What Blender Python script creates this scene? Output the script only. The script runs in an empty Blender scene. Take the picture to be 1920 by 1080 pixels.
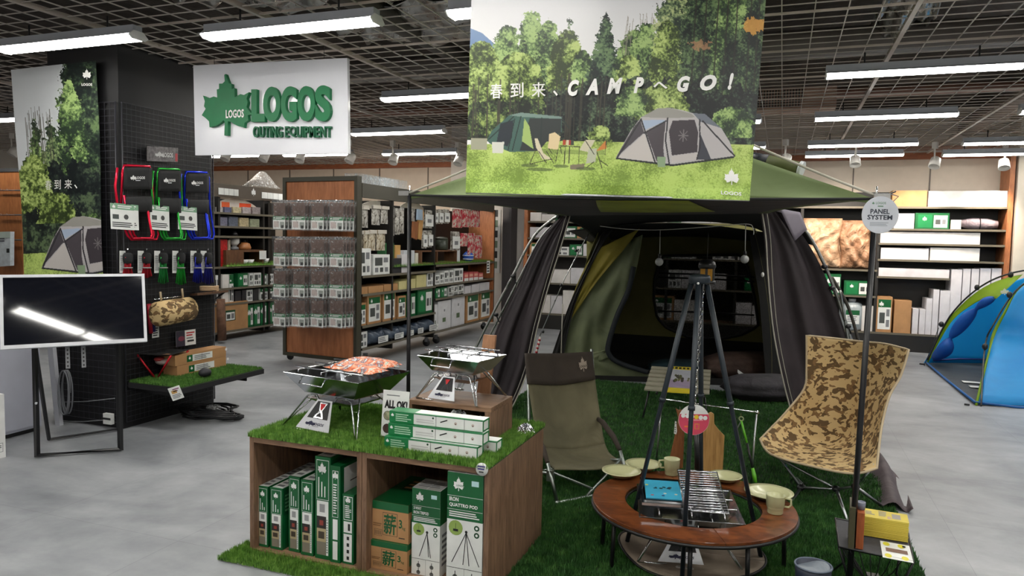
import bpy, math, random
import numpy as np
from mathutils import Vector as V, Matrix
random.seed(7); np.random.seed(7)
PI = math.pi
scene = bpy.context.scene
C = scene.collection
# ---------------------------------------------------------------- camera, world, exposure
F_PX, YAW, PITCH, ROLL, CAM_H = 1370.0, math.radians(20.2), math.atan(92/1370), .02, 1.5
hf = V((-math.sin(YAW), math.cos(YAW), 0)); r0 = V((math.cos(YAW), math.sin(YAW), 0)); zz = V((0, 0, 1))
cf = hf*math.cos(PITCH) - zz*math.sin(PITCH); u0 = hf*math.sin(PITCH) + zz*math.cos(PITCH)
cr = r0*math.cos(ROLL) + u0*math.sin(ROLL); cu = u0*math.cos(ROLL) - r0*math.sin(ROLL)
CAM = V((0, 0, CAM_H))
cam = bpy.data.objects.new('camera', bpy.data.cameras.new('camera')); C.objects.link(cam)
mw = Matrix((cr, cu, -cf)).transposed().to_4x4(); mw.translation = CAM
cam.matrix_world = mw
cam.data.sensor_width = 36; cam.data.lens = F_PX/1920*36; cam.data.clip_start = .05; cam.data.clip_end = 200
scene.camera = cam
w = bpy.data.worlds.new('world'); scene.world = w; w.use_nodes = True
w.node_tree.nodes['Background'].inputs[0].default_value = (.8, .88, 1, 1)
w.node_tree.nodes['Background'].inputs[1].default_value = .5
LAMP = 29.0
scene.view_settings.view_transform = 'Standard'; scene.view_settings.look = 'None'
scene.view_settings.exposure = 0.08; scene.view_settings.gamma = 1; scene.view_settings.use_curve_mapping = False
try:
    scene.cycles.max_bounces = 8; scene.cycles.diffuse_bounces = 4; scene.cycles.glossy_bounces = 4
    scene.cycles.transparent_max_bounces = 16; scene.cycles.caustics_reflective = False; scene.cycles.caustics_refractive = False
    scene.cycles.sample_clamp_indirect = 4
except Exception: pass
# ---------------------------------------------------------------- measuring helpers: photo direction -> real place
def ray(x, y): return cr*(x-960) + cu*(540-y) + cf*F_PX
def G(x, y, z=0.0):                       # where that sight line meets height z
    d = ray(x, y); return CAM + d*((z-CAM_H)/d.z)
def D(x, y, dd):                          # at forward distance dd
    d = ray(x, y); return CAM + d*(dd/d.dot(hf))
def PL(x, y, p, n):                       # on a plane
    d = ray(x, y); n = V(n); return CAM + d*((V(p)-CAM).dot(n)/d.dot(n))
def lerp(a, b, t): return a + (b-a)*t
# ---------------------------------------------------------------- materials
def s2l(c): return tuple(((x/255)/12.92 if x/255 <= .04045 else ((x/255+.055)/1.055)**2.4) for x in c)
MATS = {}
class NT:
    def __init__(s, name):
        s.m = bpy.data.materials.new(name); s.m.use_nodes = True; s.t = s.m.node_tree
        s.b = s.t.nodes['Principled BSDF']
    def n(s, typ, **kw):
        o = s.t.nodes.new(typ)
        for k, v in kw.items():
            if k in o.inputs: o.inputs[k].default_value = v
            else: setattr(o, k, v)
        return o
    def l(s, a, b): s.t.links.new(a, b)
    def coord(s, scale=(1, 1, 1), kind='Object'):
        tc = s.n('ShaderNodeTexCoord'); mp = s.n('ShaderNodeMapping'); mp.inputs['Scale'].default_value = scale
        s.l(tc.outputs[kind], mp.inputs[0]); return mp.outputs[0]
    def noise(s, scale, detail=3, co=None, rough=.5, dist=0):
        o = s.n('ShaderNodeTexNoise'); o.inputs['Scale'].default_value = scale; o.inputs['Detail'].default_value = detail
        o.inputs['Roughness'].default_value = rough; o.inputs['Distortion'].default_value = dist
        if co is not None: s.l(co, o.inputs['Vector'])
        return o.outputs['Fac']
    def ramp(s, fac, stops, interp='LINEAR'):
        r = s.n('ShaderNodeValToRGB'); r.color_ramp.interpolation = interp; e = r.color_ramp.elements
        while len(e) < len(stops): e.new(.5)
        for i, (p, c) in enumerate(stops): e[i].position = p; e[i].color = (*c, 1)
        s.l(fac, r.inputs[0]); return r.outputs[0]
    def bump(s, h, strength, dist=.01):
        b = s.n('ShaderNodeBump'); b.inputs['Strength'].default_value = strength; b.inputs['Distance'].default_value = dist
        s.l(h, b.inputs['Height']); s.l(b.outputs[0], s.b.inputs['Normal'])
def mul3(c, k): return tuple(min(1, x*k) for x in c)
def paint(rgb, rough=.55, metal=0, var=.08, scale=9, bump=0, emit=0, coat=0):
    k = ('p', tuple(rgb), rough, metal, var, scale, bump, emit, coat)
    if k in MATS: return MATS[k]
    c = s2l(rgb); t = NT('paint_%d_%d_%d' % tuple(rgb)); co = t.coord()
    nz = t.noise(scale, 3, co)
    t.l(t.ramp(nz, [(.3, mul3(c, 1-var)), (.7, mul3(c, 1+var))]), t.b.inputs['Base Color'])
    t.b.inputs['Roughness'].default_value = rough; t.b.inputs['Metallic'].default_value = metal
    if coat: t.b.inputs['Coat Weight'].default_value = coat; t.b.inputs['Coat Roughness'].default_value = .08
    if bump: t.bump(t.noise(scale*8, 4, co), bump, .004)
    if emit:
        t.b.inputs['Emission Color'].default_value = (*c, 1); t.b.inputs['Emission Strength'].default_value = emit
    MATS[k] = t.m; return t.m
def wood(name, a, b, sc=(3, 3, .6), rough=.5, fine=14, coat=0):
    if name in MATS: return MATS[name]
    a, b = s2l(a), s2l(b); t = NT(name); co = t.coord(sc)
    n1 = t.noise(fine, 5, co, .6, .6); n2 = t.noise(2.2, 2, co)
    mx = t.n('ShaderNodeMath', operation='MULTIPLY_ADD'); t.l(n1, mx.inputs[0]); mx.inputs[1].default_value = .7; mx.inputs[2].default_value = 0
    ad = t.n('ShaderNodeMath', operation='MULTIPLY_ADD'); t.l(n2, ad.inputs[0]); ad.inputs[1].default_value = .3; t.l(mx.outputs[0], ad.inputs[2])
    t.l(t.ramp(ad.outputs[0], [(.34, a), (.62, b)]), t.b.inputs['Base Color'])
    t.b.inputs['Roughness'].default_value = rough; t.b.inputs['Coat Weight'].default_value = coat
    t.bump(n1, .15, .002); MATS[name] = t.m; return t.m
def cloth(name, rgb, rgb2=None, rough=.85, sc=5, fold=.35, weave=True, fdist=.02):
    if name in MATS: return MATS[name]
    c = s2l(rgb); c2 = s2l(rgb2) if rgb2 else mul3(c, 1.25); t = NT(name); co = t.coord()
    n1 = t.noise(sc, 3, co, .5, .4)
    t.l(t.ramp(n1, [(.35, c), (.68, c2)]), t.b.inputs['Base Color']); t.b.inputs['Roughness'].default_value = rough
    t.bump(t.noise(sc*1.6, 3, co, .5, .8), fold, fdist)
    MATS[name] = t.m; return t.m
def metal(name, rgb, rough=.25, sc=(2, 2, 2), bump=.05):
    if name in MATS: return MATS[name]
    t = NT(name); c = s2l(rgb); co = t.coord(sc); nz = t.noise(6, 4, co)
    t.l(t.ramp(nz, [(.3, mul3(c, .8)), (.7, c)]), t.b.inputs['Base Color']); t.b.inputs['Metallic'].default_value = 1
    r = t.ramp(nz, [(.2, (rough*.7,)*3), (.8, (rough*1.3,)*3)]); t.l(r, t.b.inputs['Roughness'])
    if bump: t.bump(nz, bump, .01)
    MATS[name] = t.m; return t.m
def film(name, alpha=.3, tint=(235, 238, 240)):          # crinkled clear plastic; white glare is painted in as opaque streaks
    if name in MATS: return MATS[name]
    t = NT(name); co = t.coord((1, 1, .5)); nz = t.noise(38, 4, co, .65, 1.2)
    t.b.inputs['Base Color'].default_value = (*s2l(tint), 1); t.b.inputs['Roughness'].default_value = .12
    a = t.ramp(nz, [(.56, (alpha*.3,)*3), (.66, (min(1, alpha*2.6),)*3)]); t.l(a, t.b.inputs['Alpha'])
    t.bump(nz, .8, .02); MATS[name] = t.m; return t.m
def camo(name='camouflage_cloth', sc=14):
    if name in MATS: return MATS[name]
    t = NT(name); co = t.coord((1, 1, 1.5)); n1 = t.noise(sc, 1.6, co, .6, .3); n2 = t.noise(sc*1.2, 1.6, t.coord((1.1, 1, 1.6)), .5, .3)
    base = t.ramp(n1, [(0, s2l((98, 76, 46))), (.45, s2l((206, 178, 128)))], 'CONSTANT')
    spot = t.ramp(n2, [(0, (0, 0, 0)), (.585, (1, 1, 1))], 'CONSTANT')
    mx = t.n('ShaderNodeMix', data_type='RGBA'); t.l(spot, mx.inputs[0]); t.l(base, mx.inputs[6]); mx.inputs[7].default_value = (*s2l((128, 98, 62)), 1)
    t.l(mx.outputs[2], t.b.inputs['Base Color']); t.b.inputs['Roughness'].default_value = .8
    t.bump(t.noise(5, 2, t.coord()), .3, .02); MATS[name] = t.m; return t.m
BLACK = paint((22, 22, 24), .5); BLACKM = paint((26, 26, 29), .35, 0, .1)
WHITE = paint((232, 232, 232), .45); CREAM = paint((222, 210, 190), .6)
GREEN = paint((14, 92, 48), .35); DKGREEN = paint((10, 66, 36), .4); LGREEN = paint((20, 120, 66), .35)
KRAFT = paint((176, 132, 88), .75, 0, .1); GREY = paint((120, 122, 126), .5); DGREY = paint((60, 60, 62), .5)
CHROME = metal('chrome', (228, 230, 234), .12); STEEL = metal('stainless_sheet', (205, 208, 212), .16, bump=.12); ALU = metal('brushed_aluminium', (190, 193, 197), .32)
# ---------------------------------------------------------------- mesh builder
class MB:
    def __init__(s): s.v = []; s.f = []; s.fm = []; s.sm = []; s.mats = []; s.T = None
    def mi(s, m):
        if m not in s.mats: s.mats.append(m)
        return s.mats.index(m)
    def add(s, vs, fs, m, smooth=False):
        b = len(s.v)
        if s.T is not None: vs = [s.T @ V(v) for v in vs]
        s.v += [tuple(v) for v in vs]; i = s.mi(m)
        for f in fs: s.f.append(tuple(b+k for k in f)); s.fm.append(i); s.sm.append(smooth)
        return s
    def box(s, x0, x1, y0, y1, z0, z1, m, ms=None):
        vs = [(x, y, z) for z in (z0, z1) for y in (y0, y1) for x in (x0, x1)]
        fs = [(0, 2, 3, 1), (4, 5, 7, 6), (0, 1, 5, 4), (2, 6, 7, 3), (0, 4, 6, 2), (1, 3, 7, 5)]
        return s.add(vs, fs, m)
    def quad(s, a, b, c, d, m): return s.add([a, b, c, d], [(0, 1, 2, 3)], m)
    def hexa(s, b4, t4, m):                # eight corners: bottom loop, top loop
        return s.add(list(b4)+list(t4), [(3, 2, 1, 0), (4, 5, 6, 7), (0, 1, 5, 4), (1, 2, 6, 5), (2, 3, 7, 6), (3, 0, 4, 7)], m)
    def tube(s, pts, r, m, n=8, closed=False, caps=True):
        pts = [V(p) for p in pts]; k = len(pts); rs = r if isinstance(r, (list, tuple)) else [r]*k
        vs = []; T0 = None; N = None
        for i, p in enumerate(pts):
            a = pts[i-1] if (i > 0 or closed) else p; b = pts[(i+1) % k] if (i < k-1 or closed) else p
            t = (b-a)
            t = t.normalized() if t.length > 1e-9 else V((0, 0, 1))
            if N is None:
                N = t.orthogonal().normalized()
            else:
                N = (N - t*N.dot(t)); N = N.normalized() if N.length > 1e-6 else t.orthogonal().normalized()
            B = t.cross(N)
            for j in range(n):
                a_ = 2*PI*j/n; vs.append(p + (N*math.cos(a_) + B*math.sin(a_))*rs[i])
        fs = []
        for i in range(k if closed else k-1):
            for j in range(n):
                q = (i+1) % k; fs.append((i*n+j, i*n+(j+1) % n, q*n+(j+1) % n, q*n+j))
        s.add(vs, fs, m, n > 5)
        if caps and not closed:
            b = len(s.v)-len(vs); i = s.mi(m)
            s.f += [tuple(b+j for j in reversed(range(n))), tuple(b+(k-1)*n+j for j in range(n))]; s.fm += [i, i]; s.sm += [False, False]
        return s
    def lathe(s, prof, m, n=24, c=(0, 0, 0), axis=None):
        c = V(c); vs = []
        M3 = axis if axis is not None else Matrix.Identity(3)
        for (r, z) in prof:
            for j in range(n): vs.append(c + M3 @ V((r*math.cos(2*PI*j/n), r*math.sin(2*PI*j/n), z)))
        fs = [(i*n+j, i*n+(j+1) % n, (i+1)*n+(j+1) % n, (i+1)*n+j) for i in range(len(prof)-1) for j in range(n)]
        s.add(vs, fs, m, True)
        b = len(s.v)-len(vs); i = s.mi(m)
        if prof[0][0] > 1e-5: s.f.append(tuple(b+j for j in reversed(range(n)))); s.fm.append(i); s.sm.append(False)
        if prof[-1][0] > 1e-5: s.f.append(tuple(b+(len(prof)-1)*n+j for j in range(n))); s.fm.append(i); s.sm.append(False)
        return s
    def ball(s, c, r, m, n=12, k=8, sc=(1, 1, 1)):
        c = V(c); vs = []
        for i in range(k+1):
            a = PI*i/k
            for j in range(n): vs.append(c+V((r*sc[0]*math.sin(a)*math.cos(2*PI*j/n), r*sc[1]*math.sin(a)*math.sin(2*PI*j/n), -r*sc[2]*math.cos(a))))
        fs = [(i*n+j, i*n+(j+1) % n, (i+1)*n+(j+1) % n, (i+1)*n+j) for i in range(k) for j in range(n)]
        return s.add(vs, fs, m, True)
    def prism(s, poly, th, m, M=None):     # 2-D polygon in the xy plane of M, extruded from 0 to th along z
        n = len(poly); vs = [(x, y, 0) for x, y in poly] + [(x, y, th) for x, y in poly]
        if M is not None: vs = [M @ V(v) for v in vs]
        fs = [tuple(reversed(range(n))), tuple(range(n, 2*n))] + [(i, (i+1) % n, n+(i+1) % n, n+i) for i in range(n)]
        return s.add(vs, fs, m)
    def grid(s, fn, nu, nv, m, smooth=True, m2=None, pick=None):
        vs = [fn(i/nu, j/nv) for j in range(nv+1) for i in range(nu+1)]
        fs = [(j*(nu+1)+i, j*(nu+1)+i+1, (j+1)*(nu+1)+i+1, (j+1)*(nu+1)+i) for j in range(nv) for i in range(nu)]
        b = len(s.f); s.add(vs, fs, m, smooth)
        if m2 is not None:
            k = s.mi(m2)
            for q in range(nu*nv):
                if pick((q % nu+.5)/nu, (q//nu+.5)/nv): s.fm[b+q] = k
        return s
    def mesh(s, name):
        me = bpy.data.meshes.new(name); me.from_pydata([tuple(v) for v in s.v], [], s.f)
        for m in s.mats: me.materials.append(m)
        me.polygons.foreach_set('material_index', s.fm); me.polygons.foreach_set('use_smooth', s.sm)
        me.update(); return me
ROOT = {}
def setp(o, label=None, cat=None, group=None, kind=None):
    if label: o['label'] = label
    if cat: o['category'] = cat
    if group: o['group'] = group
    if kind: o['kind'] = kind
    return o
def thing(name, label, cat, loc=(0, 0, 0), rz=0, group=None):
    o = bpy.data.objects.new(name, None); C.objects.link(o); o.location = loc; o.rotation_euler = (0, 0, rz); o.empty_display_size = .05
    ROOT[o.name] = Matrix.Translation(V(loc)) @ Matrix.Rotation(rz, 4, 'Z')
    return setp(o, label, cat, group)
def part(name, mb, parent=None, world=False, label=None, kind=None, bev=0, solid=0, sub=0):
    me = mb.mesh(name) if isinstance(mb, MB) else mb
    if parent is not None and world:
        me.transform(ROOT[parent.name].inverted())
    o = bpy.data.objects.new(name, me); C.objects.link(o)
    if parent is not None:
        o.parent = parent
        if parent.name in ROOT: ROOT[o.name] = ROOT[parent.name]
    if label: o['label'] = label
    if kind: o['kind'] = kind
    if solid:
        md = o.modifiers.new('thickness', 'SOLIDIFY'); md.thickness = solid; md.offset = 0
    if sub:
        md = o.modifiers.new('smooth', 'SUBSURF'); md.levels = sub; md.render_levels = sub
    if bev:
        md = o.modifiers.new('edges', 'BEVEL'); md.width = bev; md.segments = 2; md.limit_method = 'ANGLE'
    return o
def single(name, mb, label, cat, loc=None, group=None, kind=None, **kw):   # a thing that is one mesh, built in world coordinates; origin moved to its base
    me = mb.mesh(name)
    if loc is None:
        a = np.array([tuple(v) for v in mb.v]); loc = ((a[:, 0].min()+a[:, 0].max())/2, (a[:, 1].min()+a[:, 1].max())/2, a[:, 2].min())
    me.transform(Matrix.Translation(-V(loc)))
    o = part(name, me, **kw); o.location = loc; ROOT[o.name] = Matrix.Translation(V(loc))
    return setp(o, label, cat, group, kind)
def struct(name, mb, **kw):
    o = part(name, mb, **kw)
    o['kind'] = 'structure'; ROOT[o.name] = Matrix.Identity(4); return o
def ctree(o, parent=None, loc=None, rz=None, label=None, group=None):
    c = o.copy(); C.objects.link(c); c.parent = parent
    if parent is None:
        if loc is not None: c.location = loc
        if rz is not None: c.rotation_euler = (0, 0, rz)
        ROOT[c.name] = Matrix.Translation(c.location) @ Matrix.Rotation(c.rotation_euler.z, 4, 'Z')
        if label: c['label'] = label
        if group: c['group'] = group
    for ch in o.children: ctree(ch, c)
    return c
def frame(o, x, z=None, y=None):           # matrix: x right, y up, z towards the viewer of that face
    x = V(x).normalized(); y = V(y or (0, 0, 1)); y = (y - x*y.dot(x)).normalized(); z = x.cross(y)
    M = Matrix((x, y, z)).transposed().to_4x4(); M.translation = V(o); return M
# ---------------------------------------------------------------- writing and flat print
_TX = {}
def text_geo(txt, bold=0.0, shear=0.0, ext=0.0):
    k = (txt, bold, shear, ext)
    if k in _TX: return _TX[k]
    cu_ = bpy.data.curves.new('t', 'FONT'); cu_.body = txt; cu_.size = 1; cu_.resolution_u = 6 if ext else 3 if len(txt) == 1 and not bold == 0 else 2; cu_.offset = bold; cu_.shear = shear; cu_.extrude = ext
    cu_.align_x = 'LEFT'; cu_.align_y = 'BOTTOM_BASELINE'
    ob = bpy.data.objects.new('t', cu_); me = bpy.data.meshes.new_from_object(ob)
    vs = [tuple(v.co) for v in me.vertices]; fs = [tuple(p.vertices) for p in me.polygons]
    bpy.data.objects.remove(ob); bpy.data.curves.remove(cu_); bpy.data.meshes.remove(me)
    if not vs: vs = [(0, 0, 0), (.5, 0, 0), (.5, .5, 0)]; fs = [(0, 1, 2)]
    x0 = min(v[0] for v in vs); x1 = max(v[0] for v in vs); y0 = min(v[1] for v in vs); y1 = max(v[1] for v in vs)
    _TX[k] = (vs, fs, x0, x1, y0, y1); return _TX[k]
def put_text(mb, M, txt, x0, x1, y0, y1, m, bold=0.0, shear=0.0, ext=0.0, z=.0006):   # stretched to fill that rectangle of the face
    vs, fs, a0, a1, b0, b1 = text_geo(txt, bold, shear, ext)
    sx = (x1-x0)/max(1e-6, a1-a0); sy = (y1-y0)/max(1e-6, b1-b0)
    ez = sx if ext else 0
    mb.add([M @ V((x0+(v[0]-a0)*sx, y0+(v[1]-b0)*sy, z+v[2]*ez)) for v in vs], fs, m)
_LF = [(400, 810), (420, 810), (421, 728), (440, 733), (455, 745), (480, 757), (510, 765), (515, 737), (535, 725), (532, 695), (555, 690), (538, 668), (525, 650), (531, 622), (525, 600), (538, 565), (510, 580), (490, 575), (458, 592), (456, 540), (441, 545), (440, 515), (425, 512), (415, 488), (405, 458), (398, 463), (401, 500), (387, 512), (368, 512), (368, 542), (355, 545), (358, 592), (338, 585), (312, 594), (275, 578), (286, 612), (281, 640), (291, 655), (268, 692), (290, 708), (311, 728), (314, 762), (350, 755), (375, 740), (395, 722), (402, 735)]
LEAF = [((x-411)/352, (810-y)/352) for x, y in _LF]
def put_leaf(mb, M, cx, y0, h, m, z=.0008, th=0.0):
    P = [(cx+x*h, y0+y*h) for x, y in LEAF]
    if th: mb.prism(P, th, m, M @ Matrix.Translation((0, 0, z)))
    else: mb.add([M @ V((x, y, z)) for x, y in P], [tuple(reversed(range(len(P))))] if False else [tuple(range(len(P)))], m)
def put_rect(mb, M, x0, y0, x1, y1, m, z=.0004):
    mb.add([M @ V((x0, y0, z)), M @ V((x1, y0, z)), M @ V((x1, y1, z)), M @ V((x0, y1, z))], [(0, 1, 2, 3)], m)
def put_disc(mb, M, cx, cy, r, m, z=.0006, n=16):
    mb.add([M @ V((cx+r*math.cos(2*PI*i/n), cy+r*math.sin(2*PI*i/n), z)) for i in range(n)], [tuple(range(n))], m)
def put_lines(mb, M, x0, x1, y0, y1, k, m, z=.0007, seed=0):     # rows of small print
    rg = random.Random(seed); h = (y1-y0)/k
    for i in range(k):
        x = x0
        e = x1-(x1-x0)*rg.random()*.35
        put_rect(mb, M, x, y1-h*(i+.75), e, y1-h*(i+.25), m, z)
INK = paint((30, 32, 34), .5); PAPER = paint((226, 228, 226), .5)
def turf_blades(name, rects, n, h, z, parent, m, lean=.5, wd=.0022):
    rs = np.random.RandomState(len(name)+n)
    ar = np.array([(b-a)*(d-c) for a, b, c, d in rects]); ks = np.round(n*ar/ar.sum()).astype(int)
    P = []
    for (a, b, c, d), k in zip(rects, ks): P.append(np.stack([rs.uniform(a, b, k), rs.uniform(c, d, k)], 1))
    P = np.concatenate(P); k = len(P); hh = h*rs.uniform(.55, 1.15, k); an = rs.uniform(0, 2*PI, k); la = rs.uniform(0, 2*PI, k); ll = hh*lean*rs.uniform(.2, 1, k)
    v = np.zeros((k, 3, 3), np.float32); w2 = wd*rs.uniform(.7, 1.3, k)
    v[:, 0, 0] = P[:, 0]-np.cos(an)*w2; v[:, 0, 1] = P[:, 1]-np.sin(an)*w2; v[:, 0, 2] = z
    v[:, 1, 0] = P[:, 0]+np.cos(an)*w2; v[:, 1, 1] = P[:, 1]+np.sin(an)*w2; v[:, 1, 2] = z
    v[:, 2, 0] = P[:, 0]+np.cos(la)*ll; v[:, 2, 1] = P[:, 1]+np.sin(la)*ll; v[:, 2, 2] = z+hh
    me = bpy.data.meshes.new(name); me.vertices.add(k*3); me.vertices.foreach_set('co', v.ravel())
    me.loops.add(k*3); me.loops.foreach_set('vertex_index', np.arange(k*3, dtype=np.int32))
    me.polygons.add(k); me.polygons.foreach_set('loop_start', np.arange(0, k*3, 3, dtype=np.int32)); me.polygons.foreach_set('loop_total', np.full(k, 3, np.int32))
    me.update(); me.validate(); me.materials.append(m)
    return part(name, me, parent, world=True, kind='stuff')
ORD = 'first second third fourth fifth sixth seventh eighth ninth tenth eleventh twelfth thirteenth fourteenth fifteenth sixteenth seventeenth eighteenth nineteenth twentieth'.split()
ORD += ['twenty '+o for o in ORD[:9]]+['thirtieth']+['thirty '+o for o in ORD[:9]]
# ================================================================ THE ROOM
def floor_mat():
    t = NT('grey_vinyl_floor'); co = t.coord(); n1 = t.noise(.9, 5, t.coord((1, 1.6, 1)), .6, .4); n2 = t.noise(3.5, 6, co, .7)
    a = t.n('ShaderNodeMath', operation='MULTIPLY_ADD'); t.l(n1, a.inputs[0]); a.inputs[1].default_value = .75; a.inputs[2].default_value = 0
    b = t.n('ShaderNodeMath', operation='MULTIPLY_ADD'); t.l(n2, b.inputs[0]); b.inputs[1].default_value = .25; t.l(a.outputs[0], b.inputs[2])
    c = t.ramp(b.outputs[0], [(.33, s2l((112, 115, 120))), (.5, s2l((146, 149, 153))), (.66, s2l((172, 174, 178)))])
    br = t.n('ShaderNodeTexBrick'); br.offset = .0; br.inputs['Scale'].default_value = 1; br.inputs['Mortar Size'].default_value = .0016
    br.inputs['Brick Width'].default_value = .9; br.inputs['Row Height'].default_value = .9; br.inputs['Color1'].default_value = (1, 1, 1, 1); br.inputs['Color2'].default_value = (.93, .93, .93, 1); br.inputs['Mortar'].default_value = (.72, .72, .72, 1)
    t.l(co, br.inputs['Vector'])
    mx = t.n('ShaderNodeMix', data_type='RGBA', blend_type='MULTIPLY'); mx.inputs[0].default_value = 1; t.l(c, mx.inputs[6]); t.l(br.outputs[0], mx.inputs[7])
    t.l(mx.outputs[2], t.b.inputs['Base Color']); t.b.inputs['Roughness'].default_value = .42; t.bump(n2, .03, .01)
    return t.m
XL, XR, YB, YF = -13.0, 9.0, -4.0, 12.35
struct('floor', MB().box(XL, XR, YB, YF, -.1, 0, floor_mat()))
CEIL = 2.86
slab = NT('dark_ceiling_void'); _n = slab.noise(1.3, 6, slab.coord((1, .6, 1)), .7, .5)
slab.l(slab.ramp(_n, [(.35, s2l((38, 33, 30))), (.55, s2l((66, 58, 52))), (.72, s2l((104, 96, 90)))]), slab.b.inputs['Base Color']); slab.b.inputs['Roughness'].default_value = .8
slab.bump(_n, .6, .1)
struct('ceiling', MB().box(XL, XR, YB, YF, 3.5, 3.6, slab.m))
wallm = paint((214, 200, 184), .7, 0, .03); wallw = paint((226, 222, 216), .7, 0, .03)
struct('wall_back', MB().box(XL, XR, 12.2, 12.35, 0, 3.5, wallm))
struct('wall_left', MB().box(XL, XL+.1, YB, 12.2, 0, 3.5, wallw))
struct('wall_right', MB().box(XR-.1, XR, YB, 12.2, 0, 3.5, wallw))
struct('wall_front', MB().box(XL+.1, XR-.1, YB, YB+.1, 0, 3.5, wallw))
redwood = wood('reddish_wood_trim', (120, 62, 34), (168, 98, 58), (.5, 3, 3), .5)
# wall panel battens and trim on the back wall (strip near the ceiling)
struct('trim_1', MB().box(-12.8, 8.8, 12.12, 12.2, 2.78, 2.96, redwood))
for i in range(20):
    x = -12.3+i*1.02
    if -2.2 < x < -.3: continue
    struct('trim_%d' % (i+2), MB().box(x-.008, x+.008, 12.185, 12.2, 2.25, 2.78, paint((110, 100, 92), .6)))
# open grid ceiling: every bar is a piece of it
grid_root = bpy.data.objects.new('ceiling_grid', None); C.objects.link(grid_root); grid_root['kind'] = 'structure'; ROOT[grid_root.name] = Matrix.Identity(4)
barm = paint((186, 178, 172), .45, 0, .05); mainm = paint((190, 178, 168), .45, 0, .05)
PX0, PX1, PY0, PY1 = -5.36, -4.64, 4.12, 5.06       # the pillar
def bar(x0, x1, y0, y1, z0, z1, m, name='grid_bar'): part(name, MB().box(x0, x1, y0, y1, z0, z1, m), grid_root)
me_long = MB().box(-.003, .003, 0.8, 12.2, 0, .007, barm).mesh('grid_bar'); me_cross = MB().box(XL+.1, 7.5, -.0026, .0026, 0, .006, barm).mesh('grid_bar')
me_lm = MB().box(-.014, .014, -2, 12.2, 0, .03, mainm).mesh('main_tee'); me_cm = MB().box(XL+.1, 7.5, -.005, .005, 0, .014, mainm).mesh('cross_tee')
x = -10.6; i = 0
def inst(me, name, loc):
    o = bpy.data.objects.new(name, me); C.objects.link(o); o.parent = grid_root; o.location = loc
X_MAIN = .66
for i in range(-62, 36):
    xx = X_MAIN + i*.18
    if i % 7 == 0: inst(me_lm, 'main_tee', (xx, 0, CEIL-.006))
    else: inst(me_long, 'grid_bar', (xx, 0, CEIL))
for i in range(0, 76):
    yy = 1.1 + i*.15
    if i % 6 == 0: inst(me_cm, 'cross_tee', (0, yy, CEIL-.004))
    else: inst(me_cross, 'grid_bar', (0, yy, CEIL+.003))
# services above the grid
foil = metal('crinkled_foil', (200, 198, 194), .3, (3, 3, 3), .9)
def duct(pts, r, m, name='ceiling_duct'): struct(name, MB().tube(pts, r, m, 14))
duct([(-9, 6.6, 3.2), (6, 6.9, 3.2)], .12, paint((120, 112, 106), .5)); duct([(-3.1, 2, 3.25), (-2.9, 11, 3.25)], .09, paint((90, 84, 80), .5))
duct([(2.6, 2, 3.2), (2.4, 12, 3.2)], .14, paint((128, 116, 108), .6)); duct([(-12, 9.0, 3.25), (8, 9.2, 3.2)], .06, paint((140, 100, 84), .5))
duct([(-12, 3.2, 3.3), (0, 3.4, 3.3)], .04, paint((150, 60, 50), .5)); duct([(-9, 1.2, 3.15), (-8.2, 12, 3.15)], .15, paint((84, 80, 78), .6))
def lump(x0, x1, y0, y1, z, m, seed, name='ceiling_insulation'):
    rg = random.Random(seed); ph = [rg.random()*6 for _ in range(6)]
    def fn(u, v):
        return (lerp(x0, x1, u), lerp(y0, y1, v), z-.05*math.sin(9*u+ph[0]+3*v)-.04*math.sin(14*v+ph[1]+5*u)-.02*math.sin(31*u+ph[2])-.02*math.sin(27*v+17*u+ph[3]))
    struct(name, MB().grid(fn, 26, 18, m), solid=.01)
lump(-.05, 1.0, 3.6, 5.0, 3.2, foil, 1); lump(-4.6, -3.2, 2.4, 3.6, 3.2, foil, 2); lump(-4.1, -2.6, 3.9, 4.6, 3.2, foil, 3); lump(-3.6, -1.7, 5.0, 5.9, 3.25, foil, 4)
lump(1.2, 1.6, 3.2, 4.6, 3.15, paint((196, 120, 92), .4, 0, .3), 5); lump(1.7, 2.9, 3.4, 4.6, 3.2, metal('blue_foil', (150, 160, 172), .4, (3, 3, 3), .9), 6); lump(-2.2, -1.2, 6.4, 7.6, 3.2, foil, 7); lump(.6, 1.0, 5.2, 6.8, 3.25, foil, 8)
lump(-6.6, -5.2, 2.0, 3.2, 3.25, paint((86, 60, 58), .6), 9)
mb = MB().box(-.35, .45, 8.1, 8.5, 2.89, 3.1, paint((196, 160, 140), .5))
for k in range(16): mb.box(-.3+k*.028, -.29+k*.028, 8.085, 8.1, 2.91, 3.08, DGREY)
struct('ceiling_vent', mb)
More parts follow.
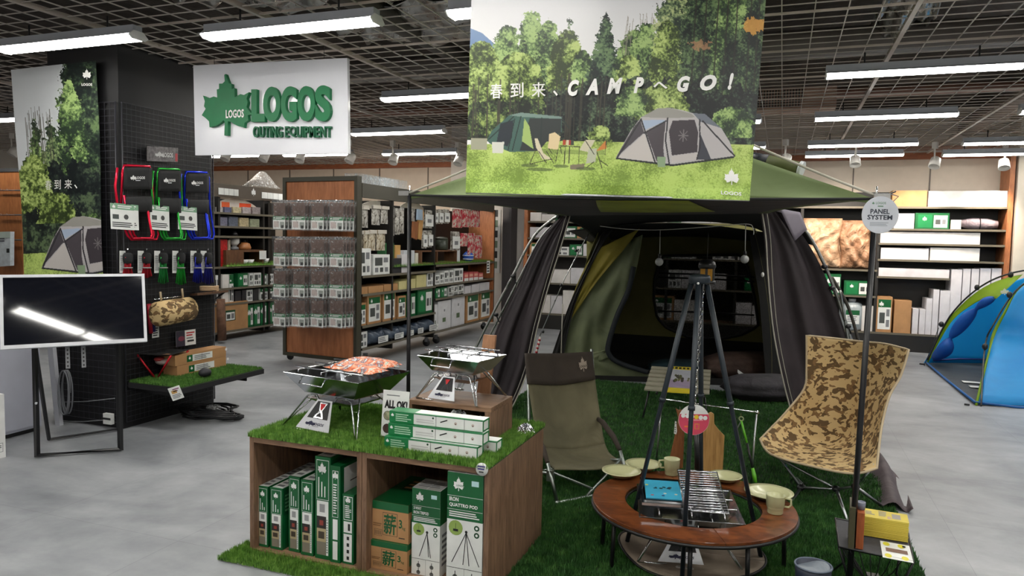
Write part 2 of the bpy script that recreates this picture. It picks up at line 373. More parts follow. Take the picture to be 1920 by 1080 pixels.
# ---------------------------------------------------------------- strip lights (lamps of the shop)
lampm = NT('lit_prismatic_diffuser'); lampm.b.inputs['Base Color'].default_value = (.9, .9, .9, 1)
lampm.b.inputs['Emission Color'].default_value = (*s2l((255, 252, 244)), 1); lampm.b.inputs['Emission Strength'].default_value = LAMP; lampm = lampm.m
trough = paint((168, 172, 180), .35, 0, .04)
def make_light():
    t = thing('ceiling_light', 'x', 'light', (0, 0, 2.7))
    hs = MB()                                  # housing with sloping reflector sides
    hs.hexa([(0, -.035, .03), (1.2, -.035, .03), (1.2, .035, .03), (0, .035, .03)], [(0, -.035, .08), (1.2, -.035, .08), (1.2, .035, .08), (0, .035, .08)], trough)
    for s_ in (-1, 1):
        hs.hexa([(0, s_*.035, .03), (1.2, s_*.035, .03), (1.2, s_*.085, .012), (0, s_*.085, .012)], [(0, s_*.035, .034), (1.2, s_*.035, .034), (1.2, s_*.085, .016), (0, s_*.085, .016)], trough)
    part('housing', hs, t)
    df = MB().prism([(-.072, .014), (-.045, -.004), (0, -.01), (.045, -.004), (.072, .014), (.034, .03), (-.034, .03)], 1.18, lampm, Matrix(((0, 0, 1, .01), (1, 0, 0, 0), (0, 1, 0, 0), (0, 0, 0, 1))))
    part('diffuser', df, t)
    for x in (-.012, 1.19): part('end_cap', MB().prism([(-.075, .012), (-.047, -.008), (.047, -.008), (.075, .012), (.036, .045), (-.036, .045)], .008, WHITE, Matrix(((0, 0, 1, x+.012), (1, 0, 0, 0), (0, 1, 0, 0), (0, 0, 0, 1)))), t)
    for x in (.25, .95): part('hanger', MB().tube([(x, 0, .078), (x, 0, .16)], .006, BLACK, 6), t)
    return t
lights = [(-5.03, 3.55, 'strip light nearest the top left corner of the view'), (-3.40, 3.68, 'large strip light above the white hanging sign'),
          (-1.75, 3.7, 'strip light mostly behind the large forest banner'), (-3.38, 5.78, 'strip light just left of the large banner, nearer one'),
          (-4.88, 7.65, 'thin strip light between the white sign and the banner'), (0.24, 5.78, 'large strip light at upper right, nearest there'),
          (0.24, 7.72, 'second nearest strip light at upper right'), (0.24, 9.8, 'third strip light at upper right, before the back wall'),
          (0.24, 10.9, 'strip light over the sleeping bags along the back wall'), (1.92, 9.9, 'short looking strip light near the right edge, before the last one'),
          (1.92, 11.05, 'last strip light at the right edge by the back wall'), (-7.25, 9.45, 'strip light by the back wall beneath the white sign'),
          (-8.75, 9.35, 'strip light by the back wall next to the black pillar'), (-5.6, 9.6, 'far strip light right of the white sign, near the back wall'),
          (-1.45, 7.72, 'strip light whose end peeps out right of the banner, upper'), (-1.45, 9.8, 'strip light whose end peeps out right of the banner, lower'),
          (-3.4, 9.7, 'far strip light directly left of the banner'), (-9.1, 5.78, 'strip light at the left edge behind the forest poster, nearer'),
          (-9.1, 7.65, 'strip light at the left edge behind the forest poster, farther'), (-6.55, 7.65, 'strip light hidden behind the white sign'),
          (1.92, 5.78, 'strip light beyond the right edge, nearer'), (1.92, 7.72, 'strip light beyond the right edge, farther'),
          (3.55, 9.9, 'strip light far right of the frame by the back'), (3.55, 7.7, 'strip light far right of the frame'), (3.55, 3.65, 'strip light right of the frame over the aisle'),
          (-5.03, 5.78, 'added unseen strip light directly behind the white hanging sign'), (-3.2, 7.65, 'added unseen strip light behind the large banner, left one'), (-6.7, 5.78, 'added unseen strip light behind the black pillar')]  # these hidden lamps are added to brighten the aisle shelves and bags
# the rows go on beside and behind the camera
for yy, rn in ((2.15, 'first row beside'), (.47, 'second row, just above'), (-2.4, 'last row, far behind')):
    for xx, cn in ((-6.6, 'far left'), (-3.4, 'left'), (-1.95 if yy != .47 else -2.4, 'middle left'), (.24 if yy != .47 else -.93, 'middle'), (1.92 if yy != .47 else .33, 'right'), (4.4, 'far right')): lights.append((xx, yy, 'strip light out of view in the %s the camera, %s one' % (rn, cn)))
for xx in (.24, 1.92): lights.append((xx, 3.65, 'strip light overhead out of view, %s one above the right side' % ('left' if xx < 1 else 'right')))
proto = make_light()
for i, (x, y, lb) in enumerate(lights):
    if lb is None: lb = 'ceiling strip light behind or beside the camera, out of view'
    o = proto if i == 0 else ctree(proto)
    o.location = (x, y, 2.7); o['label'] = lb; o['group'] = 'strip lights in rows under the ceiling'
# round white spotlights along the back
def make_spot():
    t = thing('spotlight', 'x', 'light', (0, 0, 2.6)); wm = paint((216, 212, 206), .4)
    part('bracket', MB().box(-.03, .03, -.03, .03, .16, .24, wm).tube([(0, 0, .2), (0, 0, .02)], .012, wm, 6), t)
    a = Matrix.Rotation(math.radians(150), 3, 'X')
    part('lamp_head', MB().lathe([(.035, -.08), (.06, -.06), (.07, .06), (.06, .065), (.045, .03)], wm, 16, (0, .03, -.02), a), t)
    return t
sp0 = make_spot(); k = 0
for px, py in [(421, 308), (492, 308), (561, 310), (654, 310), (736, 311), (858, 310), (1472, 293), (1604, 297), (1752, 297), (1884, 297), (22, 290)]:
    p = D(px, py, 10.5 if px < 900 else 9.6) ; o = sp0 if k == 0 else ctree(sp0)
    o.location = (p.x, p.y, 2.62); o.rotation_euler.z = random.uniform(-.5, .5); k += 1
    names = ['first', 'second', 'third', 'fourth', 'fifth', 'sixth']
    o['label'] = ('%s white spotlight from the left in the row behind the white sign' % names[k-1]) if k <= 6 else ['white spotlight just right of the big banner', 'white spotlight over the sleeping bags', 'white spotlight over the white boxes on the back shelf', 'white spotlight at the right edge of the view', 'white spotlight at the far left edge'][k-7]
    o['group'] = 'white spotlights along the back'
    if k >= 7 or k in (1, 3, 5):            # the lamp inside the head
        ld = bpy.data.lights.new('spot_lamp', 'SPOT'); ld.energy = 115 if k in (8, 9, 10) else 60; ld.spot_size = 1.3; ld.spot_blend = .8; ld.color = (1, .84, .68); ld.shadow_soft_size = .05
        lo = bpy.data.objects.new('bulb', ld); C.objects.link(lo); q = V((p.x, p.y+.12, 2.52)); lo.location = q; lo.rotation_euler = (V((p.x-.1, 12.0, 1.5))-q).to_track_quat('-Z', 'Y').to_euler(); lo['kind'] = 'structure'
# ================================================================ flat prints painted from noise
def vnoise(H, W, ch, cw, rs):
    a = rs.rand(ch+2, cw+2); y = np.linspace(0, ch, H, endpoint=False)+rs.rand()*.9; x = np.linspace(0, cw, W, endpoint=False)+rs.rand()*.9
    yi = np.minimum(y.astype(int), ch); xi = np.minimum(x.astype(int), cw); fy = y-yi; fx = x-xi; fy = fy*fy*(3-2*fy); fx = fx*fx*(3-2*fx)
    A = a[yi][:, xi]; B = a[yi][:, xi+1]; c = a[yi+1][:, xi]; d = a[yi+1][:, xi+1]
    return A*(1-fy)[:, None]*(1-fx)[None] + B*(1-fy)[:, None]*fx[None] + c*fy[:, None]*(1-fx)[None] + d*fy[:, None]*fx[None]
def fbm(H, W, cell, rs, octs=4):
    o = np.zeros((H, W)); s = 0; k = 1
    for i in range(octs):
        ch = max(1, int(H/cell)); cw = max(1, int(W/cell)); o += vnoise(H, W, ch, cw, rs)*k; s += k; k *= .62; cell = max(1.6, cell/2)
    return o/s
class Pic:
    def __init__(s, W, H, sc, seed):       # W,H in drawing units, sc = samples per unit
        s.sc = sc; s.w = int(W*sc); s.h = int(H*sc); s.rs = np.random.RandomState(seed)
        yy, xx = np.mgrid[0:s.h, 0:s.w]; s.X = xx/sc; s.Y = yy/sc; s.c = np.zeros((s.h, s.w, 3))
    def nz(s, cell, o=4): return fbm(s.h, s.w, cell*s.sc, s.rs, o)
    def fill(s, m, col, a=1.0):
        m = (m*a)[..., None] if m.dtype != bool else (m.astype(float)*a)[..., None]
        s.c = s.c*(1-m) + np.array(col if not isinstance(col, np.ndarray) else 0, float)*m if not isinstance(col, np.ndarray) else s.c*(1-m)+col*m
    def poly(s, P):
        P = np.array(P, float); m = np.zeros((s.h, s.w), bool)
        for i in range(len(P)):
            x0, y0 = P[i]; x1, y1 = P[i-1]
            if y0 == y1: continue
            c = ((y0 > s.Y) != (y1 > s.Y)) & (s.X < (x1-x0)*(s.Y-y0)/(y1-y0)+x0); m ^= c
        return m
    def line(s, a, b, w):
        a = np.array(a, float); b = np.array(b, float); d = b-a; t = np.clip(((s.X-a[0])*d[0]+(s.Y-a[1])*d[1])/(d@d+1e-9), 0, 1)
        return np.hypot(s.X-a[0]-t*d[0], s.Y-a[1]-t*d[1]) < w
    def leaves(s, dark, mid, lit, cell=9, thr=.5, big=60):
        n1 = s.nz(cell, 3); n2 = s.nz(big, 4); n3 = s.rs.rand(s.h, s.w); v = (n1-.5)*1.7 + (n2-.5)*2.6 + (n3-.5)*.34 + thr
        v = np.clip(v, 0, 1)[..., None]; d, m_, l = (np.array(c, float) for c in (dark, mid, lit))
        return np.where(v < .5, d+(m_-d)*v*2, m_+(l-m_)*(v*2-1))
    def tree(s, cx, top, bot, wd, cols, kind='round', amp=22, cell=9, thr=.5):
        n = (s.nz(26, 4)-.5)*amp*2+(s.nz(7, 2)-.5)*amp
        t = np.clip((s.Y-top)/(bot-top), 0, 1)
        half = wd*(t**.75) if kind == 'cone' else wd*np.sqrt(np.clip(1-(1-np.minimum(t*1.6, 1))**2, 0, 1))
        m = (np.abs(s.X-cx)+n < half) & (s.Y+n*.8 > top) & (s.Y < bot)
        s.fill(m, s.leaves(*cols, cell=cell, thr=thr))
YG = ((44, 58, 28), (108, 130, 60), (172, 192, 108)); MG = ((34, 50, 36), (84, 112, 60), (150, 178, 104)); DGc = ((18, 28, 26), (44, 62, 44), (92, 116, 72)); CG = ((22, 34, 34), (48, 70, 52), (98, 124, 82))
def big_tent(p, x, y, k):                  # grey dome tent, drawing origin top left, k = scale (units of the large banner)
    P = lambda L: [(x+a*k, y+b*k) for a, b in L]
    p.fill(p.poly(P([(0, 262), (70, 120), (120, 50), (200, 4), (262, 0), (330, 12), (400, 30), (470, 48), (540, 100), (590, 170), (620, 240), (500, 262), (300, 290), (0, 262)])), (168, 164, 166))
    p.fill(p.poly(P([(120, 50), (200, 4), (262, 0), (380, 30), (400, 48), (260, 54)])), (142, 140, 134))
    p.fill(p.poly(P([(385, 26), (450, 30), (540, 100), (430, 70)])), (98, 104, 116))
    p.fill(p.poly(P([(0, 262), (85, 100), (115, 64), (140, 130)])), (70, 66, 72))
    p.fill(p.poly(P([(10, 262), (140, 135), (205, 280)])), (182, 176, 172))
    p.fill(p.poly(P([(140, 118), (250, 66), (230, 62), (128, 66)])), (150, 166, 190))
    p.fill(p.poly(P([(150, 128), (248, 70), (244, 200), (258, 286), (214, 276)])), (72, 66, 72))
    p.fill(p.poly(P([(284, 66), (398, 60), (420, 120), (424, 225), (292, 245), (268, 120)])), (62, 56, 62))
    p.fill(p.poly(P([(290, 248), (424, 226), (424, 262), (292, 284)])), (176, 170, 168))
    p.fill(p.poly(P([(432, 130), (500, 262), (426, 262)])), (58, 60, 70))
    for L in [[(258, 54), (254, 170), (282, 290)], [(120, 62), (206, 280)], [(8, 262), (120, 60)], [(424, 60), (436, 200), (424, 262)], [(440, 66), (620, 240)], [(140, 132), (250, 68)]]:
        for a, b in zip(P(L)[:-1], P(L)[1:]): p.fill(p.line(a, b, 3.2*k+.6), (48, 46, 52))
    p.fill(p.poly(P([(0, 262), (300, 290), (620, 240), (620, 250), (300, 300), (0, 270)])), (40, 44, 46))
    p.fill(p.poly(P([(215, 252), (262, 252), (262, 306), (222, 306)])), (128, 152, 118))
    for q in range(8):
        a = q*PI/4; p.fill(p.line((x+345*k, y+142*k), (x+(345+26*math.sin(a))*k, y+(142+30*math.cos(a))*k), 1.6*k+.3), (112, 108, 110))
def pic_mat():
    t = NT('printed_banner_vinyl'); a = t.n('ShaderNodeAttribute', attribute_name='print')
    t.l(a.outputs['Color'], t.b.inputs['Base Color']); t.b.inputs['Roughness'].default_value = .32; t.b.inputs['Specular IOR Level'].default_value = .4
    t.bump(t.noise(2.5, 2, t.coord()), .12, .05); return t.m
PRINT = pic_mat()
def pic_mesh(name, p, pos):                # pos(x, y) in drawing units -> world point
    nu = p.w-1; nv = p.h-1
    mb = MB(); mb.grid(lambda u, v: pos(u*nu/p.sc, v*nv/p.sc), nu, nv, PRINT)
    me = mb.mesh(name); at = me.color_attributes.new('print', 'FLOAT_COLOR', 'POINT')
    c = np.clip(p.c, 0, 255)/255; c = np.clip((c*.88+c.mean(2, keepdims=True)*.12)*1.08, 0, 1); c = np.where(c <= .04045, c/12.92, ((c+.055)/1.055)**2.4)
    r = np.ones((p.h*p.w, 4), np.float32); r[:, :3] = c.reshape(-1, 3); at.data.foreach_set('color', r.ravel()); return me
# ---------------------------------------------------------------- the large hanging banner
def make_banner():
    W, H, TOP = 1500, 1020, 380            # drawing units: 2.7 per photo pixel; TOP units above the frame
    p = Pic(W, H+TOP, .38, 5); oy = TOP
    sky = np.zeros((p.h, p.w, 3)); g = np.clip(p.Y/(oy+300), 0, 1)[..., None]; sky[:] = np.array((186, 188, 198))*(1-g)+np.array((214, 214, 214))*g; p.c = sky
    p.fill(p.poly([(0, oy+150), (60, oy+175), (160, oy+262), (170, oy+420), (0, oy+420)]), (96, 126, 168))
    def T(cx, top, bot, wd, cols, **k): p.tree(cx, oy+top, oy+bot, wd, cols, **k)
    T(190, 130, 640, 90, MG, amp=26); T(310, 50, 620, 80, MG, amp=34, thr=.55); T(395, 90, 620, 70, MG, amp=30); T(500, 90, 620, 58, CG, kind='cone', amp=24)
    T(60, 215, 720, 130, YG, thr=.52); T(250, 270, 700, 150, YG, thr=.5); T(500, 150, 640, 100, YG, thr=.42, amp=30); T(585, 260, 620, 70, MG)
    T(690, 60, 620, 118, CG, kind='cone', amp=26, thr=.46); T(830, 150, 600, 90, MG, thr=.42, amp=30)
    for q in range(26):                    # bare pale branches
        x = 800+p.rs.rand()*180; y = oy+60+p.rs.rand()*200; p.fill(p.line((x, y), (x+(p.rs.rand()-.5)*60, y+200), 1.4), (128, 122, 108), .8)
    T(900, 110, 600, 90, MG, thr=.42, amp=40); T(820, 280, 460, 60, YG, thr=.58)
    T(1060, -160, 640, 130, ((34, 48, 40), (96, 118, 78), (168, 178, 120)), amp=40, thr=.45); T(1010, 100, 620, 90, YG, thr=.42, amp=34)
    T(1230, -330, 700, 150, DGc, amp=40); T(1420, -380, 760, 190, DGc, amp=40, thr=.4); T(1330, -100, 560, 90, MG, thr=.34, amp=34); T(1400, 140, 480, 110, DGc, thr=.3)
    for q in range(7):
        x = 1130+q*55+p.rs.rand()*20; p.fill(p.line((x, oy-300), (x+8, oy+500), 4), (40, 36, 32), .7)
    n = p.nz(16, 3); p.fill((np.hypot((p.X-1450)/70, (p.Y-oy-130)/44)+ (n-.5)*1.4 < .8), (214, 150, 60), .85); p.fill((np.hypot((p.X-1180)/60, (p.Y-oy-235)/30)+(n-.5)*2 < .7), (176, 120, 84), .7)
    n = p.nz(60, 4); p.fill((p.Y-oy-430+(n-.5)*260 > 0) & (p.Y < oy+780) & (p.X+(n-.5)*200 > 360), p.leaves((16, 22, 24), (36, 48, 42), (84, 104, 74), thr=.3))
    p.fill((p.Y-oy-500+(n-.5)*200 > 0) & (p.Y < oy+740) & (p.X+(n-.5)*200 <= 370), p.leaves((22, 30, 24), (60, 80, 44), (140, 160, 80), thr=.4))
    for q in range(34):
        x = 20+p.rs.rand()*780; p.fill(p.line((x, oy+380+p.rs.rand()*120), (x+(p.rs.rand()-.5)*12, oy+730), 2+p.rs.rand()*2), (58, 54, 46), .8)
    T(1000, 430, 620, 130, YG, thr=.44, amp=40); T(840, 440, 600, 80, MG, thr=.4, amp=30); T(1370, 540, 700, 110, MG, thr=.36, amp=26); T(690, 650, 760, 60, YG, thr=.45)
    gy = oy+735+(1-np.clip(p.X/500, 0, 1))*30
    gm = p.Y > gy; gcol = p.leaves((104, 124, 52), (146, 168, 78), (176, 196, 104), cell=5, thr=.5, big=120)
    f = np.clip((p.Y-oy-735)/260, 0, 1)[..., None]; gcol = gcol*(1-f*.25)+np.array((132, 186, 54))*f*.3; p.fill(gm, gcol)
    p.fill((np.abs(p.Y-oy-792) < 12) & (p.X > 300) & (p.X < 720), (108, 128, 62), .5)
    # green tent at left
    def L(P): return [(a-25, b+oy) for a, b in P]
    p.fill(p.poly(L([(128, 742), (150, 690), (240, 605), (300, 590), (400, 600), (512, 608), (515, 690), (440, 700), (395, 790), (250, 798), (150, 760)])), (60, 92, 84))
    p.fill(p.poly(L([(195, 650), (262, 630), (258, 720), (236, 770), (178, 750)])), (38, 46, 54)); p.fill(p.poly(L([(345, 620), (512, 618), (510, 690), (440, 740), (400, 790), (300, 790)])), (44, 50, 50))
    p.fill(p.poly(L([(318, 620), (345, 660), (372, 780), (310, 740)])), (150, 176, 96)); p.fill(p.poly(L([(240, 605), (300, 590), (515, 608), (515, 620), (300, 612)])), (108, 132, 124))
    for a, b in [((268, 625), (240, 790)), ((300, 610), (262, 790)), ((408, 615), (408, 740)), ((512, 612), (552, 668)), ((128, 742), (262, 612))]:
        a, b = L([a, b]); p.fill(p.line(a, b, 2.6), (34, 48, 46))
    p.fill(p.poly(L([(155, 748), (218, 746), (214, 806), (158, 806)])), (196, 196, 186)); p.fill(p.poly(L([(45, 730), (130, 730), (130, 790), (45, 790)])), (150, 150, 128)); 
    # picnic chairs and table
    for P_, c in [([(376, 725), (392, 725), (424, 800), (470, 830), (420, 832), (385, 770)], (196, 186, 158)), ([(450, 700), (480, 690), (510, 712), (500, 780), (448, 776)], (206, 184, 140)), ([(640, 728), (692, 726), (660, 790), (612, 780)], (190, 184, 158)), ([(700, 785), (752, 770), (752, 730), (745, 730)], (196, 120, 54)), ([(660, 775), (704, 768), (700, 840), (650, 850)], (170, 174, 150)), ([(568, 858), (644, 850), (640, 880), (570, 882)], (120, 112, 90))]:
        p.fill(p.poly(L(P_)), c)
    for a, b in [((510, 760), (614, 764)), ((538, 765), (536, 860)), ((560, 765), (560, 850)), ((612, 765), (612, 850)), ((512, 765), (520, 800)), ((385, 780), (356, 860)), ((400, 790), (442, 850)), ((440, 790), (480, 850)), ((470, 830), (360, 858)), ((500, 780), (492, 842)), ((452, 776), (470, 800)), ((705, 790), (735, 870)), ((750, 730), (748, 800)), ((720, 830), (765, 858)), ((690, 840), (655, 870)), ((640, 728), (690, 800))]:
        a, b = L([a, b]); p.fill(p.line(a, b, 2.0), (52, 48, 40))
    for cx_, cc in ((532, (170, 60, 40)), (548, (200, 180, 150)), (562, (150, 50, 44)), (574, (60, 70, 60))): p.fill(p.poly(L([(cx_-7, 755), (cx_-7, 730), (cx_+7, 730), (cx_+7, 755)])), cc)
    for x0, x1, y in [(310, 400, 866), (340, 480, 886), (480, 560, 866), (600, 700, 876)]: p.fill((np.hypot((p.X+25-(x0+x1)/2)/((x1-x0)/2), (p.Y-oy-y)/9) < 1), (70, 84, 48), .6)
    big_tent(p, 780, oy+553, 1.0)
    ls = PRINT
    p0 = D(880, 365, 3.2); p1 = D(1405, 378, 2.92); d = (p1-p0); d.z = 0; nrm = V((d.y, -d.x, 0)).normalized()
    wl = lambda y: 884-(y/365)*11; wr = lambda y: 1436-(y/378)*31
    def pos(X, Y):
        u = X/(W-3); yp = (Y-oy)/2.7; 
        v = (yp)/ (H/2.7)
        y2 = yp*(lerp(362, 377, u)/(H/2.7)) if yp > 0 else yp
        x2 = lerp(wl(y2), wr(y2), u); q = PL(x2, y2, p0, nrm)
        return q + nrm*(.004*math.sin(u*17+.6)*(.5+.5*math.sin(v*5)) + (.012*max(0, v-.94)/.06)*math.sin(u*9))
    t = thing('hanging_banner', 'large forest campsite photo banner hanging in front of the tent canopy', 'banner', (p0+p1)/2)
    part('printed_sheet', pic_mesh('printed_sheet', p, pos), t, world=True)
    lm = paint((240, 240, 238), .4); mb = MB()
    def ch(mb, tx, x0, x1, y0, y1, bold, shear, rise=-.03):
        f = lambda x, y: PL(860+x/2.7, y/2.7, p0+nrm*.012, nrm)
        a = f(x0, y1); b = f(x1, y1+rise*(x1-x0)); c = f(x0, y0)
        put_text(mb, affm(a, b, c, nrm), tx, 0, 1, 0, 1, lm, bold, shear)
        if tx == '来': put_text(mb, affm(a+(b-a)*.03, b+(b-a)*.03, c+(b-a)*.03, nrm), tx, 0, 1, 0, 1, lm, 0, 0, z=.0012)
        part('letter', mb, t, world=True)
    for tx, x0, x1, y0, y1, bo, sh in [('春', 160, 222, 425, 500, .012, 0), ('到', 262, 328, 420, 495, .012, 0), ('来', 370, 438, 418, 492, .0, 0), ('、', 478, 502, 458, 486, .02, 0), ('C', 553, 610, 405, 487, .055, .3), ('A', 642, 706, 400, 482, .055, .3), ('M', 750, 830, 396, 476, .045, .3), ('P', 885, 938, 392, 472, .055, .3), ('へ', 985, 1057, 415, 452, .03, 0), ('G', 1106, 1172, 386, 467, .055, .3), ('O', 1222, 1306, 380, 460, .055, .3), ('!', 1362, 1392, 370, 455, .055, .3)]:
        ch(MB(), tx, x0, x1, y0, y1, bo, sh)
    a = PL(860+1335/2.7, 935/2.7, p0+nrm*.014, nrm); b = PL(860+1430/2.7, 938/2.7, p0+nrm*.014, nrm); c = PL(860+1335/2.7, 850/2.7, p0+nrm*.014, nrm)
    put_leaf(mb, affm(a, b, c, nrm), .5, 0, 1.0, lm); part('leaf_logo', mb, t, world=True); ch(MB(), 'LOGOS', 1328, 1432, 965, 984, .03, 0, .08)
    q0, q1 = pos(0, H+oy-6), pos(W-3, H+oy-6)
    part('hem_rod', MB().tube([q0-nrm*.006, q1-nrm*.006], .006, ALU, 8), t, world=True)
    for u in (.05, .95):
        q = pos(u*W, 6); part('hanging_wire', MB().tube([q, (q.x, q.y, 2.87)], .0015, ALU, 5), t, world=True)
def affm(a, b, c, n):                      # unit square -> parallelogram a, b (right), c (up)
    x = V(b)-V(a); y = V(c)-V(a); n = V(n).normalized(); M = Matrix.Identity(4)
    for i in range(3): M[i][0] = x[i]; M[i][1] = y[i]; M[i][2] = n[i]; M[i][3] = a[i]
    return M
make_banner()
# ---------------------------------------------------------------- the narrow banner on the pillar
def make_poster():
    W, H = 350, 800; p = Pic(W, H, .62, 9)
    p.c[:] = (196, 200, 204); p.fill(p.X > 0, np.clip(p.c-((p.X/W)*30)[..., None], 0, 255))
    p.tree(150, 190, 640, 90, ((30, 44, 36), (70, 92, 58), (130, 150, 96)), amp=30, thr=.5, kind='cone'); p.tree(80, 190, 700, 70, MG, thr=.55, amp=30, kind='cone')
    for q in range(16):
        x = 40+p.rs.rand()*110; p.fill(p.line((x, 150+p.rs.rand()*60), (x+p.rs.rand()*10, 420), 1.2), (74, 72, 62), .7)
    p.tree(290, -120, 760, 110, DGc, amp=36, thr=.42); p.tree(230, 60, 600, 60, MG, thr=.4, amp=30); p.tree(60, 330, 640, 90, YG, thr=.5, amp=26)
    n = p.nz(40, 4); p.fill((p.Y > 360+(n-.5)*240) & (p.X > 130+(n-.5)*100), p.leaves((18, 24, 26), (36, 46, 42), (76, 94, 66), thr=.3))
    p.fill((p.Y > 560+(n-.5)*100), p.leaves((20, 26, 26), (40, 52, 42), (84, 104, 70), thr=.36)); p.tree(150, 480, 600, 80, YG, thr=.5, amp=30); p.tree(70, 400, 520, 60, YG, thr=.6, amp=24); p.tree(310, 560, 700, 50, MG, thr=.36, amp=20)
    p.fill(p.Y > 700+(1-p.X/W)*14, p.leaves((110, 130, 56), (150, 176, 84), (176, 200, 100), cell=5, big=100))
    big_tent(p, 80, 575, .73)
    pl = (0, 4.06, 0); n = V((0, -1, 0))
    def pos(X, Y):
        u = X/(W-1.5); v = Y/(H-1.5); xl = lerp(20, 46, v**.8); xr = lerp(181, 194, v); yt = lerp(131, 114, u); yb = 517
        q = PL(lerp(xl, xr, u), lerp(yt, yb, v), pl, n); return q + n*.006*math.sin(v*7+u*2)
    t = thing('hanging_banner', 'tall narrow forest and tent poster hung on the front of the black pillar', 'banner', (-5.2, 4.05, .9))
    part('printed_sheet', pic_mesh('printed_sheet', p, pos), t, world=True)
    mb = MB(); lm = paint((226, 226, 222), .4)
    for tx, x0, x1, y0, y1 in [('春', 170, 193, 676, 712), ('到', 204, 228, 674, 710), ('来', 242, 270, 673, 708), ('、', 279, 290, 692, 707)]:
        f = lambda x, y: PL(x/2, y/2, (0, 4.045, 0), n); mb = MB(); put_text(mb, affm(f(x0, y1), f(x1, y1), f(x0, y0), n), tx, 0, 1, 0, 1, lm, .0); part('letter', mb, t, world=True)
    mb = MB()
    f = lambda x, y: PL(x/2, y/2, (0, 4.045, 0), n); put_leaf(mb, affm(f(306, 298), f(346, 298), f(306, 258), n), .5, 0, 1, lm); part('leaf_logo', mb, t, world=True); mb = MB(); put_text(mb, affm(f(306, 322), f(346, 322), f(306, 312), n), 'LOGOS', 0, 1, 0, 1, lm, .03); part('lettering', mb, t, world=True)
make_poster()
# ---------------------------------------------------------------- white hanging sign
def make_sign():
    Y0 = 4.55; n = V((0, -1, 0)); f = lambda x, y, o=0: PL(300+x/3.1767, y/3.1767, (0, Y0-o, 0), n)
    c4 = [f(210, 925), f(1122, 915), f(1115, 345), f(198, 390)]
    t = thing('hanging_sign', 'white hanging board with raised green maple leaf and green letters', 'sign', ((c4[0]+c4[1])/2))
    board = paint((226, 227, 235), .16, 0, .01); mb = MB(); bk = [v+V((0, .03, 0)) for v in c4]
    mb.add(c4+bk, [(0, 1, 2, 3), (7, 6, 5, 4), (1, 0, 4, 5), (2, 1, 5, 6), (3, 2, 6, 7), (0, 3, 7, 4)], board); part('board', mb, t, world=True)
    gm = paint((6, 112, 66), .5); K = .0018
    A = affm(f(411-352, 810), f(411, 810), f(411-352, 810-352), n)
    mb = MB(); P = [(1+x*1.0, y) for x, y in LEAF]; mb.prism(P, .03, gm, A); part('maple_leaf', mb, t, world=True, label='raised green maple leaf')
    mb = MB(); A2 = affm(f(392, 705, .034), f(500, 700, .034), f(392, 655, .034), n); put_text(mb, A2, 'LOGOS', 0, 1, 0, 1, WHITE, .03); part('lettering', mb, t, world=True, label='small white lettering on the leaf')
    for tx, x0, x1, y0, y1 in [('L', 560, 640, 537, 729), ('O', 630, 732, 522, 728), ('G', 735, 830, 520, 728), ('O', 833, 938, 518, 726), ('S', 938, 1030, 514, 726)]:
        mb = MB(); vs, fs, a0, a1, b0, b1 = text_geo(tx, .055, 0, .5)
        A3 = affm(f(x0, y1), f(x1, y1), f(x0, y0), n)
        mb.add([A3 @ V(((v[0]-a0)/(a1-a0), (v[1]-b0)/(b1-b0), .001+(v[2]+.5)*.03)) for v in vs], fs, gm); part('letter', mb, t, world=True)
    for tx, x0, x1 in [('OUTING', 565, 738), ('EQUIPMENT', 755, 1030)]:
        ws = [text_geo(c_, .018, 0, .5)[3]-text_geo(c_, .018, 0, .5)[2]+.1 for c_ in tx]; kx = (x1-x0)/(sum(ws)-.1)
        for i, c_ in enumerate(tx):
            mb = MB(); vs, fs, a0, a1, b0, b1 = text_geo(c_, .018, 0, .5); xa = x0+sum(ws[:i])*kx; xb = xa+(ws[i]-.1)*kx
            A3 = affm(f(xa, 820), f(xb, 820), f(xa, 755), n); mb.add([A3 @ V(((v[0]-a0)/(a1-a0), (v[1]-b0)/(b1-b0), .001+(v[2]+.5)*.022)) for v in vs], fs, paint((4, 92, 58), .5)); part('letter', mb, t, world=True)
    for x in (315, 970):
        q = f(x, 385 if x < 500 else 352); part('hanging_wire', MB().tube([q+V((0, .015, -.01)), V((q.x, q.y+.015, CEIL))], .002, BLACKM, 5), t, world=True)
make_sign()
# ---------------------------------------------------------------- black pillar with wire grid panels
mb = MB().box(PX0, PX1, PY0, PY1, 0, CEIL+.04, paint((20, 20, 23), .55))
struct('trim_40', mb)
def wire_panel(org, ux, uz, W_, H_, step, name, label):
    t = thing(name, label, 'wire panel', org); mb = MB(); ux = V(ux); org = V(org); m = paint((44, 44, 50), .4)
    k = int(W_/step)
    for i in range(k+1): a = org+ux*(i*W_/k); mb.tube([a, a+V((0, 0, H_))], .0022, m, 4)
    k2 = int(H_/step)
    nn = V((ux.y, -ux.x, 0))*.004
    for i in range(k2+1): a = org+V((0, 0, i*H_/k2))+nn; mb.tube([a, a+ux*W_], .0022, m, 4)
    part('wire_grid', mb, t, world=True, kind='stuff')
    fr = MB(); 
    part('frame', fr.tube([org, org+ux*W_, org+ux*W_+V((0, 0, H_)), org+V((0, 0, H_))], .006, m, 6, closed=True), t, world=True)
wire_panel((PX1+.02, PY0+.01, .05), (0, 1, 0), 0, PY1-PY0-.02, 2.4, .04, 'wire_panel', 'black wire grid panel on the right face of the pillar')
wire_panel((PX0+.02, PY0-.02, .05), (1, 0, 0), 0, PX1-PX0-.03, 2.4, .05, 'wire_panel', 'black wire grid panel on the pillar behind the television')
NX = V((1, 0, 0)); fx = lambda x, y, o=.05: PL(x, y, (PX1+o, 0, 0), NX)     # photo spot on the pillar's right face, o in front of it
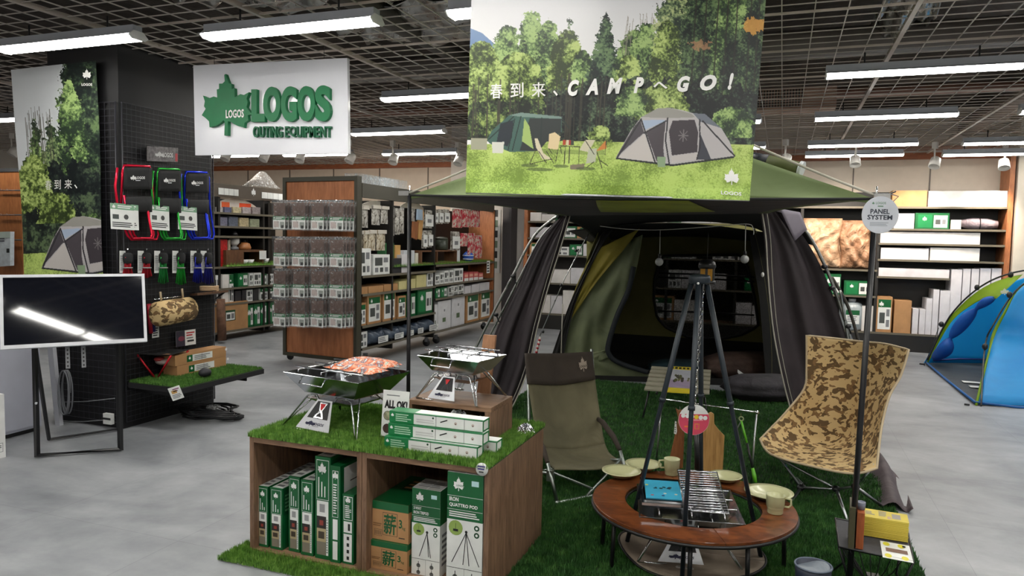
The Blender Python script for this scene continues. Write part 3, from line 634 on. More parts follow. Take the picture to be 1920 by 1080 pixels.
# header plate
a, b, c = fx(275, 302), fx(332, 304), fx(275, 274); mb = MB().prism([(0, 0), (1, 0), (1, 1), (0, 1)], .01, paint((92, 88, 90), .4, 0, .5, 40), affm(a, b, c, NX)); put_text(mb, affm(a, b, c, NX), 'LOGOS', .48, .82, .3, .62, paint((190, 190, 190), .4), .03, z=.012); put_leaf(mb, affm(a, b, c, NX), .38, .28, .4, paint((190, 190, 190), .4), .012)
put_rect(mb, affm(a, b, c, NX), .9, .05, .98, .6, paint((170, 40, 50), .4), .0115)
single('name_plate', mb, 'grey patterned name plate above the hanging folding chairs', 'sign')
# hanging folding chairs: tube frames with black seats
def hang_chair(x0, x1, y0, y1, col, word, o):
    t = thing('folding_chair', '%s framed folding chair hanging on the black pillar' % word, 'chair', fx((x0+x1)/2, y1, o), 0, 'folding chairs hanging on the pillar')
    m = paint(col, .25, .6, .05); P = lambda u, v, d=0: fx(lerp(x0, x1, u), lerp(y0, y1, v), o+d)
    part('back_frame', MB().tube([P(.12, .62), P(.17, .1), P(.2, .03), P(.78, .04), P(.84, .12), P(.86, .5), P(.99, .93), P(.94, 1), P(.52, 1), P(.42, .93), P(.27, .55)], .009, m, 7), t, world=True)
    part('seat_frame', MB().tube([P(.05, .06, .03), P(.0, .3, .03), P(.06, .6, .03), P(.28, .95, .03), P(.36, 1, .03), P(.86, .99, .03), P(.88, .93, .03), P(.76, .6, .03)], .009, m, 7), t, world=True)
    part('seat_frame', MB().tube([P(.2, .42, .05), P(.33, .9, .05), P(.4, .985, .05), P(.8, .985, .05), P(.84, .93, .05), P(.7, .5, .05)], .009, m, 7), t, world=True)
    fb = cloth('black_chair_cloth', (24, 24, 26), (34, 34, 36))
    q = MB().grid(lambda u, v: P(lerp(.2, .84, u), lerp(.06, .34, v), .045+.012*math.sin(PI*u)*math.sin(PI*v)), 8, 6, fb); part('backrest', q, t, world=True, solid=.006)
    q = MB().grid(lambda u, v: P(lerp(.24, .84, u), lerp(.44, .64, v), .05+.02*math.sin(PI*v)), 8, 6, fb); part('seat', q, t, world=True, solid=.006)
    A = affm(P(.38, .25, .065), P(.68, .25, .065), P(.38, .13, .065), NX); mb = MB(); put_leaf(mb, A, .12, .2, .6, WHITE); put_text(mb, A, 'LOGOS', .28, 1, .35, .65, WHITE, .03); put_lines(mb, A, .28, .8, .12, .28, 1, WHITE); part('lettering', mb, t, world=True)
    for dx in ((-.12, -.02) if word == 'red' else (-.05,)):
        A = affm(P(.02+dx, .86, .06), P(.56+dx*0+dx, .88, .075), P(.0+dx, .52, .06), NX); mb = MB().prism([(0, 0), (1, 0), (1, 1), (0, 1)], .002, PAPER, A)
        put_rect(mb, A, 0.0, .78, 1, 1, paint((120, 160, 130), .4), .0024); put_leaf(mb, A, .14, .8, .17, WHITE, .0028); put_lines(mb, A, .3, .95, .82, .96, 2, WHITE, .0028, 3)
        put_rect(mb, A, .08, .4, .34, .58, paint((70, 76, 74), .4), .0028); put_disc(mb, A, .65, .5, .1, paint((70, 70, 70), .4), .0028); put_lines(mb, A, .06, .94, .08, .3, 3, INK, .0028, 4)
        part('hang_tag', mb, t, world=True)
hang_chair(216, 298, 306, 449, (214, 24, 58), 'red', .07); hang_chair(284, 350, 312, 449, (44, 170, 62), 'green', .06); hang_chair(336, 402, 318, 448, (26, 54, 210), 'blue', .05)
# stool bundles
k = 0
for x0, x1, col, word, y1 in [(229, 250, (180, 26, 44), 'leftmost red', 520), (263, 287, (180, 26, 44), 'second red', 522), (294, 318, (30, 130, 60), 'left green', 533), (328, 350, (30, 150, 50), 'right green', 535), (362, 380, (28, 40, 160), 'left blue', 532), (381, 400, (30, 36, 130), 'right blue', 534)]:
    t = thing('stool_bundle', '%s folded little stool in a bundle hanging under the folding chairs' % word, 'stool', fx((x0+x1)/2, y1, .06), 0, 'folded stools hanging on the pillar')
    m = paint(col, .3, .5); cx_ = (x0+x1)/2
    for j in range(6):
        u = (j-2.5)/2.5; lg = MB().tube([fx(cx_+u*4, 482, .06+.02*math.cos(j*2)), fx(cx_+u*5, 500, .06), fx(cx_+u*9, y1-abs(u)*4, .06+.02*math.sin(j*3))], .006, m, 6); part('leg', lg, t, world=True)
    part('seat_cloth', MB().tube([fx(cx_, 474, .07), fx(cx_, 478, .07), fx(cx_, 488, .07), fx(cx_, 494, .07)], [.022, .034, .034, .026], cloth('black_chair_cloth', (24, 24, 26), (34, 34, 36)), 12), t, world=True)
    part('strap', MB().tube([fx(cx_, 501, .07), fx(cx_, 503, .07)], .034, paint((150, 150, 150), .4), 10), t, world=True)
    A = affm(fx(x0-5, 512, .05), fx(x0+6, 512, .05), fx(x0-5, 470, .05), NX); mb = MB().prism([(0, 0), (1, 0), (1, 1), (0, 1)], .002, PAPER, A); put_lines(mb, A, .1, .9, .1, .8, 8, GREY, .003, k); part('hang_tag', mb, t, world=True)
    part('hook', MB().tube([fx(cx_, 469, 0.0), fx(cx_, 469, .1), fx(cx_, 467, .11)], .003, CHROME, 6), t, world=True); k += 1
# camouflage roll on a hook bar
t = thing('rolled_mat', 'rolled camouflage cloth mat hanging from a small chrome bar', 'mat', fx(328, 610, .12)); cm = camo()
a, b = fx(292, 590, .14), fx(357, 578, .14); ax = (b-a)
part('roll', MB().tube([a-ax*.02, a+ax*.04, a+ax*.3, a+ax*.6, b-ax*.03, b+ax*.02], [.06, .095, .1, .098, .094, .06], cm, 18), t, world=True)
for u in (.16, .78): part('strap', MB().tube([a+ax*u+V((0, 0, .09)), a+ax*u+V((-.01, 0, .17))], .008, paint((168, 150, 120), .7), 6), t, world=True)
part('hook_bar', MB().tube([fx(289, 555, .0), fx(289, 561, .13), fx(344, 555, .13), fx(344, 552, 0)], .004, CHROME, 6), t, world=True)
# folded red item beside the television, plank shelf with rope, paper sign
single('folded_stool', MB().tube([fx(279, 570, .06), fx(283, 625, .06)], .016, paint((150, 20, 40), .4), 8).tube([fx(285, 572, .06), fx(288, 622, .06)], .016, paint((30, 34, 90), .4), 8), 'folded red and blue stool hanging just right of the television', 'stool')
A = affm(fx(285, 634, .05), fx(298, 632, .05), fx(285, 612, .05), NX); mb = MB().prism([(0, 0), (1, 0), (1, 1), (0, 1)], .002, PAPER, A); put_lines(mb, A, .1, .9, .1, .9, 4, INK, .003, 3); single('price_tag', mb, 'small white price tag right of the television', 'tag')
A = affm(fx(330, 651, .03), fx(367, 645, .03), fx(329, 622, .03), NX); mb = MB().prism([(0, 0), (1, 0), (1, 1), (0, 1)], .002, PAPER, A)
put_rect(mb, A, 0, 0, .45, 1, paint((52, 50, 66), .4), .0025); put_disc(mb, A, .27, .5, .16, paint((120, 50, 70), .4), .003); put_lines(mb, A, .52, .96, .58, .9, 2, paint((190, 40, 40), .4), .003, 1); put_rect(mb, A, .56, .22, .9, .34, INK, .003); put_lines(mb, A, .52, .96, .4, .55, 1, GREY, .003, 5)
single('notice_card', mb, 'white, purple and red notice card on the pillar under the camouflage roll', 'sign')
t = thing('plank_shelf', 'small brown plank shelf with a coil of rope, top right of the pillar', 'shelf', fx(385, 552, .2)); wd = wood('dark_walnut', (64, 44, 32), (104, 72, 48))
P0 = G(352, 552, 1.02); a, b, c, d = fx(356, 552, .02), fx(405, 550, .02), fx(428, 545, .22), fx(370, 551, .3)
part('board', MB().hexa([v-V((0, 0, .012)) for v in (a, d, c, b)], [v+V((0, 0, .006)) for v in (a, d, c, b)], wd), t, world=True)
part('bracket', MB().tube([c-V((.02, .02, .01)), fx(403, 562, .01)], .008, BLACK, 6), t, world=True)
part('rope_coil', MB().tube([V(((a+c)/2))+V((.07*math.cos(k*.5), .07*math.sin(k*.5), .015+.001*k)) for k in range(40)], .008, paint((176, 150, 118), .8), 6), t, world=True)
# grass covered shelf low on the pillar
zt = .36; g = [G(x, y, zt) for x, y in [(238, 716), (346, 724), (468, 690), (400, 668)]]
xs1 = max(g[1].x, g[2].x)
t = thing('grass_shelf', 'low black shelf covered with artificial grass at the foot of the pillar', 'shelf', (PX1, 4.5, zt-.03))
TURF = NT('artificial_grass_blade'); _c = TURF.noise(30, 4, TURF.coord(), .7); TURF.l(TURF.ramp(_c, [(.3, s2l((38, 70, 24))), (.5, s2l((72, 118, 40))), (.72, s2l((120, 164, 72)))]), TURF.b.inputs['Base Color']); TURF.b.inputs['Roughness'].default_value = .55; TURF = TURF.m
SX0, SX1, SY0, SY1 = PX1+.03, PX1+.55, 4.14, 5.05
part('board', MB().box(SX0, SX1, SY0, SY1, zt-.045, zt-.005, BLACK), t, world=True); part('turf_mat', MB().box(SX0, SX1-.01, SY0+.01, SY1, zt-.005, zt, paint((50, 76, 34), .8)), t, world=True)
turf_blades('turf_blades', [(SX0, SX1-.01, SY0, SY1)], 16000, .022, zt, t, TURF)
for y in (4.25, 4.95): part('bracket', MB().box(SX0-.02, SX1-.1, y-.006, y+.006, zt-.1, zt-.045, BLACK), t, world=True)
# stool, boxes on that shelf
def xstool(c, s, h, col, label):
    t = thing('camp_stool', label, 'stool', c, .3); m = paint(col, .3, .5); fb = cloth('black_chair_cloth', (24, 24, 26), (34, 34, 36))
    for (ax_, ay), (bx, by) in [((-1, -1), (-.08, -1)), ((1, -1), (.08, -1)), ((-1, 1), (-.08, 1)), ((1, 1), (.08, 1))]:
        part('leg', MB().tube([(ax_*s, ay*s, h), (bx*s, by*s*.8, .006)], .008, m, 7), t)
    part('seat', MB().grid(lambda u, v: ((u-.5)*2*s, (v-.5)*2*s, h+.004-.03*math.sin(PI*u)*math.sin(PI*v)), 8, 8, fb), t, solid=.004)
    return t
p = G(303, 706, zt); xstool((min(p.x, SX1-.15), p.y+.02, zt), .135, .19, (190, 30, 44), 'small red legged camp stool with black seat on the grass shelf')
mb = MB().ball(V((min(p.x, SX1-.16), p.y+.02, zt+.12)), .06, paint((196, 180, 178), .5, 0, .3, 20), 12, 8, (1.1, 1, .5)); mb.ball(V((min(p.x, SX1-.16)-.01, p.y-.01, zt+.14)), .04, paint((186, 70, 70), .5, 0, .3, 20), 10, 6, (1.1, 1, .5)); single('sandwich_pack', mb, 'red and white plastic wrapped pack lying on the camp stool', 'package', kind=None)
def carton(mb, M, w_, h_, d_, m):           # M: front lower left corner frame
    mb.T = M; mb.box(0, w_, 0, h_, -d_, 0, m); mb.T = None
for i, (xa, xb, yb, yt, lb) in enumerate([(345, 420, 690, 671, 'lower of two flat kraft cartons on the grass shelf'), (336, 426, 678, 658, 'upper of two flat kraft cartons on the grass shelf')]):
    zb = zt+.004+i*.085; mb = MB(); M = frame((SX1-.34, 4.42 if i else 4.44, zb), (0, 1, 0)); carton(mb, M, .56 if i else .54, .083, .14, KRAFT)
    put_rect(mb, M, .12, .015, .4, .068, PAPER, .001); put_rect(mb, M, .12, .015, .18, .068, GREEN, .0015); put_leaf(mb, M, .15, .03, .03, WHITE, .002); put_lines(mb, M, .2, .38, .02, .06, 3, GREY, .002, i); put_rect(mb, M, .28, .015, .283, .068, INK, .002)
    put_disc(mb, M, .56, .06, .012, WHITE, .002); single('carton', mb, lb, 'box')
q = G(372, 690, zt); single('dark_pouch', MB().ball(V((SX1-.12, 4.5, zt+.045)), .045, paint((30, 30, 36), .6), 12, 8, (1, 1.2, .8)), 'small dark cloth pouch in front of the kraft cartons', 'pouch')
A = affm(G(324, 748, .36), G(344, 745, .36), G(314, 726, .42), V((.8, -.6, 0))); mb = MB()
pa = PL(324, 752, (SX1+.01, 0, 0), NX); pb = PL(345, 745, (SX1+.01, 0, 0), NX); pc = PL(314, 729, (SX1+.01, 0, 0), NX); A = affm(pa, pb, pc, NX); mb.prism([(0, 0), (1, 0), (1, 1), (0, 1)], .003, PAPER, A); put_rect(mb, A, .15, .5, .6, .75, paint((190, 150, 90), .4), .004); put_lines(mb, A, .1, .9, .12, .45, 3, GREY, .004, 7); put_lines(mb, A, .3, .9, .6, .9, 2, paint((130, 60, 110), .4), .004, 8)
single('price_card', mb, 'white price card hanging on the edge of the grass shelf', 'tag')
# cable coil on the floor
cc = G(392, 783, 0); mb = MB(); rg = random.Random(3)
pts = [cc+V((.25*math.cos(k*.42)*(1+.25*math.sin(k*1.3)), .14*math.sin(k*.42)*(1+.3*math.sin(k*.9)), .012+.0007*k+.006*math.sin(k*2.1))) for k in range(110)]
single('cable_coil', MB().tube(pts, .008, BLACKM, 6), 'coil of black cable lying on the floor by the pillar', 'cable')
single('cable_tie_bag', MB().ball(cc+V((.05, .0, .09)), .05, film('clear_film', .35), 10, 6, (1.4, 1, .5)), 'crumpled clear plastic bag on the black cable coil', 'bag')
# ---------------------------------------------------------------- television on its stand
TILT = math.radians(13)
def make_tv():
    c4 = [D(1, 655, 4.47), D(276, 641, 4.92), D(272, 515, 4.95), D(4, 516, 4.5)]
    zb, zt_ = (c4[0].z+c4[1].z)/2, (c4[2].z+c4[3].z)/2; a = V((c4[0].x, c4[0].y, zb)); b = V((c4[1].x, c4[1].y, zb)); xd = (b-a).normalized(); L = (b-a).length; h = zt_-zb
    M = frame(a, xd); bk_ = V((xd.y, -xd.x, 0))*-1; M = frame(a, xd, None, V((0, 0, math.cos(TILT)))+bk_*math.sin(TILT)); h /= math.cos(TILT); n = M.to_3x3() @ V((0, 0, 1))
    t = thing('television', 'black flat screen television in a white frame on a black stand', 'television', (a+b)/2); 
    ROOT[t.name] = Matrix.Translation((a+b)/2)
    mb = MB(); mb.T = M; fr = paint((222, 224, 230), .3); bw = .018
    for x0, x1, y0, y1 in [(0, L, 0, bw*1.3), (0, L, h-bw, h), (0, bw, bw*1.3, h-bw), (L-bw, L, bw*1.3, h-bw)]: mb.box(x0, x1, y0, y1, -.05, .008, fr)
    mb.T = None; part('bezel', mb, t, world=True, label='white bezel')
    sm = NT('black_glossy_screen'); sm.b.inputs['Base Color'].default_value = (.006, .007, .012, 1); sm.b.inputs['Specular IOR Level'].default_value = .8
    sm.l(sm.ramp(sm.noise(1.5, 2, sm.coord()), [(.3, (.035,)*3), (.7, (.06,)*3)]), sm.b.inputs['Roughness'])
    mb = MB(); mb.T = M; mb.box(bw, L-bw, bw*1.3, h-bw, -.03, .001, sm.m); part('screen', mb, t, world=True)
    mb = MB(); mb.T = M; mb.box(.03, L-.03, .03, h-.03, -.075, -.05, BLACK); part('back_panel', mb, t, world=True)
    for x in (.42, .53):
        mb = MB(); mb.T = M; mb.box(x*L, x*L+.025, -.14, .3, -.09, -.076, GREY)
        for q in range(5): mb.box(x*L+.008, x*L+.017, -.13+q*.026, -.118+q*.026, -.076, -.0755, BLACK)
        mb.T = None; part('mounting_rail', mb, t, world=True)
    return a, b, M, L, h, n
TA, TB, TM, TL, TH_, TN = make_tv()
def make_stand():
    fl, fr_ = G(70, 858, 0), G(226, 846, 0); t = thing('television_stand', 'black tubular metal stand under the television', 'stand', (fl+fr_)/2)
    m = paint((18, 18, 21), .3); w_ = .013
    def sq(pts, closed=False): return MB().tube(pts, .021, m, 4, closed=closed)
    zt2 = TA.z+.02
    back = V((-TN.x, -TN.y, 0)).normalized()
    tl, tr = V((*(fl+back*.03).xy, zt2)), V((*(fr_+back*.03).xy, zt2))
    part('front_frame', sq([fl+V((0, 0, .016)), fr_+V((0, 0, .016)), tr, tl], True), t, world=True)
    bl, br = G(92, 828, 0), G(222, 808, 0)
    part('rear_frame', MB().tube([tl+back*.05+V((0, 0, -.03)), bl+V((0, 0, .016)), br+V((0, 0, .016)), tr+back*.05+V((0, 0, -.03))], .014, m, 4), t, world=True)
    for s_, q in ((0, tl), (1, tr)): part('upright', MB().tube([q, q+V((0, 0, .4))+back*.03], .014, m, 4), t, world=True)
    a = lerp(fl, tl, .45)+V((0, 0, .016)); part('bolt', MB().tube([a-back*.03, a+back*.05], .008, CHROME, 6), t, world=True)
make_stand()
# white cabinet, cartons, cables behind the television
a, b = G(-60, 842, 0), G(78, 806, 0); d = (b-a); n = V((-d.y, d.x, 0)).normalized(); cab = paint((196, 198, 212), .5, 0, .03); M = frame(a, d)
t = thing('cabinet', 'pale grey white cabinet standing behind the television stand', 'cabinet', (a+b)/2+n*.2)
mb = MB(); mb.T = M; mb.box(0, d.length, .03, .95, -.42, 0, cab); mb.T = None; part('body', mb, t, world=True)
mb = MB(); mb.T = M; mb.box(0.01, d.length-.01, 0, .03, -.4, -.01, BLACK); mb.T = None; part('plinth', mb, t, world=True)
mb = MB(); mb.T = M; mb.box(.1, d.length-.01, .05, .93, 0, .012, cab); mb.T = None; part('door', mb, t, world=True)
a = G(-40, 868, 0); b = G(11, 857, 0); d = b-a; M = frame(a, d); mb = MB(); mb.T = M; mb.box(0, d.length, 0, .42, -.3, 0, WHITE); mb.T = None
put_rect(mb, M, d.length-.055, .04, d.length-.015, .1, GREY, .001); put_rect(mb, M, d.length-.052, .043, d.length-.018, .097, WHITE, .0015); put_text(mb, M, 'F', d.length-.045, d.length-.025, .055, .085, INK, .02, z=.002)
single('white_carton', mb, 'tall white carton cut off by the left edge of the picture', 'box')
a = G(92, 800, 0)+V((.02, .05, 0)); mb = MB().hexa([a+V(v) for v in ((-.02, 0, .0), (.03, 0, 0), (.03, .03, 0), (-.02, .03, 0))], [a+V(v) for v in ((-.12, .02, .66), (-.06, .02, .66), (-.06, .05, .66), (-.12, .05, .66))], paint((190, 192, 200), .4)); single('white_board', mb, 'narrow white panel leaning inside the television stand', 'panel')
a = G(100, 800, 0)+V((.06, .06, .26)); mb = MB()
mb.tube([a+V((.05*math.cos(k*.35), .02*math.sin(k*.1), .17*math.sin(k*.35))) for k in range(60)], .006, paint((120, 122, 128), .5), 6); single('white_cable_loop', mb, 'loop of grey cable hanging behind the television stand', 'cable')
a = PL(206, 784, (0, PY0-.03, 0), (0, 1, 0)); mb = MB().box(a.x-.035, a.x+.045, a.y-.03, a.y, a.z-.04, a.z+.04, PAPER); mb.box(a.x-.03, a.x+.04, a.y-.035, a.y-.03, a.z-.004, a.z+.01, BLACK); single('power_adapter', mb, 'white power adapter hanging on the black grid near the floor', 'adapter')
for (xa, ya), (xb, yb), w_ in [((108, 754), (215, 747), 'upper'), ((100, 790), (215, 786), 'lower')]:
    p0 = PL(xa, ya, (0, PY0-.03, 0), (0, 1, 0)); p1 = PL(xb, yb, (0, PY0-.03, 0), (0, 1, 0)); single('cable', MB().tube([p0, lerp(p0, p1, .5)-V((0, 0, .01)), p1], .004, GREY, 6), '%s of two thin grey cables strung behind the television stand' % w_, 'cable')
# fixture at the far left, behind the poster: brown slatted panel with hooks and a clear packet
yb_ = 6.2; f = lambda x, y, o=0: PL(x, y, (0, yb_-o, 0), (0, 1, 0)); wp = wood('orange_pine', (128, 76, 40), (166, 106, 62), (3, 3, .5))
p0, p1 = f(-40, 780), f(50, 780); zt3 = f(20, 322).z
t = thing('hook_stand', 'orange pine display board with steel hooks behind the forest poster', 'display panel', (lerp(p0.x, p1.x, .5), yb_, 0))
part('board', MB().box(p0.x, p1.x, yb_, yb_+.03, 0.05, zt3, wp), t, world=True); part('frame_rail', MB().box(p0.x, p1.x, yb_-.01, yb_+.04, zt3, zt3+.04, DGREY), t, world=True); part('base', MB().box(p0.x, p1.x, yb_-.1, yb_+.14, 0, .05, BLACK), t, world=True)
for y in (357, 403, 450): 
    a, b = f(0, y, .03), f(40, y, .03); part('hook_bar', MB().tube([a, b], .008, DGREY, 6), t, world=True)
    for x in (5, 17, 28): q = f(x, y, .03); part('hook', MB().tube([q, q+V((0, -.09, 0)), q+V((0, -.1, .015))], .003, CHROME, 5), t, world=True)
a = f(0, 500, .1); b = f(28, 500, .1); mb = MB(); M = affm(f(0, 500, .08), f(27, 500, .08), f(0, 435, .08), (0, -1, 0)); mb.prism([(.02, 0), (.98, .03), (1, 1), (0, .98)], .05, paint((196, 204, 210), .3, 0, .15, 20), M); put_rect(mb, M, .75, .4, .95, .52, INK, .052); put_rect(mb, M, 0, .82, 1, 1, paint((176, 190, 182), .3), .052); put_lines(mb, M, .05, .9, .7, .84, 2, paint((80, 80, 90), .4), .053, 2)
single('clear_packet', mb, 'clear packet of white goods hanging at the far left panel', 'package')
# ================================================================ wooden display cubes in the foreground
oak = wood('brown_oak_veneer', (92, 68, 52), (142, 110, 86), (5, 5, .7), .5, 10)
oakh = wood('brown_oak_edge', (98, 72, 54), (148, 116, 90), (.7, 5, 5), .5, 10)
CY0, CY1, CZ = 2.73, 3.45, .555
def cube(x0, x1, label):
    t = thing('display_cube', label, 'display cube', ((x0+x1)/2, (CY0+CY1)/2, .0), 0, 'open wooden display cubes'); th = .024
    part('side_panel', MB().box(x0, x0+th, CY0, CY1, .0, CZ, oak), t, world=True, bev=.0015); part('side_panel', MB().box(x1-th, x1, CY0, CY1, .0, CZ, oak), t, world=True, bev=.0015)
    part('top_panel', MB().box(x0+th, x1-th, CY0, CY1, CZ-th, CZ, oakh), t, world=True); part('bottom_panel', MB().box(x0+th, x1-th, CY0, CY1, .002, .021, oakh), t, world=True)
    part('back_panel', MB().box(x0+th, x1-th, CY1-.012, CY1, .02+th, CZ-th, oak), t, world=True)
    t2 = thing('turf_mat', 'bright artificial grass mat on top of %s' % label.split(' display')[0].replace('open', 'the'), 'grass mat', ((x0+x1)/2, (CY0+CY1)/2, CZ)); 
    part('backing', MB().box(x0, x1, CY0, CY1+.02, CZ+.0005, CZ+.005, paint((46, 70, 32), .8)), t2, world=True)
    turf_blades('turf_blades', [(x0+.001, x1-.001, CY0-.014, CY1+.02)], 62000, .030, CZ+.004, t2, TURF2, wd=.0026)
    return t
TURF2 = NT('bright_artificial_grass'); _c = TURF2.noise(32, 4, TURF2.coord(), .7); TURF2.l(TURF2.ramp(_c, [(.3, s2l((56, 96, 32))), (.5, s2l((100, 146, 54))), (.72, s2l((150, 188, 92)))]), TURF2.b.inputs['Base Color']); TURF2.b.inputs['Roughness'].default_value = .5; TURF2 = TURF2.m
CX0, CX1, CX2 = -2.295, -1.69, -1.085
cube(CX0, CX1-.001, 'left open wooden cube display box holding tall green cartons'); cube(CX1+.001, CX2, 'right open wooden cube display box holding firewood cartons')
TZ = CZ+.018                                # things stand down in the blades
def pk(mb, M, w_, h_, m, style, s=0, W2=None):   # printed front of a carton, w_ by h_, on frame M at its lower left
    if style == 'grill':
        put_rect(mb, M, 0, 0, w_, h_, m, .0003)
        put_rect(mb, M, w_*.1, h_*.58, w_*.9, h_*.97, WHITE, .0006); put_rect(mb, M, w_*.12, h_*.585, w_*.88, h_*.965, GREEN, .0009); put_leaf(mb, M, w_*.47, h_*.83, h_*.11 if h_ < .4 else h_*.12, WHITE, .0012)
        for q in range(3): put_rect(mb, M, w_*(.22+.2*q), h_*(.61), w_*(.26+.2*q)+.0015, h_*.80-.02*q, WHITE, .0012)
        put_rect(mb, M, w_*.12, h_*.42, w_*.88, h_*.57, PAPER, .0006); put_rect(mb, M, w_*.3, h_*.46, w_*.65, h_*.54, paint((150, 150, 152), .5), .0009)
        put_rect(mb, M, w_*.12, h_*.30, w_*.72, h_*.42, paint((46, 40, 40), .5), .0006); put_rect(mb, M, w_*.3, h_*.33, w_*.55, h_*.38, paint((140, 60, 50), .5), .0009)
        put_rect(mb, M, w_*.12, h_*.17, w_*.72, h_*.30, paint((176, 160, 124), .5), .0006); put_rect(mb, M, w_*.22, h_*.20, w_*.62, h_*.27, paint((70, 60, 50), .5), .0009)
        put_rect(mb, M, w_*.12, h_*.04, w_*.72, h_*.17, paint((128, 122, 108), .5), .0006); put_rect(mb, M, w_*.74, h_*.04, w_*.88, h_*.42, PAPER, .0006); put_lines(mb, M, w_*.76, w_*.86, h_*.06, h_*.4, 14, GREY, .0009, s)
def small_carton(x0, x1, y0, y1, h, label, style='grill', tilt=0):
    w_ = x1-x0; mb = MB(); mb.box(x0, x1, y0, y1, 0, h, GREEN); M = frame((x0, y0, 0), (1, 0, 0))
    pk(mb, M, w_, h, GREEN, style, int(h*1000))
    A = affm((x0, y0, h), (x1, y0, h), (x0, y1, h), (0, 0, 1)); put_rect(mb, A, .06, .02, .94, .98, PAPER, .0004); put_lines(mb, A, .2, .8, .05, .95, 9, GREY, .0008, 3)
    A = frame((x1, y0, 0), (0, 1, 0)); put_rect(mb, A, .01, h*.55, y1-y0-.01, h*.97, DKGREEN, .0004); put_lines(mb, A, .02, .2, h*.6, h*.9, 5, paint((90, 140, 100), .4), .0008, 4); put_rect(mb, A, .01, h*.04, y1-y0-.01, h*.5, GREEN, .0004)
    mb2 = mb; 
    for i, v in enumerate(mb2.v):
        mb2.v[i] = (v[0]+tilt*v[2], v[1], v[2]+.0225)
    return single('product_carton', mb2, label, 'box', group='tall green cartons in the left cube')
f = lambda x: PL(x, 1000, (0, CY0+.035, 0), (0, 1, 0)).x
hz = lambda y, x: PL(x, y, (0, CY0+.035, 0), (0, 1, 0)).z-.045
for i, (xa, xb, yt, dp, lb, yo) in enumerate([(484, 503, 902, .4, 'leftmost short green grill carton in the left cube', 0), (507, 530, 905, .4, 'second short green grill carton from the left in the left cube', .0), (539, 560, 885, .5, 'third green grill carton, middle height, in the left cube', .01), (564, 588, 890, .45, 'fourth green grill carton, middle height, in the left cube', .0), (592, 621, 845, .5, 'tallest green grill carton in the left cube', -.005)]):
    y0 = CY0+.035+yo; a, b = f(xa), f(xb); small_carton(a, b-.002, y0, y0+dp, max(.2, hz(yt, xa)), lb)
a, b = f(623), f(641); mb = MB(); h = hz(878, 625)+.04; mb.box(a, b, CY0+.02, CY0+.5, .0225, .0225+h, GREEN); M = frame((a, CY0+.02, .0225), (1, 0, 0)); w_ = b-a
put_rect(mb, M, w_*.2, h*.47, w_*.8, h*.95, WHITE, .0004); put_rect(mb, M, w_*.24, h*.475, w_*.76, h*.945, GREEN, .0007); put_leaf(mb, M, w_*.5, h*.86, .04, WHITE, .001); put_lines(mb, M, w_*.3, w_*.7, h*.5, h*.82, 12, WHITE, .001, 3)
put_rect(mb, M, w_*.25, h*.03, w_*.75, h*.22, WHITE, .0004); put_rect(mb, M, w_*.25, h*.24, w_*.75, h*.45, WHITE, .0004)
M2 = frame((b, CY0+.02, .0225), (0, 1, 0)); put_rect(mb, M2, .03, h*.5, .45, h*.97, PAPER, .0006); put_rect(mb, M2, .08, h*.8, .2, h*.81, INK, .001); put_rect(mb, M2, .08, h*.7, .2, h*.71, INK, .001)
single('product_carton', mb, 'thin deep green carton with a white side, sixth in the left cube', 'box', group='tall green cartons in the left cube')
a, b = f(643), f(664); mb = MB(); h = hz(925, 650)+.02; y0 = CY0+.0; mb.box(a, b, y0+.03, y0+.2, .0225, .0225+h, GREEN); M = frame((a, y0+.03, .0225), (1, 0, 0)); w_ = b-a
put_rect(mb, M, w_*.12, h*.63, w_*.9, h*.97, WHITE, .0004); put_rect(mb, M, w_*.16, h*.64, w_*.86, h*.96, GREEN, .0007); put_leaf(mb, M, w_*.5, h*.87, .035, WHITE, .001); put_lines(mb, M, w_*.25, w_*.8, h*.66, h*.85, 7, WHITE, .001, 2)
put_rect(mb, M, w_*.12, h*.45, w_*.85, h*.61, WHITE, .0004); put_rect(mb, M, w_*.12, h*.03, w_*.85, h*.43, WHITE, .0004)
for q in range(4): put_rect(mb, M, w_*.4, h*(.06+.095*q), w_*.62, h*(.11+.095*q), INK, .0008)
put_rect(mb, M, w_*.5, h*.48, w_*.7, h*.58, INK, .0008); single('product_carton', mb, 'small green and white carton with black icons, rightmost in the left cube', 'box', group='tall green cartons in the left cube')
# a long white and green carton lying deep in the left cube, seen over the others
single('long_carton', MB().box(-2.07, -1.99, 3.2, 3.42, .0225, .44, PAPER), 'white carton standing at the back of the left cube', 'box')
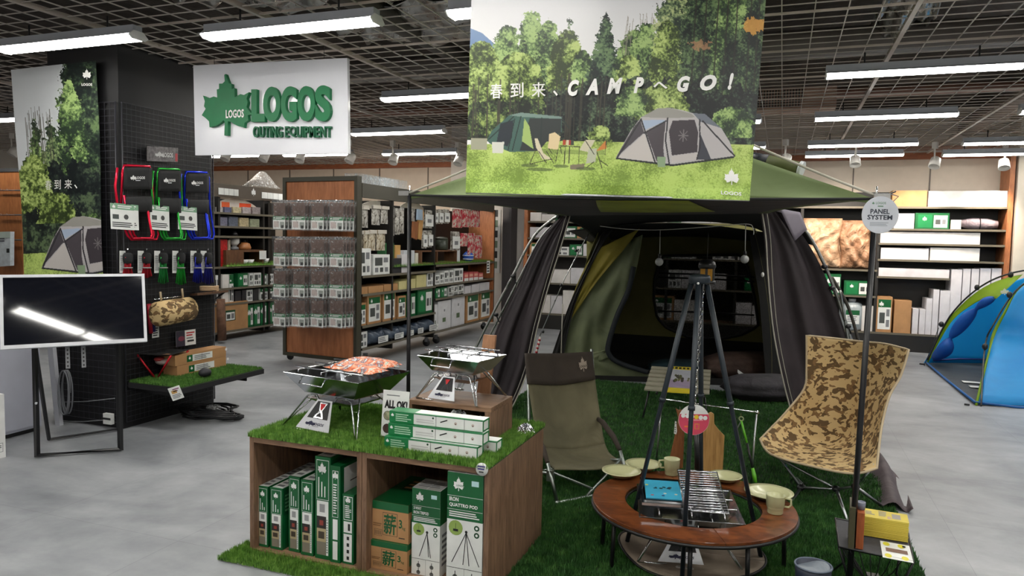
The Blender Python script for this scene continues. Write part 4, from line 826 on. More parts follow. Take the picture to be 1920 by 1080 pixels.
# firewood cartons with the character for firewood
_f = lambda y: PL(700, y, (0, CY0+.04, 0), (0, 1, 0)).z
def firewood(zb, label, yo=0, h=.2):
    x0 = -1.664; x1 = x0+.18; y0 = CY0+.04+yo; y1 = y0+.36; mb = MB(); mb.box(x0, x1, y0, y1, zb, zb+h, KRAFT)
    M = frame((x0, y0, zb), (1, 0, 0)); w_ = x1-x0; put_rect(mb, M, 0, h*.79, w_, h, GREEN, .0004)
    put_rect(mb, M, w_*.29, h*.14, w_*.7, h*.73, INK, .0004); put_rect(mb, M, w_*.3, h*.15, w_*.69, h*.72, KRAFT, .0008)
    put_text(mb, M, '薪', w_*.32, w_*.67, h*.17, h*.70, paint((12, 86, 48), .5), .02, z=.0014); put_text(mb, M, '3', w_*.74, w_*.83, h*.38, h*.6, paint((12, 86, 48), .5), .02, z=.001); put_text(mb, M, 'kg', w_*.84, w_*.92, h*.33, h*.44, paint((12, 86, 48), .5), 0, z=.001)
    put_rect(mb, M, w_*.06, h*.1, w_*.27, h*.27, INK, .0004); put_rect(mb, M, w_*.067, h*.107, w_*.263, h*.263, KRAFT, .0007)
    for q in range(6): put_rect(mb, M, w_*(.08+.03*q), h*.13, w_*(.09+.03*q), h*.24, INK, .001)
    put_lines(mb, M, w_*.02, w_*.28, h*.34, h*.44, 2, paint((120, 84, 50), .5), .0006, 3); put_lines(mb, M, w_*.74, w_*.92, h*.1, h*.15, 1, INK, .0006, 3)
    M2 = frame((x1, y0, zb), (0, 1, 0)); put_rect(mb, M2, 0, h*.79, y1-y0, h, GREEN, .0004); put_rect(mb, M2, .02, h*.2, .3, h*.6, paint((60, 110, 70), .6), .0004)
    A = affm((x0, y0, zb+h), (x1, y0, zb+h), (x0, y1, zb+h), (0, 0, 1)); put_rect(mb, A, 0, 0, 1, 1, GREEN, .0005); put_rect(mb, A, .25, .45, 1, .9, DKGREEN, .001); put_text(mb, A, '薪の木', .3, .98, .5, .85, KRAFT, .02, z=.0015) if False else put_lines(mb, A, .3, .98, .5, .85, 3, KRAFT, .0015, 2)
    single('firewood_carton', mb, label, 'box', group='firewood cartons in the right cube')
firewood(.0225, 'lower kraft and green firewood carton in the right cube', 0, _f(1012)-.0225); firewood(_f(1012)+.002, 'upper kraft and green firewood carton in the right cube', .01, _f(940)-_f(1012))
def podbox(x0, x1, y0, h, name2, legs, label, big):
    mb = MB(); y1 = y0+.13; mb.box(x0, x1, y0, y1, .0225, .0225+h, PAPER); M = frame((x0, y0, .0225), (1, 0, 0)); w_ = x1-x0
    put_rect(mb, M, 0, h*.60, w_, h, GREEN, .0004); put_leaf(mb, M, w_*.32 if big else w_*.28, h*.845 if big else h*.85, h*.12, WHITE, .001)
    if big: put_text(mb, M, 'LOGOS', w_*.26, w_*.46, h*.885, h*.9, GREEN, .03, z=.0015)
    put_rect(mb, M, w_*.68, h*.9, w_*.88, h*.945, paint((190, 226, 230), .4), .0008)
    put_rect(mb, M, 0, h*.8, w_, h*.803, WHITE, .0008); put_rect(mb, M, 0, h*.685, w_, h*.688, WHITE, .0008)
    l = name2.split('|'); put_text(mb, M, l[0], w_*.06, w_*(.32 if big else .34), h*.755, h*.79, WHITE, .03, z=.001); put_text(mb, M, l[1], w_*.06, w_*(.86 if big else .6), h*.705, h*.74, WHITE, .03, z=.001)
    put_lines(mb, M, w_*.06, w_*.95, h*.62, h*.675, 3, WHITE, .001, 9)
    put_disc(mb, M, w_*.25, h*.53, w_*.2, paint((140, 166, 84), .5), .0008); put_rect(mb, M, w_*.18, h*.5, w_*.32, h*.52, INK, .0012); put_rect(mb, M, w_*.245, h*.52, w_*.255, h*.57, INK, .0012)
    for q in (.55, .49): put_disc(mb, M, w_*.84, h*q, w_*.075, DKGREEN, .0008); put_disc(mb, M, w_*.84, h*q, w_*.035, WHITE, .0012)
    ax, ay = w_*.55, h*.5
    for dx in legs: 
        q = V((dx*w_, -h*(.29-.1*abs(abs(dx)-.2))))
        L = math.hypot(q.x, q.y); ux, uy = q.x/L, q.y/L; wv = .0016
        mb.add([M @ V((ax-uy*wv, ay+ux*wv, .001)), M @ V((ax+uy*wv, ay-ux*wv, .001)), M @ V((ax+q.x+uy*wv, ay+q.y-ux*wv, .001)), M @ V((ax+q.x-uy*wv, ay+q.y+ux*wv, .001))], [(0, 1, 2, 3)], INK)
    put_disc(mb, M, ax, ay+.003, .006, INK, .0012)
    put_rect(mb, M, 0, h*.185, w_, h*.189, INK, .0008); put_rect(mb, M, w_*.5, 0.0, w_*.505, h*.185, INK, .0008)
    for cx_, cy_ in ((.25, .13), (.72, .13), (.25, .05), (.72, .05)): put_disc(mb, M, w_*cx_, h*(cy_-.02), w_*.07, paint((90, 92, 92), .5), .0008, 10); put_rect(mb, M, w_*(cx_-.01), h*(cy_-.02), w_*(cx_+.01), h*(cy_+.03), INK, .001)
    M2 = frame((x1, y0, .0225), (0, 1, 0)); put_rect(mb, M2, 0, h*.6, y1-y0, h, GREEN, .0004); put_lines(mb, M2, .02, .11, h*.1, h*.5, 6, GREY, .0006, 8)
    A = affm((x0, y0, .0225+h), (x1, y0, .0225+h), (x0, y1, .0225+h), (0, 0, 1)); put_rect(mb, A, .02, .02, .48, .98, paint((190, 190, 188), .5), .0006); put_rect(mb, A, .52, .02, .98, .98, paint((190, 190, 188), .5), .0006); put_lines(mb, A, .1, .9, .2, .8, 4, GREY, .001, 4)
    single('product_carton', mb, label, 'box', group='tripod cartons in the right cube')
_g = lambda x, y, Y: PL(x, y, (0, Y, 0), (0, 1, 0))
podbox(_g(773, 920, CY0+.06).x, _g(826, 920, CY0+.06).x, CY0+.06, _g(800, 918, CY0+.06).z-.0225, '3-WAY|IRON TRIPOD', (-.27, .06, .13), 'shorter green and white carton reading iron tripod in the right cube', False)
podbox(_g(839, 920, CY0+.0).x, CX2-.028, CY0+.0, _g(865, 887, CY0).z-.0225, 'IRON|QUATTRO POD', (-.4, -.08, .09, .37), 'taller green and white carton reading quattro pod at the right of the cube', True)
single('kraft_box', MB().box(-1.36, -1.13, 3.05, 3.4, .0225, .40, KRAFT).box(-1.33, -1.25, 3.045, 3.05, .3, .33, paint((80, 56, 36), .7)), 'brown kraft carton deep inside the right cube behind the tripod cartons', 'box')
# round price tag on the cube edge
q = V((CX2-.03, CY0-.012, PL(896, 877, (0, CY0, 0), (0, 1, 0)).z)); M = Matrix.Translation(q) @ Matrix.Rotation(PI/2, 4, 'X'); mb = MB().lathe([(.0, 0), (.027, 0), (.027, .002), (0, .002)], PAPER, 24, (0, 0, 0)); mb.v = [tuple(M @ V(v)) for v in mb.v]
Mt = frame(q+V((-.02, -.003, -.012)), (1, 0, 0)); put_lines(mb, Mt, .002, .038, .008, .03, 2, paint((60, 50, 130), .5), .001, 3); put_lines(mb, Mt, .008, .034, -.004, .006, 1, INK, .001, 5); single('price_tag', mb, 'round white price tag on the top edge of the right wooden cube', 'tag')
# ---------------------------------------------------------------- stainless fire pits
PLATE = metal('brushed_front_plate', (226, 228, 232), .42)
def fire_pit(loc, rz, s, H, label, kd=.78):
    t = thing('fire_pit', label, 'fire pit', loc, rz, 'stainless folding fire pits'); R = .0042
    hw = s*.5; tw = s*.5*1.02; tz = H; bz = H*.60; bw = s*.34
    # bowl: four sheets leaning out
    B = [(-bw, -bw*.8, bz), (bw, -bw*.8, bz), (bw, bw*.8, bz), (-bw, bw*.8, bz)]; T = [(-tw, -tw*kd, tz-.02), (tw, -tw*kd, tz-.02), (tw, tw*kd, tz-.02), (-tw, tw*kd, tz-.02)]
    for i in range(4):
        j = (i+1) % 4; mb = MB(); b0, b1, t1, t0 = V(B[i]), V(B[j]), V(T[j]), V(T[i])
        m1 = lerp(t0, t1, .0)+V((0, 0, -.0)); nn = (b1-b0).cross(t0-b0).normalized()*.0012
        L = [b0, b1, t1, t0]; mb.add([v-nn for v in L]+[v+nn for v in L], [(3, 2, 1, 0), (4, 5, 6, 7), (0, 1, 5, 4), (1, 2, 6, 5), (2, 3, 7, 6), (3, 0, 4, 7)], STEEL)
        part('bowl_panel', mb, t)
    part('bowl_floor', MB().box(-bw, bw, -bw*.8, bw*.8, bz-.004, bz, STEEL), t)
    part('ash_tray', MB().hexa([(-bw*.7, -bw*.6, bz-.05), (bw*.7, -bw*.6, bz-.05), (bw*.7, bw*.6, bz-.05), (-bw*.7, bw*.6, bz-.05)], [(-bw*.95, -bw*.8, bz-.03), (bw*.95, -bw*.8, bz-.03), (bw*.95, bw*.8, bz-.03), (-bw*.95, bw*.8, bz-.03)], STEEL), t)
    fy = s*.42
    for sy in (-1, 1):                     # bent rod stands, front and back
        y0 = sy*fy; y1 = sy*bw*.75; zt = H*.56
        part('leg_rod', MB().tube([(-hw, y0, .004), (-hw*.62, y1, zt-.01), (-hw*.5, y1, zt), (-hw*.36, y1, zt), (-hw*.28, y1, zt-.03), (hw*.1, y1, zt-.03), (hw*.2, y1, zt), (hw*.5, y1, zt), (hw*.58, y1, zt-.01), (hw*.98, y0, .004)], R, CHROME, 7), t)
        part('leg_rod', MB().tube([(-hw, y0, .004), (-hw*.6, y0*1.02, .004), (-hw*.45, y0*.98, .004)], R, CHROME, 7), t)
    for sx in (-1, 1): part('side_rod', MB().tube([(sx*hw*1.02, -fy, .004), (sx*hw*.52, -bw*.3, H*.6), (sx*hw*.52, bw*.3, H*.6), (sx*hw*1.02, fy, .004)], R*.9, CHROME, 7), t)
    # front trapezoid plate with cut-out and hourglass mark
    yb, yt = -fy*.98, -bw*.78; z0, z1 = .012, H*.5
    P = lambda u, v: V((lerp(-hw*.62, hw*.28, u)*(1-v)+lerp(-hw*.30, hw*.10, u)*v, lerp(yb, yt, v)-.003, lerp(z0, z1, v)))
    mb = MB(); q = [P(0, 0), P(1, 0), P(1, 1), P(0, 1)]; o = V((0, .002, 0)); mb.add(q+[v+o for v in q], [(0, 1, 2, 3), (7, 6, 5, 4), (1, 0, 4, 5), (2, 1, 5, 6), (3, 2, 6, 7), (0, 3, 7, 4)], PLATE); 
    f2 = lambda L, m, d: mb.add([P(u, v)+V((0, -d, 0)) for u, v in L], [tuple(range(len(L)))], m)
    f2([(.12, .38), (.9, .38), (.9, .95), (.12, .95)], BLACKM, .0008)
    f2([(.34, .40), (.72, .40), (.70, .46), (.60, .64), (.76, .92), (.28, .92), (.46, .64), (.36, .46)], STEEL, .0014); f2([(.36, .88), (.68, .88), (.56, .68), (.5, .68)], paint((196, 30, 36), .4), .002); f2([(.42, .45), (.64, .45), (.55, .58), (.51, .58)], BLACKM, .002)
    A = affm(P(.3, .1), P(.78, .1), P(.3, .3), (0, -1, 0)); dk = paint((24, 26, 60), .4); put_leaf(mb, A, .12, .1, .9, dk, .001); put_text(mb, A, 'LOGOS', .3, 1, .3, .75, dk, .03, z=.001); put_lines(mb, A, .3, .9, .08, .2, 1, dk, .001)
    part('front_plate', mb, t, label='front plate with red hourglass mark and dark leaf logo')
    # grate rods on top
    for k in range(3): x = lerp(-tw*.62, tw*.62, k/2); part('grate_rod', MB().tube([(x, -tw*kd*.95, tz-.012), (x, -tw*kd*.95, tz), (x, tw*kd*.95, tz), (x, tw*kd*.95, tz-.012)], R*.9, CHROME, 7), t)
    for k in range(3): y = lerp(-tw*.55, tw*.55, k/2); part('grate_rod', MB().tube([(-tw*.9, y, tz+.004), (tw*.9, y, tz+.004)], R*.9, CHROME, 7), t)
    part('handle', MB().tube([(-tw*.5, -tw*kd*.97, tz-.03), (-tw*.5, -tw*(kd+.06), tz-.06), (tw*.12, -tw*(kd+.06), tz-.06), (tw*.12, -tw*kd*.97, tz-.03)], R*.9, CHROME, 7), t)
    return t
fp = G(618, 806, TZ); fire_pit((-1.965, 3.04, TZ), math.radians(-10), .47, .285, 'large stainless fire pit on the grass top of the left cube')
def pack(loc, rx, ry, rz_, label, seed):
    t = thing('food_pack', label, 'package', loc, rz_, 'plastic food packs on the large fire pit'); rg = random.Random(seed)
    nt = NT('printed_food_film'); nn = nt.noise(13, 4, nt.coord(), .65, 1.6)
    nt.l(nt.ramp(nn, [(.30, s2l((70, 120, 160))), (.38, s2l((226, 222, 220))), (.44, s2l((60, 56, 70))), (.48, s2l((206, 96, 56))), (.56, s2l((232, 150, 110))), (.62, s2l((220, 214, 206))), (.68, s2l((96, 140, 80)))]), nt.b.inputs['Base Color']); nt.b.inputs['Roughness'].default_value = .18; nt.bump(nt.noise(26, 4, nt.coord(), .6, 1), .6, .02)
    def fn(u, v):
        a = (u-.5)*2; b = (v-.5)*2; h = .026*(1-abs(a)**4)*(1-abs(b)**4)
        return (a*rx, b*ry, h+.004*math.sin(a*9+seed)*math.sin(b*7))
    def fb(u, v):
        p_ = fn(u, v); return (p_[0], p_[1], -p_[2]*.3)
    mb = MB().grid(fn, 18, 12, nt.m); mb.grid(lambda u, v: fb(1-u, v), 18, 12, nt.m); part('printed_wrap', mb, t)
    part('seal', MB().box(-rx-.015, -rx+.006, -ry*.9, ry*.9, -.001, .002, CHROME), t)
zt_ = TZ+.294
pack((-1.88, 2.985, zt_), .15, .07, math.radians(-14), 'front orange and silver plastic food pack on the large fire pit', 1)
pack((-1.90, 3.145, zt_), .15, .07, math.radians(-8), 'rear orange and silver plastic food pack on the large fire pit', 4)
# wooden riser and the small fire pit
rx0, rx1, ry0, ry1, rz1 = -1.62, -1.20, 3.02, 3.30, TZ+.165
t = thing('wooden_riser', 'open brown wooden riser block on the grass of the right cube', 'riser', ((rx0+rx1)/2, (ry0+ry1)/2, TZ))
part('top_board', MB().box(rx0, rx1, ry0, ry1, rz1-.022, rz1, oakh), t, world=True, bev=.0015)
part('side_board', MB().box(rx0, rx0+.02, ry0, ry1, TZ-.008, rz1-.022, oak), t, world=True); part('side_board', MB().box(rx1-.03, rx1, ry0, ry1, TZ-.008, rz1-.022, oak), t, world=True); part('back_board', MB().box(rx0+.02, rx1-.03, ry1-.015, ry1, TZ-.008, rz1-.022, oak), t, world=True)
fire_pit((-1.41, 3.165, rz1), math.radians(-8), .33, .225, 'small stainless fire pit on the wooden riser')
single('wood_plate', MB().hexa([(-1.43, 3.36, TZ), (-1.36, 3.36, TZ), (-1.36, 3.38, TZ), (-1.43, 3.38, TZ)], [(-1.40, 3.40, TZ+.44), (-1.335, 3.40, TZ+.44), (-1.335, 3.42, TZ+.44), (-1.40, 3.42, TZ+.44)], wood('pinkish_plank', (150, 104, 74), (186, 138, 104))), 'light wooden plank standing up behind the small fire pit', 'plank')
# foil covered pack inside the riser
rg = random.Random(9); cf_ = metal('crumpled_foil_sheet', (214, 216, 220), .2, (5, 5, 5), 1.0)
def crum(c, rx, ry, h, seed, label, m=None):
    rg = random.Random(seed); ph = [rg.random()*6.28 for _ in range(8)]
    def fn(u, v):
        a = 2*PI*u; r = v; k = 1+.08*math.sin(5*a+ph[0])+.05*math.sin(11*a+ph[1])
        return V(c)+V((rx*r*k*math.cos(a), ry*r*k*math.sin(a), h*(1-r*r)*(1+.22*math.sin(7*a+ph[2]+6*r)+.18*math.sin(13*a+ph[3]-9*r))))
    single('foil_pack', MB().grid(fn, 40, 10, m or cf_, smooth=False), label, 'foil')
crum((-1.40, 3.1, TZ), .12, .07, .09, 2, 'crumpled aluminium foil pack inside the wooden riser'); crum((-1.27, 3.08, TZ), .075, .055, .085, 5, 'second foil wrapped pack at the right inside the wooden riser')
crum((-1.13, 3.3, TZ), .045, .06, .03, 7, 'crumpled clear film behind the wooden riser')
# long green and white cartons stacked on the grass
def long_carton(x0, x1, y0, zb, h, label):
    y1 = y0+.075; mb = MB(); mb.box(x0, x1, y0, y1, zb, zb+h, PAPER); M = frame((x0, y0, zb), (1, 0, 0)); w_ = x1-x0
    put_rect(mb, M, 0, 0, w_*.27, h, LGREEN, .0004); put_leaf(mb, M, w_*.035, h*.5, h*.35, WHITE, .001); put_lines(mb, M, w_*.07, w_*.25, h*.12, h*.85, 4, paint((170, 210, 180), .4), .001, int(zb*999))
    put_rect(mb, M, 0, h*.93, w_, h, LGREEN, .0006); put_rect(mb, M, 0, 0, w_, h*.05, LGREEN, .0006); put_rect(mb, M, w_*.51, 0, w_*.514, h, INK, .0008); put_rect(mb, M, w_*.81, 0, w_*.813, h, INK, .0008)
    put_disc(mb, M, w_*.48, h*.75, h*.09, DKGREEN, .0008); A = M @ Matrix.Translation((w_*.56, h*.42, 0)) @ Matrix.Rotation(.35, 4, 'Z'); put_rect(mb, A, 0, 0, w_*.08, h*.1, INK, .0008)
    for cx_ in (.72, .9): put_disc(mb, M, w_*cx_, h*.5, h*.13, paint((190, 176, 168), .5), .0008); put_disc(mb, M, w_*cx_, h*.45, h*.05, paint((60, 50, 48), .5), .0012)
    put_lines(mb, M, w_*.3, w_*.5, h*.2, h*.6, 2, paint((200, 200, 200), .5), .0006, 4)
    M2 = frame((x1, y0, zb), (0, 1, 0)); put_rect(mb, M2, 0, 0, .075, h, LGREEN, .0004); put_rect(mb, M2, .012, h*.15, .06, h*.85, PAPER, .0008)
    A = affm((x0, y0, zb+h), (x1, y0, zb+h), (x0, y1, zb+h), (0, 0, 1)); put_rect(mb, A, 0, 0, .27, 1, LGREEN, .0005); put_rect(mb, A, .27, 0, 1, .15, LGREEN, .0005)
    single('long_carton', mb, label, 'box', group='long green and white cartons on the right cube')
lx0 = PL(726, 850, (0, 2.8, 0), (0, 1, 0)).x; lx1 = PL(902, 850, (0, 2.8, 0), (0, 1, 0)).x
long_carton(lx0, lx1-.01, 2.775, TZ, .052, 'bottom one of the stack of long green and white cartons'); long_carton(lx0+.005, lx1+.005, 2.80, TZ+.054, .052, 'middle one of the stack of long green and white cartons'); long_carton(lx0+.003, lx1+.0, 2.812, TZ+.108, .05, 'top one of the stack of long green and white cartons')
long_carton(lx0+.1, lx1+.03, 2.895, TZ, .05, 'long green and white carton behind the stack, mostly hidden')
# ALL OK! sign card in a black foot
M = frame((-1.705, 2.915, TZ), V((1, .02, 0))); M = M @ Matrix.Rotation(math.radians(-6), 4, 'X'); mb = MB(); w_, h = .135, .22
t = thing('sign_card', 'white card reading ALL OK standing between the two fire pits', 'sign', (-1.64, 2.92, TZ))
mb.T = M; mb.box(0, w_, .0, h, -.003, 0, PAPER); mb.T = None; put_text(mb, M, 'ALL OK!', w_*.08, w_*.95, h*.62, h*.8, BLACKM, .06, z=.001); put_lines(mb, M, w_*.15, w_*.85, h*.88, h*.92, 1, GREY, .001)
for cx_, cy_, c_ in ((.22, .47, (150, 150, 120)), (.8, .45, (140, 146, 140)), (.22, .2, (70, 50, 44))): put_disc(mb, M, w_*cx_, h*cy_, w_*.16, BLACKM, .0008); put_disc(mb, M, w_*cx_, h*cy_, w_*.145, paint(c_, .5, 0, .4, 60), .0012)
put_disc(mb, M, w_*.51, h*.5, w_*.09, GREY, .0008); put_disc(mb, M, w_*.51, h*.5, w_*.07, PAPER, .0012); put_rect(mb, M, w_*.47, h*.46, w_*.55, h*.5, GREY, .0016)
part('card', mb, t, world=True); mb = MB(); mb.T = M; mb.box(.0, w_, -.012, .008, -.03, .012, BLACK); mb.T = None; part('foot', mb, t, world=True)
# ================================================================ camping display on the turf
TG = NT('deep_artificial_grass'); _c = TG.noise(12, 6, TG.coord(), .75); TG.l(TG.ramp(_c, [(.3, s2l((28, 60, 24))), (.5, s2l((52, 100, 42))), (.7, s2l((92, 138, 66)))]), TG.b.inputs['Base Color']); TG.b.inputs['Roughness'].default_value = .6; TG = TG.m
GB = paint((24, 48, 20), .9)
t = thing('artificial_turf', 'large dark green artificial grass mat under the camping display', 'grass mat', (-.7, 4.5, 0))
part('backing', MB().box(-2.36, -1.05, 2.62, 3.52, .0, .006, GB).box(-1.05, .66, 2.0, 3.52, 0, .006, GB).box(-2.3, .66, 3.52, 7.6, 0, .006, GB), t, world=True)
turf_blades('turf_blades', [(-2.37, -2.27, 2.6, 2.8), (-2.37, -1.07, 2.60, 2.74)], 16000, .026, .005, t, TURF2)
turf_blades('turf_blades', [(-1.08, .67, 2.3, 4.6), (-2.3, -1.08, 3.47, 4.6)], 200000, .024, .005, t, TG, wd=.003); turf_blades('turf_blades', [(-2.3, .67, 4.6, 7.6)], 90000, .024, .005, t, TG, wd=.004)
# ---------------------------------------------------------------- ring table
RC = V((-.35, 3.49)); RZ = .27; RO_, RI = .47, .315
walnut = wood('glossy_walnut', (70, 34, 17), (132, 74, 38), (2.2, 4, 4), .28, 7, .4)
t = thing('ring_table', 'low ring shaped walnut table around the fire pit on the turf', 'table', (*RC, 0)); 
for k in range(4):
    a0 = k*PI/2+.4; a1 = a0+PI/2-.004; n_ = 18
    P = [(RO_*math.cos(lerp(a0, a1, i/n_)), RO_*math.sin(lerp(a0, a1, i/n_))) for i in range(n_+1)] + [(RI*math.cos(lerp(a1, a0, i/n_)), RI*math.sin(lerp(a1, a0, i/n_))) for i in range(n_+1)]
    mb = MB(); mb.T = Matrix.Translation((0, 0, RZ-.014))
    vs = [(x, y, 0) for x, y in P]+[(x, y, .014) for x, y in P]; N = len(P); h_ = n_+1
    fs = []
    for i in range(n_):
        j = N-1-i; fs += [(N+i, N+i+1, N+j-1, N+j), (i+1, i, j, j-1)]
    fs += [(i, (i+1) % N, N+(i+1) % N, N+i) for i in range(N)]
    mb.add(vs, fs, walnut); part('table_segment', mb, t, bev=.002)
part('rim', MB().tube([(RO_*math.cos(2*PI*i/64), RO_*math.sin(2*PI*i/64), RZ-.02) for i in range(64)], .008, BLACK, 6, closed=True), t)
part('rim', MB().tube([(RI*math.cos(2*PI*i/64), RI*math.sin(2*PI*i/64), RZ-.02) for i in range(64)], .006, BLACK, 6, closed=True), t)
for k in range(4):
    for s_ in (-.22, .22):
        a = k*PI/2+.4+PI/4+s_*2.2; r = (RO_+RI)/2+.02
        part('leg', MB().tube([(r*math.cos(a), r*math.sin(a), RZ-.02), (r*1.02*math.cos(a), r*1.02*math.sin(a), .01)], .010, BLACKM, 8), t)
# plates and mugs
platem = paint((190, 190, 148), .25, 0, .04, 12, 0, 0, .3); 
def plate(px, py, r, label, z=RZ):
    p = G(px, py, z+.012); t = single('plate', MB().lathe([(0, .004), (r*.55, .004), (r*.62, .008), (r*.8, .022), (r, .030), (r*1.005, .033), (r*.8, .028), (r*.6, .013), (0, .008)], platem, 36), label, 'plate', loc=(0, 0, 0), group='pale green enamel plates on the ring table')
    t.location = (p.x, p.y, z+.001)
plate(1165, 889, .102, 'nearer of the two overlapping pale plates at the left of the ring table'); plate(1206, 876, .098, 'farther left pale plate, next to the mug', RZ)
plate(1360, 898, .085, 'pale plate at the back right of the ring table'); plate(1441, 929, .115, 'large pale plate at the right of the ring table behind a mug')
def mug(px, py, label, ang):
    p = G(px, py, RZ); t = thing('mug', label, 'mug', (p.x, p.y, RZ+.001), ang, 'pale green mugs on the ring table'); m = platem
    part('body', MB().lathe([(.0, 0), (.033, 0), (.035, .004), (.035, .03), (.040, .034), (.042, .083), (.0425, .086), (.040, .086), (.0385, .035), (.032, .006), (0, .006)], m, 28), t)
    part('handle', MB().tube([(.040, 0, .075), (.066, 0, .074), (.068, 0, .048), (.058, 0, .036), (.038, 0, .036)], .0052, m, 8), t)
    M = frame((-.012, -.0425, .05), (1, 0, 0)); mb = MB(); put_leaf(mb, M, .0, .0, .01, INK, .001); put_text(mb, M, 'LOGOS', .006, .026, .001, .007, INK, .02, z=.001)
    if ang > -1.5 and False: part('logo', mb, t)
mug(1259, 890, 'pale green mug at the back left of the ring table', PI+.3); mug(1453, 962, 'pale green mug at the right of the ring table, nearest one', -.1)
p = G(1453, 962, RZ)
# fire mat, central fire pit with grate and blue pack
mat_ = cloth('taupe_fire_mat', (132, 118, 104), (158, 144, 128), .8, 4, .5)
mb = MB().grid(lambda u, v: (.31*v*math.cos(2*PI*u)*1.1, .31*v*math.sin(2*PI*u), .004+.012*math.sin(3*2*PI*u+v*4)*v**3+.016*max(0, math.sin(2*2*PI*u+1.2))*v**2), 60, 10, mat_)
t = thing('fire_mat', 'round taupe cloth mat on the turf under the ring table', 'mat', (RC.x+.0, RC.y-.0, .028)); part('cloth', mb, t, solid=.004)
part('edging', MB().tube([(.341*math.cos(2*PI*i/60), .31*math.sin(2*PI*i/60), .004+.012*math.sin(6*PI*i/60+4)+.016*max(0, math.sin(4*PI*i/60+1.2))) for i in range(60)], .006, BLACK, 6, closed=True), t)
M = frame((-.03, -.27, .03), (1, .1, 0), None, (0, 1, 0)); mb = MB(); mb.prism([(0, 0), (.07, 0), (.075, .01), (.07, .02), (0, .02), (-.005, .01)], .002, paint((190, 184, 176), .6), M); put_lines(mb, M, .006, .064, .005, .016, 1, GREY, .003); part('logo_patch', mb, t)
FC = V((RC.x-.02, RC.y-.03)); fz = .05
fire_pit((FC.x, FC.y, fz), math.radians(12), .45, .245, 'stainless fire pit in the middle of the ring table', .98)
zt2 = fz+.257
t = thing('grill_grate', 'chrome wire grill grate leaning on the middle fire pit', 'grate', (FC.x+.09, FC.y, zt2), math.radians(12)); 
part('frame', MB().tube([(-.12, -.19, .004), (.07, -.19, .004), (.07, .22, .06), (-.12, .22, .06)], .004, CHROME, 6, closed=True), t)
mb = MB()
for k in range(17): y = lerp(-.18, .21, k/16); part('grate_bar', MB().tube([(-.12, y, .005+(y+.19)/.41*.056), (.07, y, .005+(y+.19)/.41*.056)], .0032, CHROME, 6), t)
t = thing('grill_plate_pack', 'blue printed pack lying on the middle fire pit', 'package', (FC.x-.095, FC.y-.02, zt2+.002), math.radians(12)); mb = MB(); mb.box(-.12, .085, -.17, .19, 0, .012, STEEL); part('tray', mb, t)
M = Matrix.Translation((-.12, -.13, .013)); mb = MB(); mb.T = M; mb.box(.02, .185, .02, .28, 0, .002, paint((66, 172, 208), .35, 0, .1)); mb.T = None
blobs = random.Random(4)
for k in range(14): put_disc(mb, M, .085+blobs.uniform(-.035, .06), .17+blobs.uniform(-.014, .014), blobs.uniform(.004, .01), paint((28, 60, 72), .5), .0028+k*.00008, 7)
for x, y, c_ in ((.11, .09, (216, 214, 200)), (.16, .085, (206, 200, 180)), (.10, .06, (40, 50, 110)), (.05, .06, (190, 90, 110)), (.03, .2, (220, 200, 60))): put_disc(mb, M, x, y, .008, paint(c_, .5), .003, 9)
part('printed_sheet', mb, t)
rl = MB()
for k in range(12): y = -.165+k*.0055; part('wire', MB().tube([(-.11, y, .014), (.08, y, .014)], .0012, CHROME, 5), t) if k < 5 else None
# ---------------------------------------------------------------- quattro pod
AP = D(1311, 532, 3.36); podm = paint((38, 46, 54), .4, .2, .1)
t = thing('pot_stand', 'tall four legged black iron pot stand over the ring table with a chain', 'pot stand', (RC.x, RC.y, 0))
feet = [G(1156, 1010, 0.0), G(1291, 1082, 0), G(1430, 1040, 0), G(1322, 960, 0)]
feet = [V((RC.x-.30, RC.y-.06, .02)), V((RC.x-.0, RC.y-.315, .02)), V((RC.x+.32, RC.y+.05, .02)), V((RC.x+.02, RC.y+.31, .02))]
for q in feet:
    d = (q-AP); s0 = AP+V((d.x, d.y, 0)).normalized()*.035
    mid = lerp(s0, q, .42); part('leg', MB().tube([s0, mid, mid+(q-s0)*.01, q], [.0125, .0125, .0105, .0105], podm, 10), t, world=True)
    j = MB().tube([mid, mid+(q-s0).normalized()*.02], .016, CHROME if False else podm, 10); part('joint', j, t, world=True)
    part('bolt', MB().ball(s0+V((0, -.014, .004)), .006, WHITE, 8, 6), t, world=True)
part('head', MB().lathe([(0, -.02), (.045, -.02), (.05, -.01), (.05, .012), (.045, .02), (.02, .024), (0, .024)], podm, 20, AP+V((0, 0, .02))), t, world=True)
# chain
c0 = D(1318, 548, 3.40); c1 = D(1303, 752, 3.45); N = 27
for k in range(N):
    c = lerp(c0, c1, k/(N-1)); L = (c1-c0).length/(N-1)*.74; wd_ = .0055; ang = (k % 2)*PI/2+.5
    pts = []
    for i in range(12):
        a = 2*PI*i/12; x = wd_*math.cos(a); z = (L/2-wd_)*(1 if math.sin(a) > 0 else -1)+wd_*math.sin(a) + L*.12*0; pts.append(c+V((x*math.cos(ang), x*math.sin(ang), z*1.35)))
    part('chain_link', MB().tube(pts, .0018, CHROME, 5, closed=True), t, world=True)
part('dark_tube', MB().tube([D(1307, 812, 3.72), D(1308, 880, 3.72)], .016, BLACKM, 10), t, world=True)
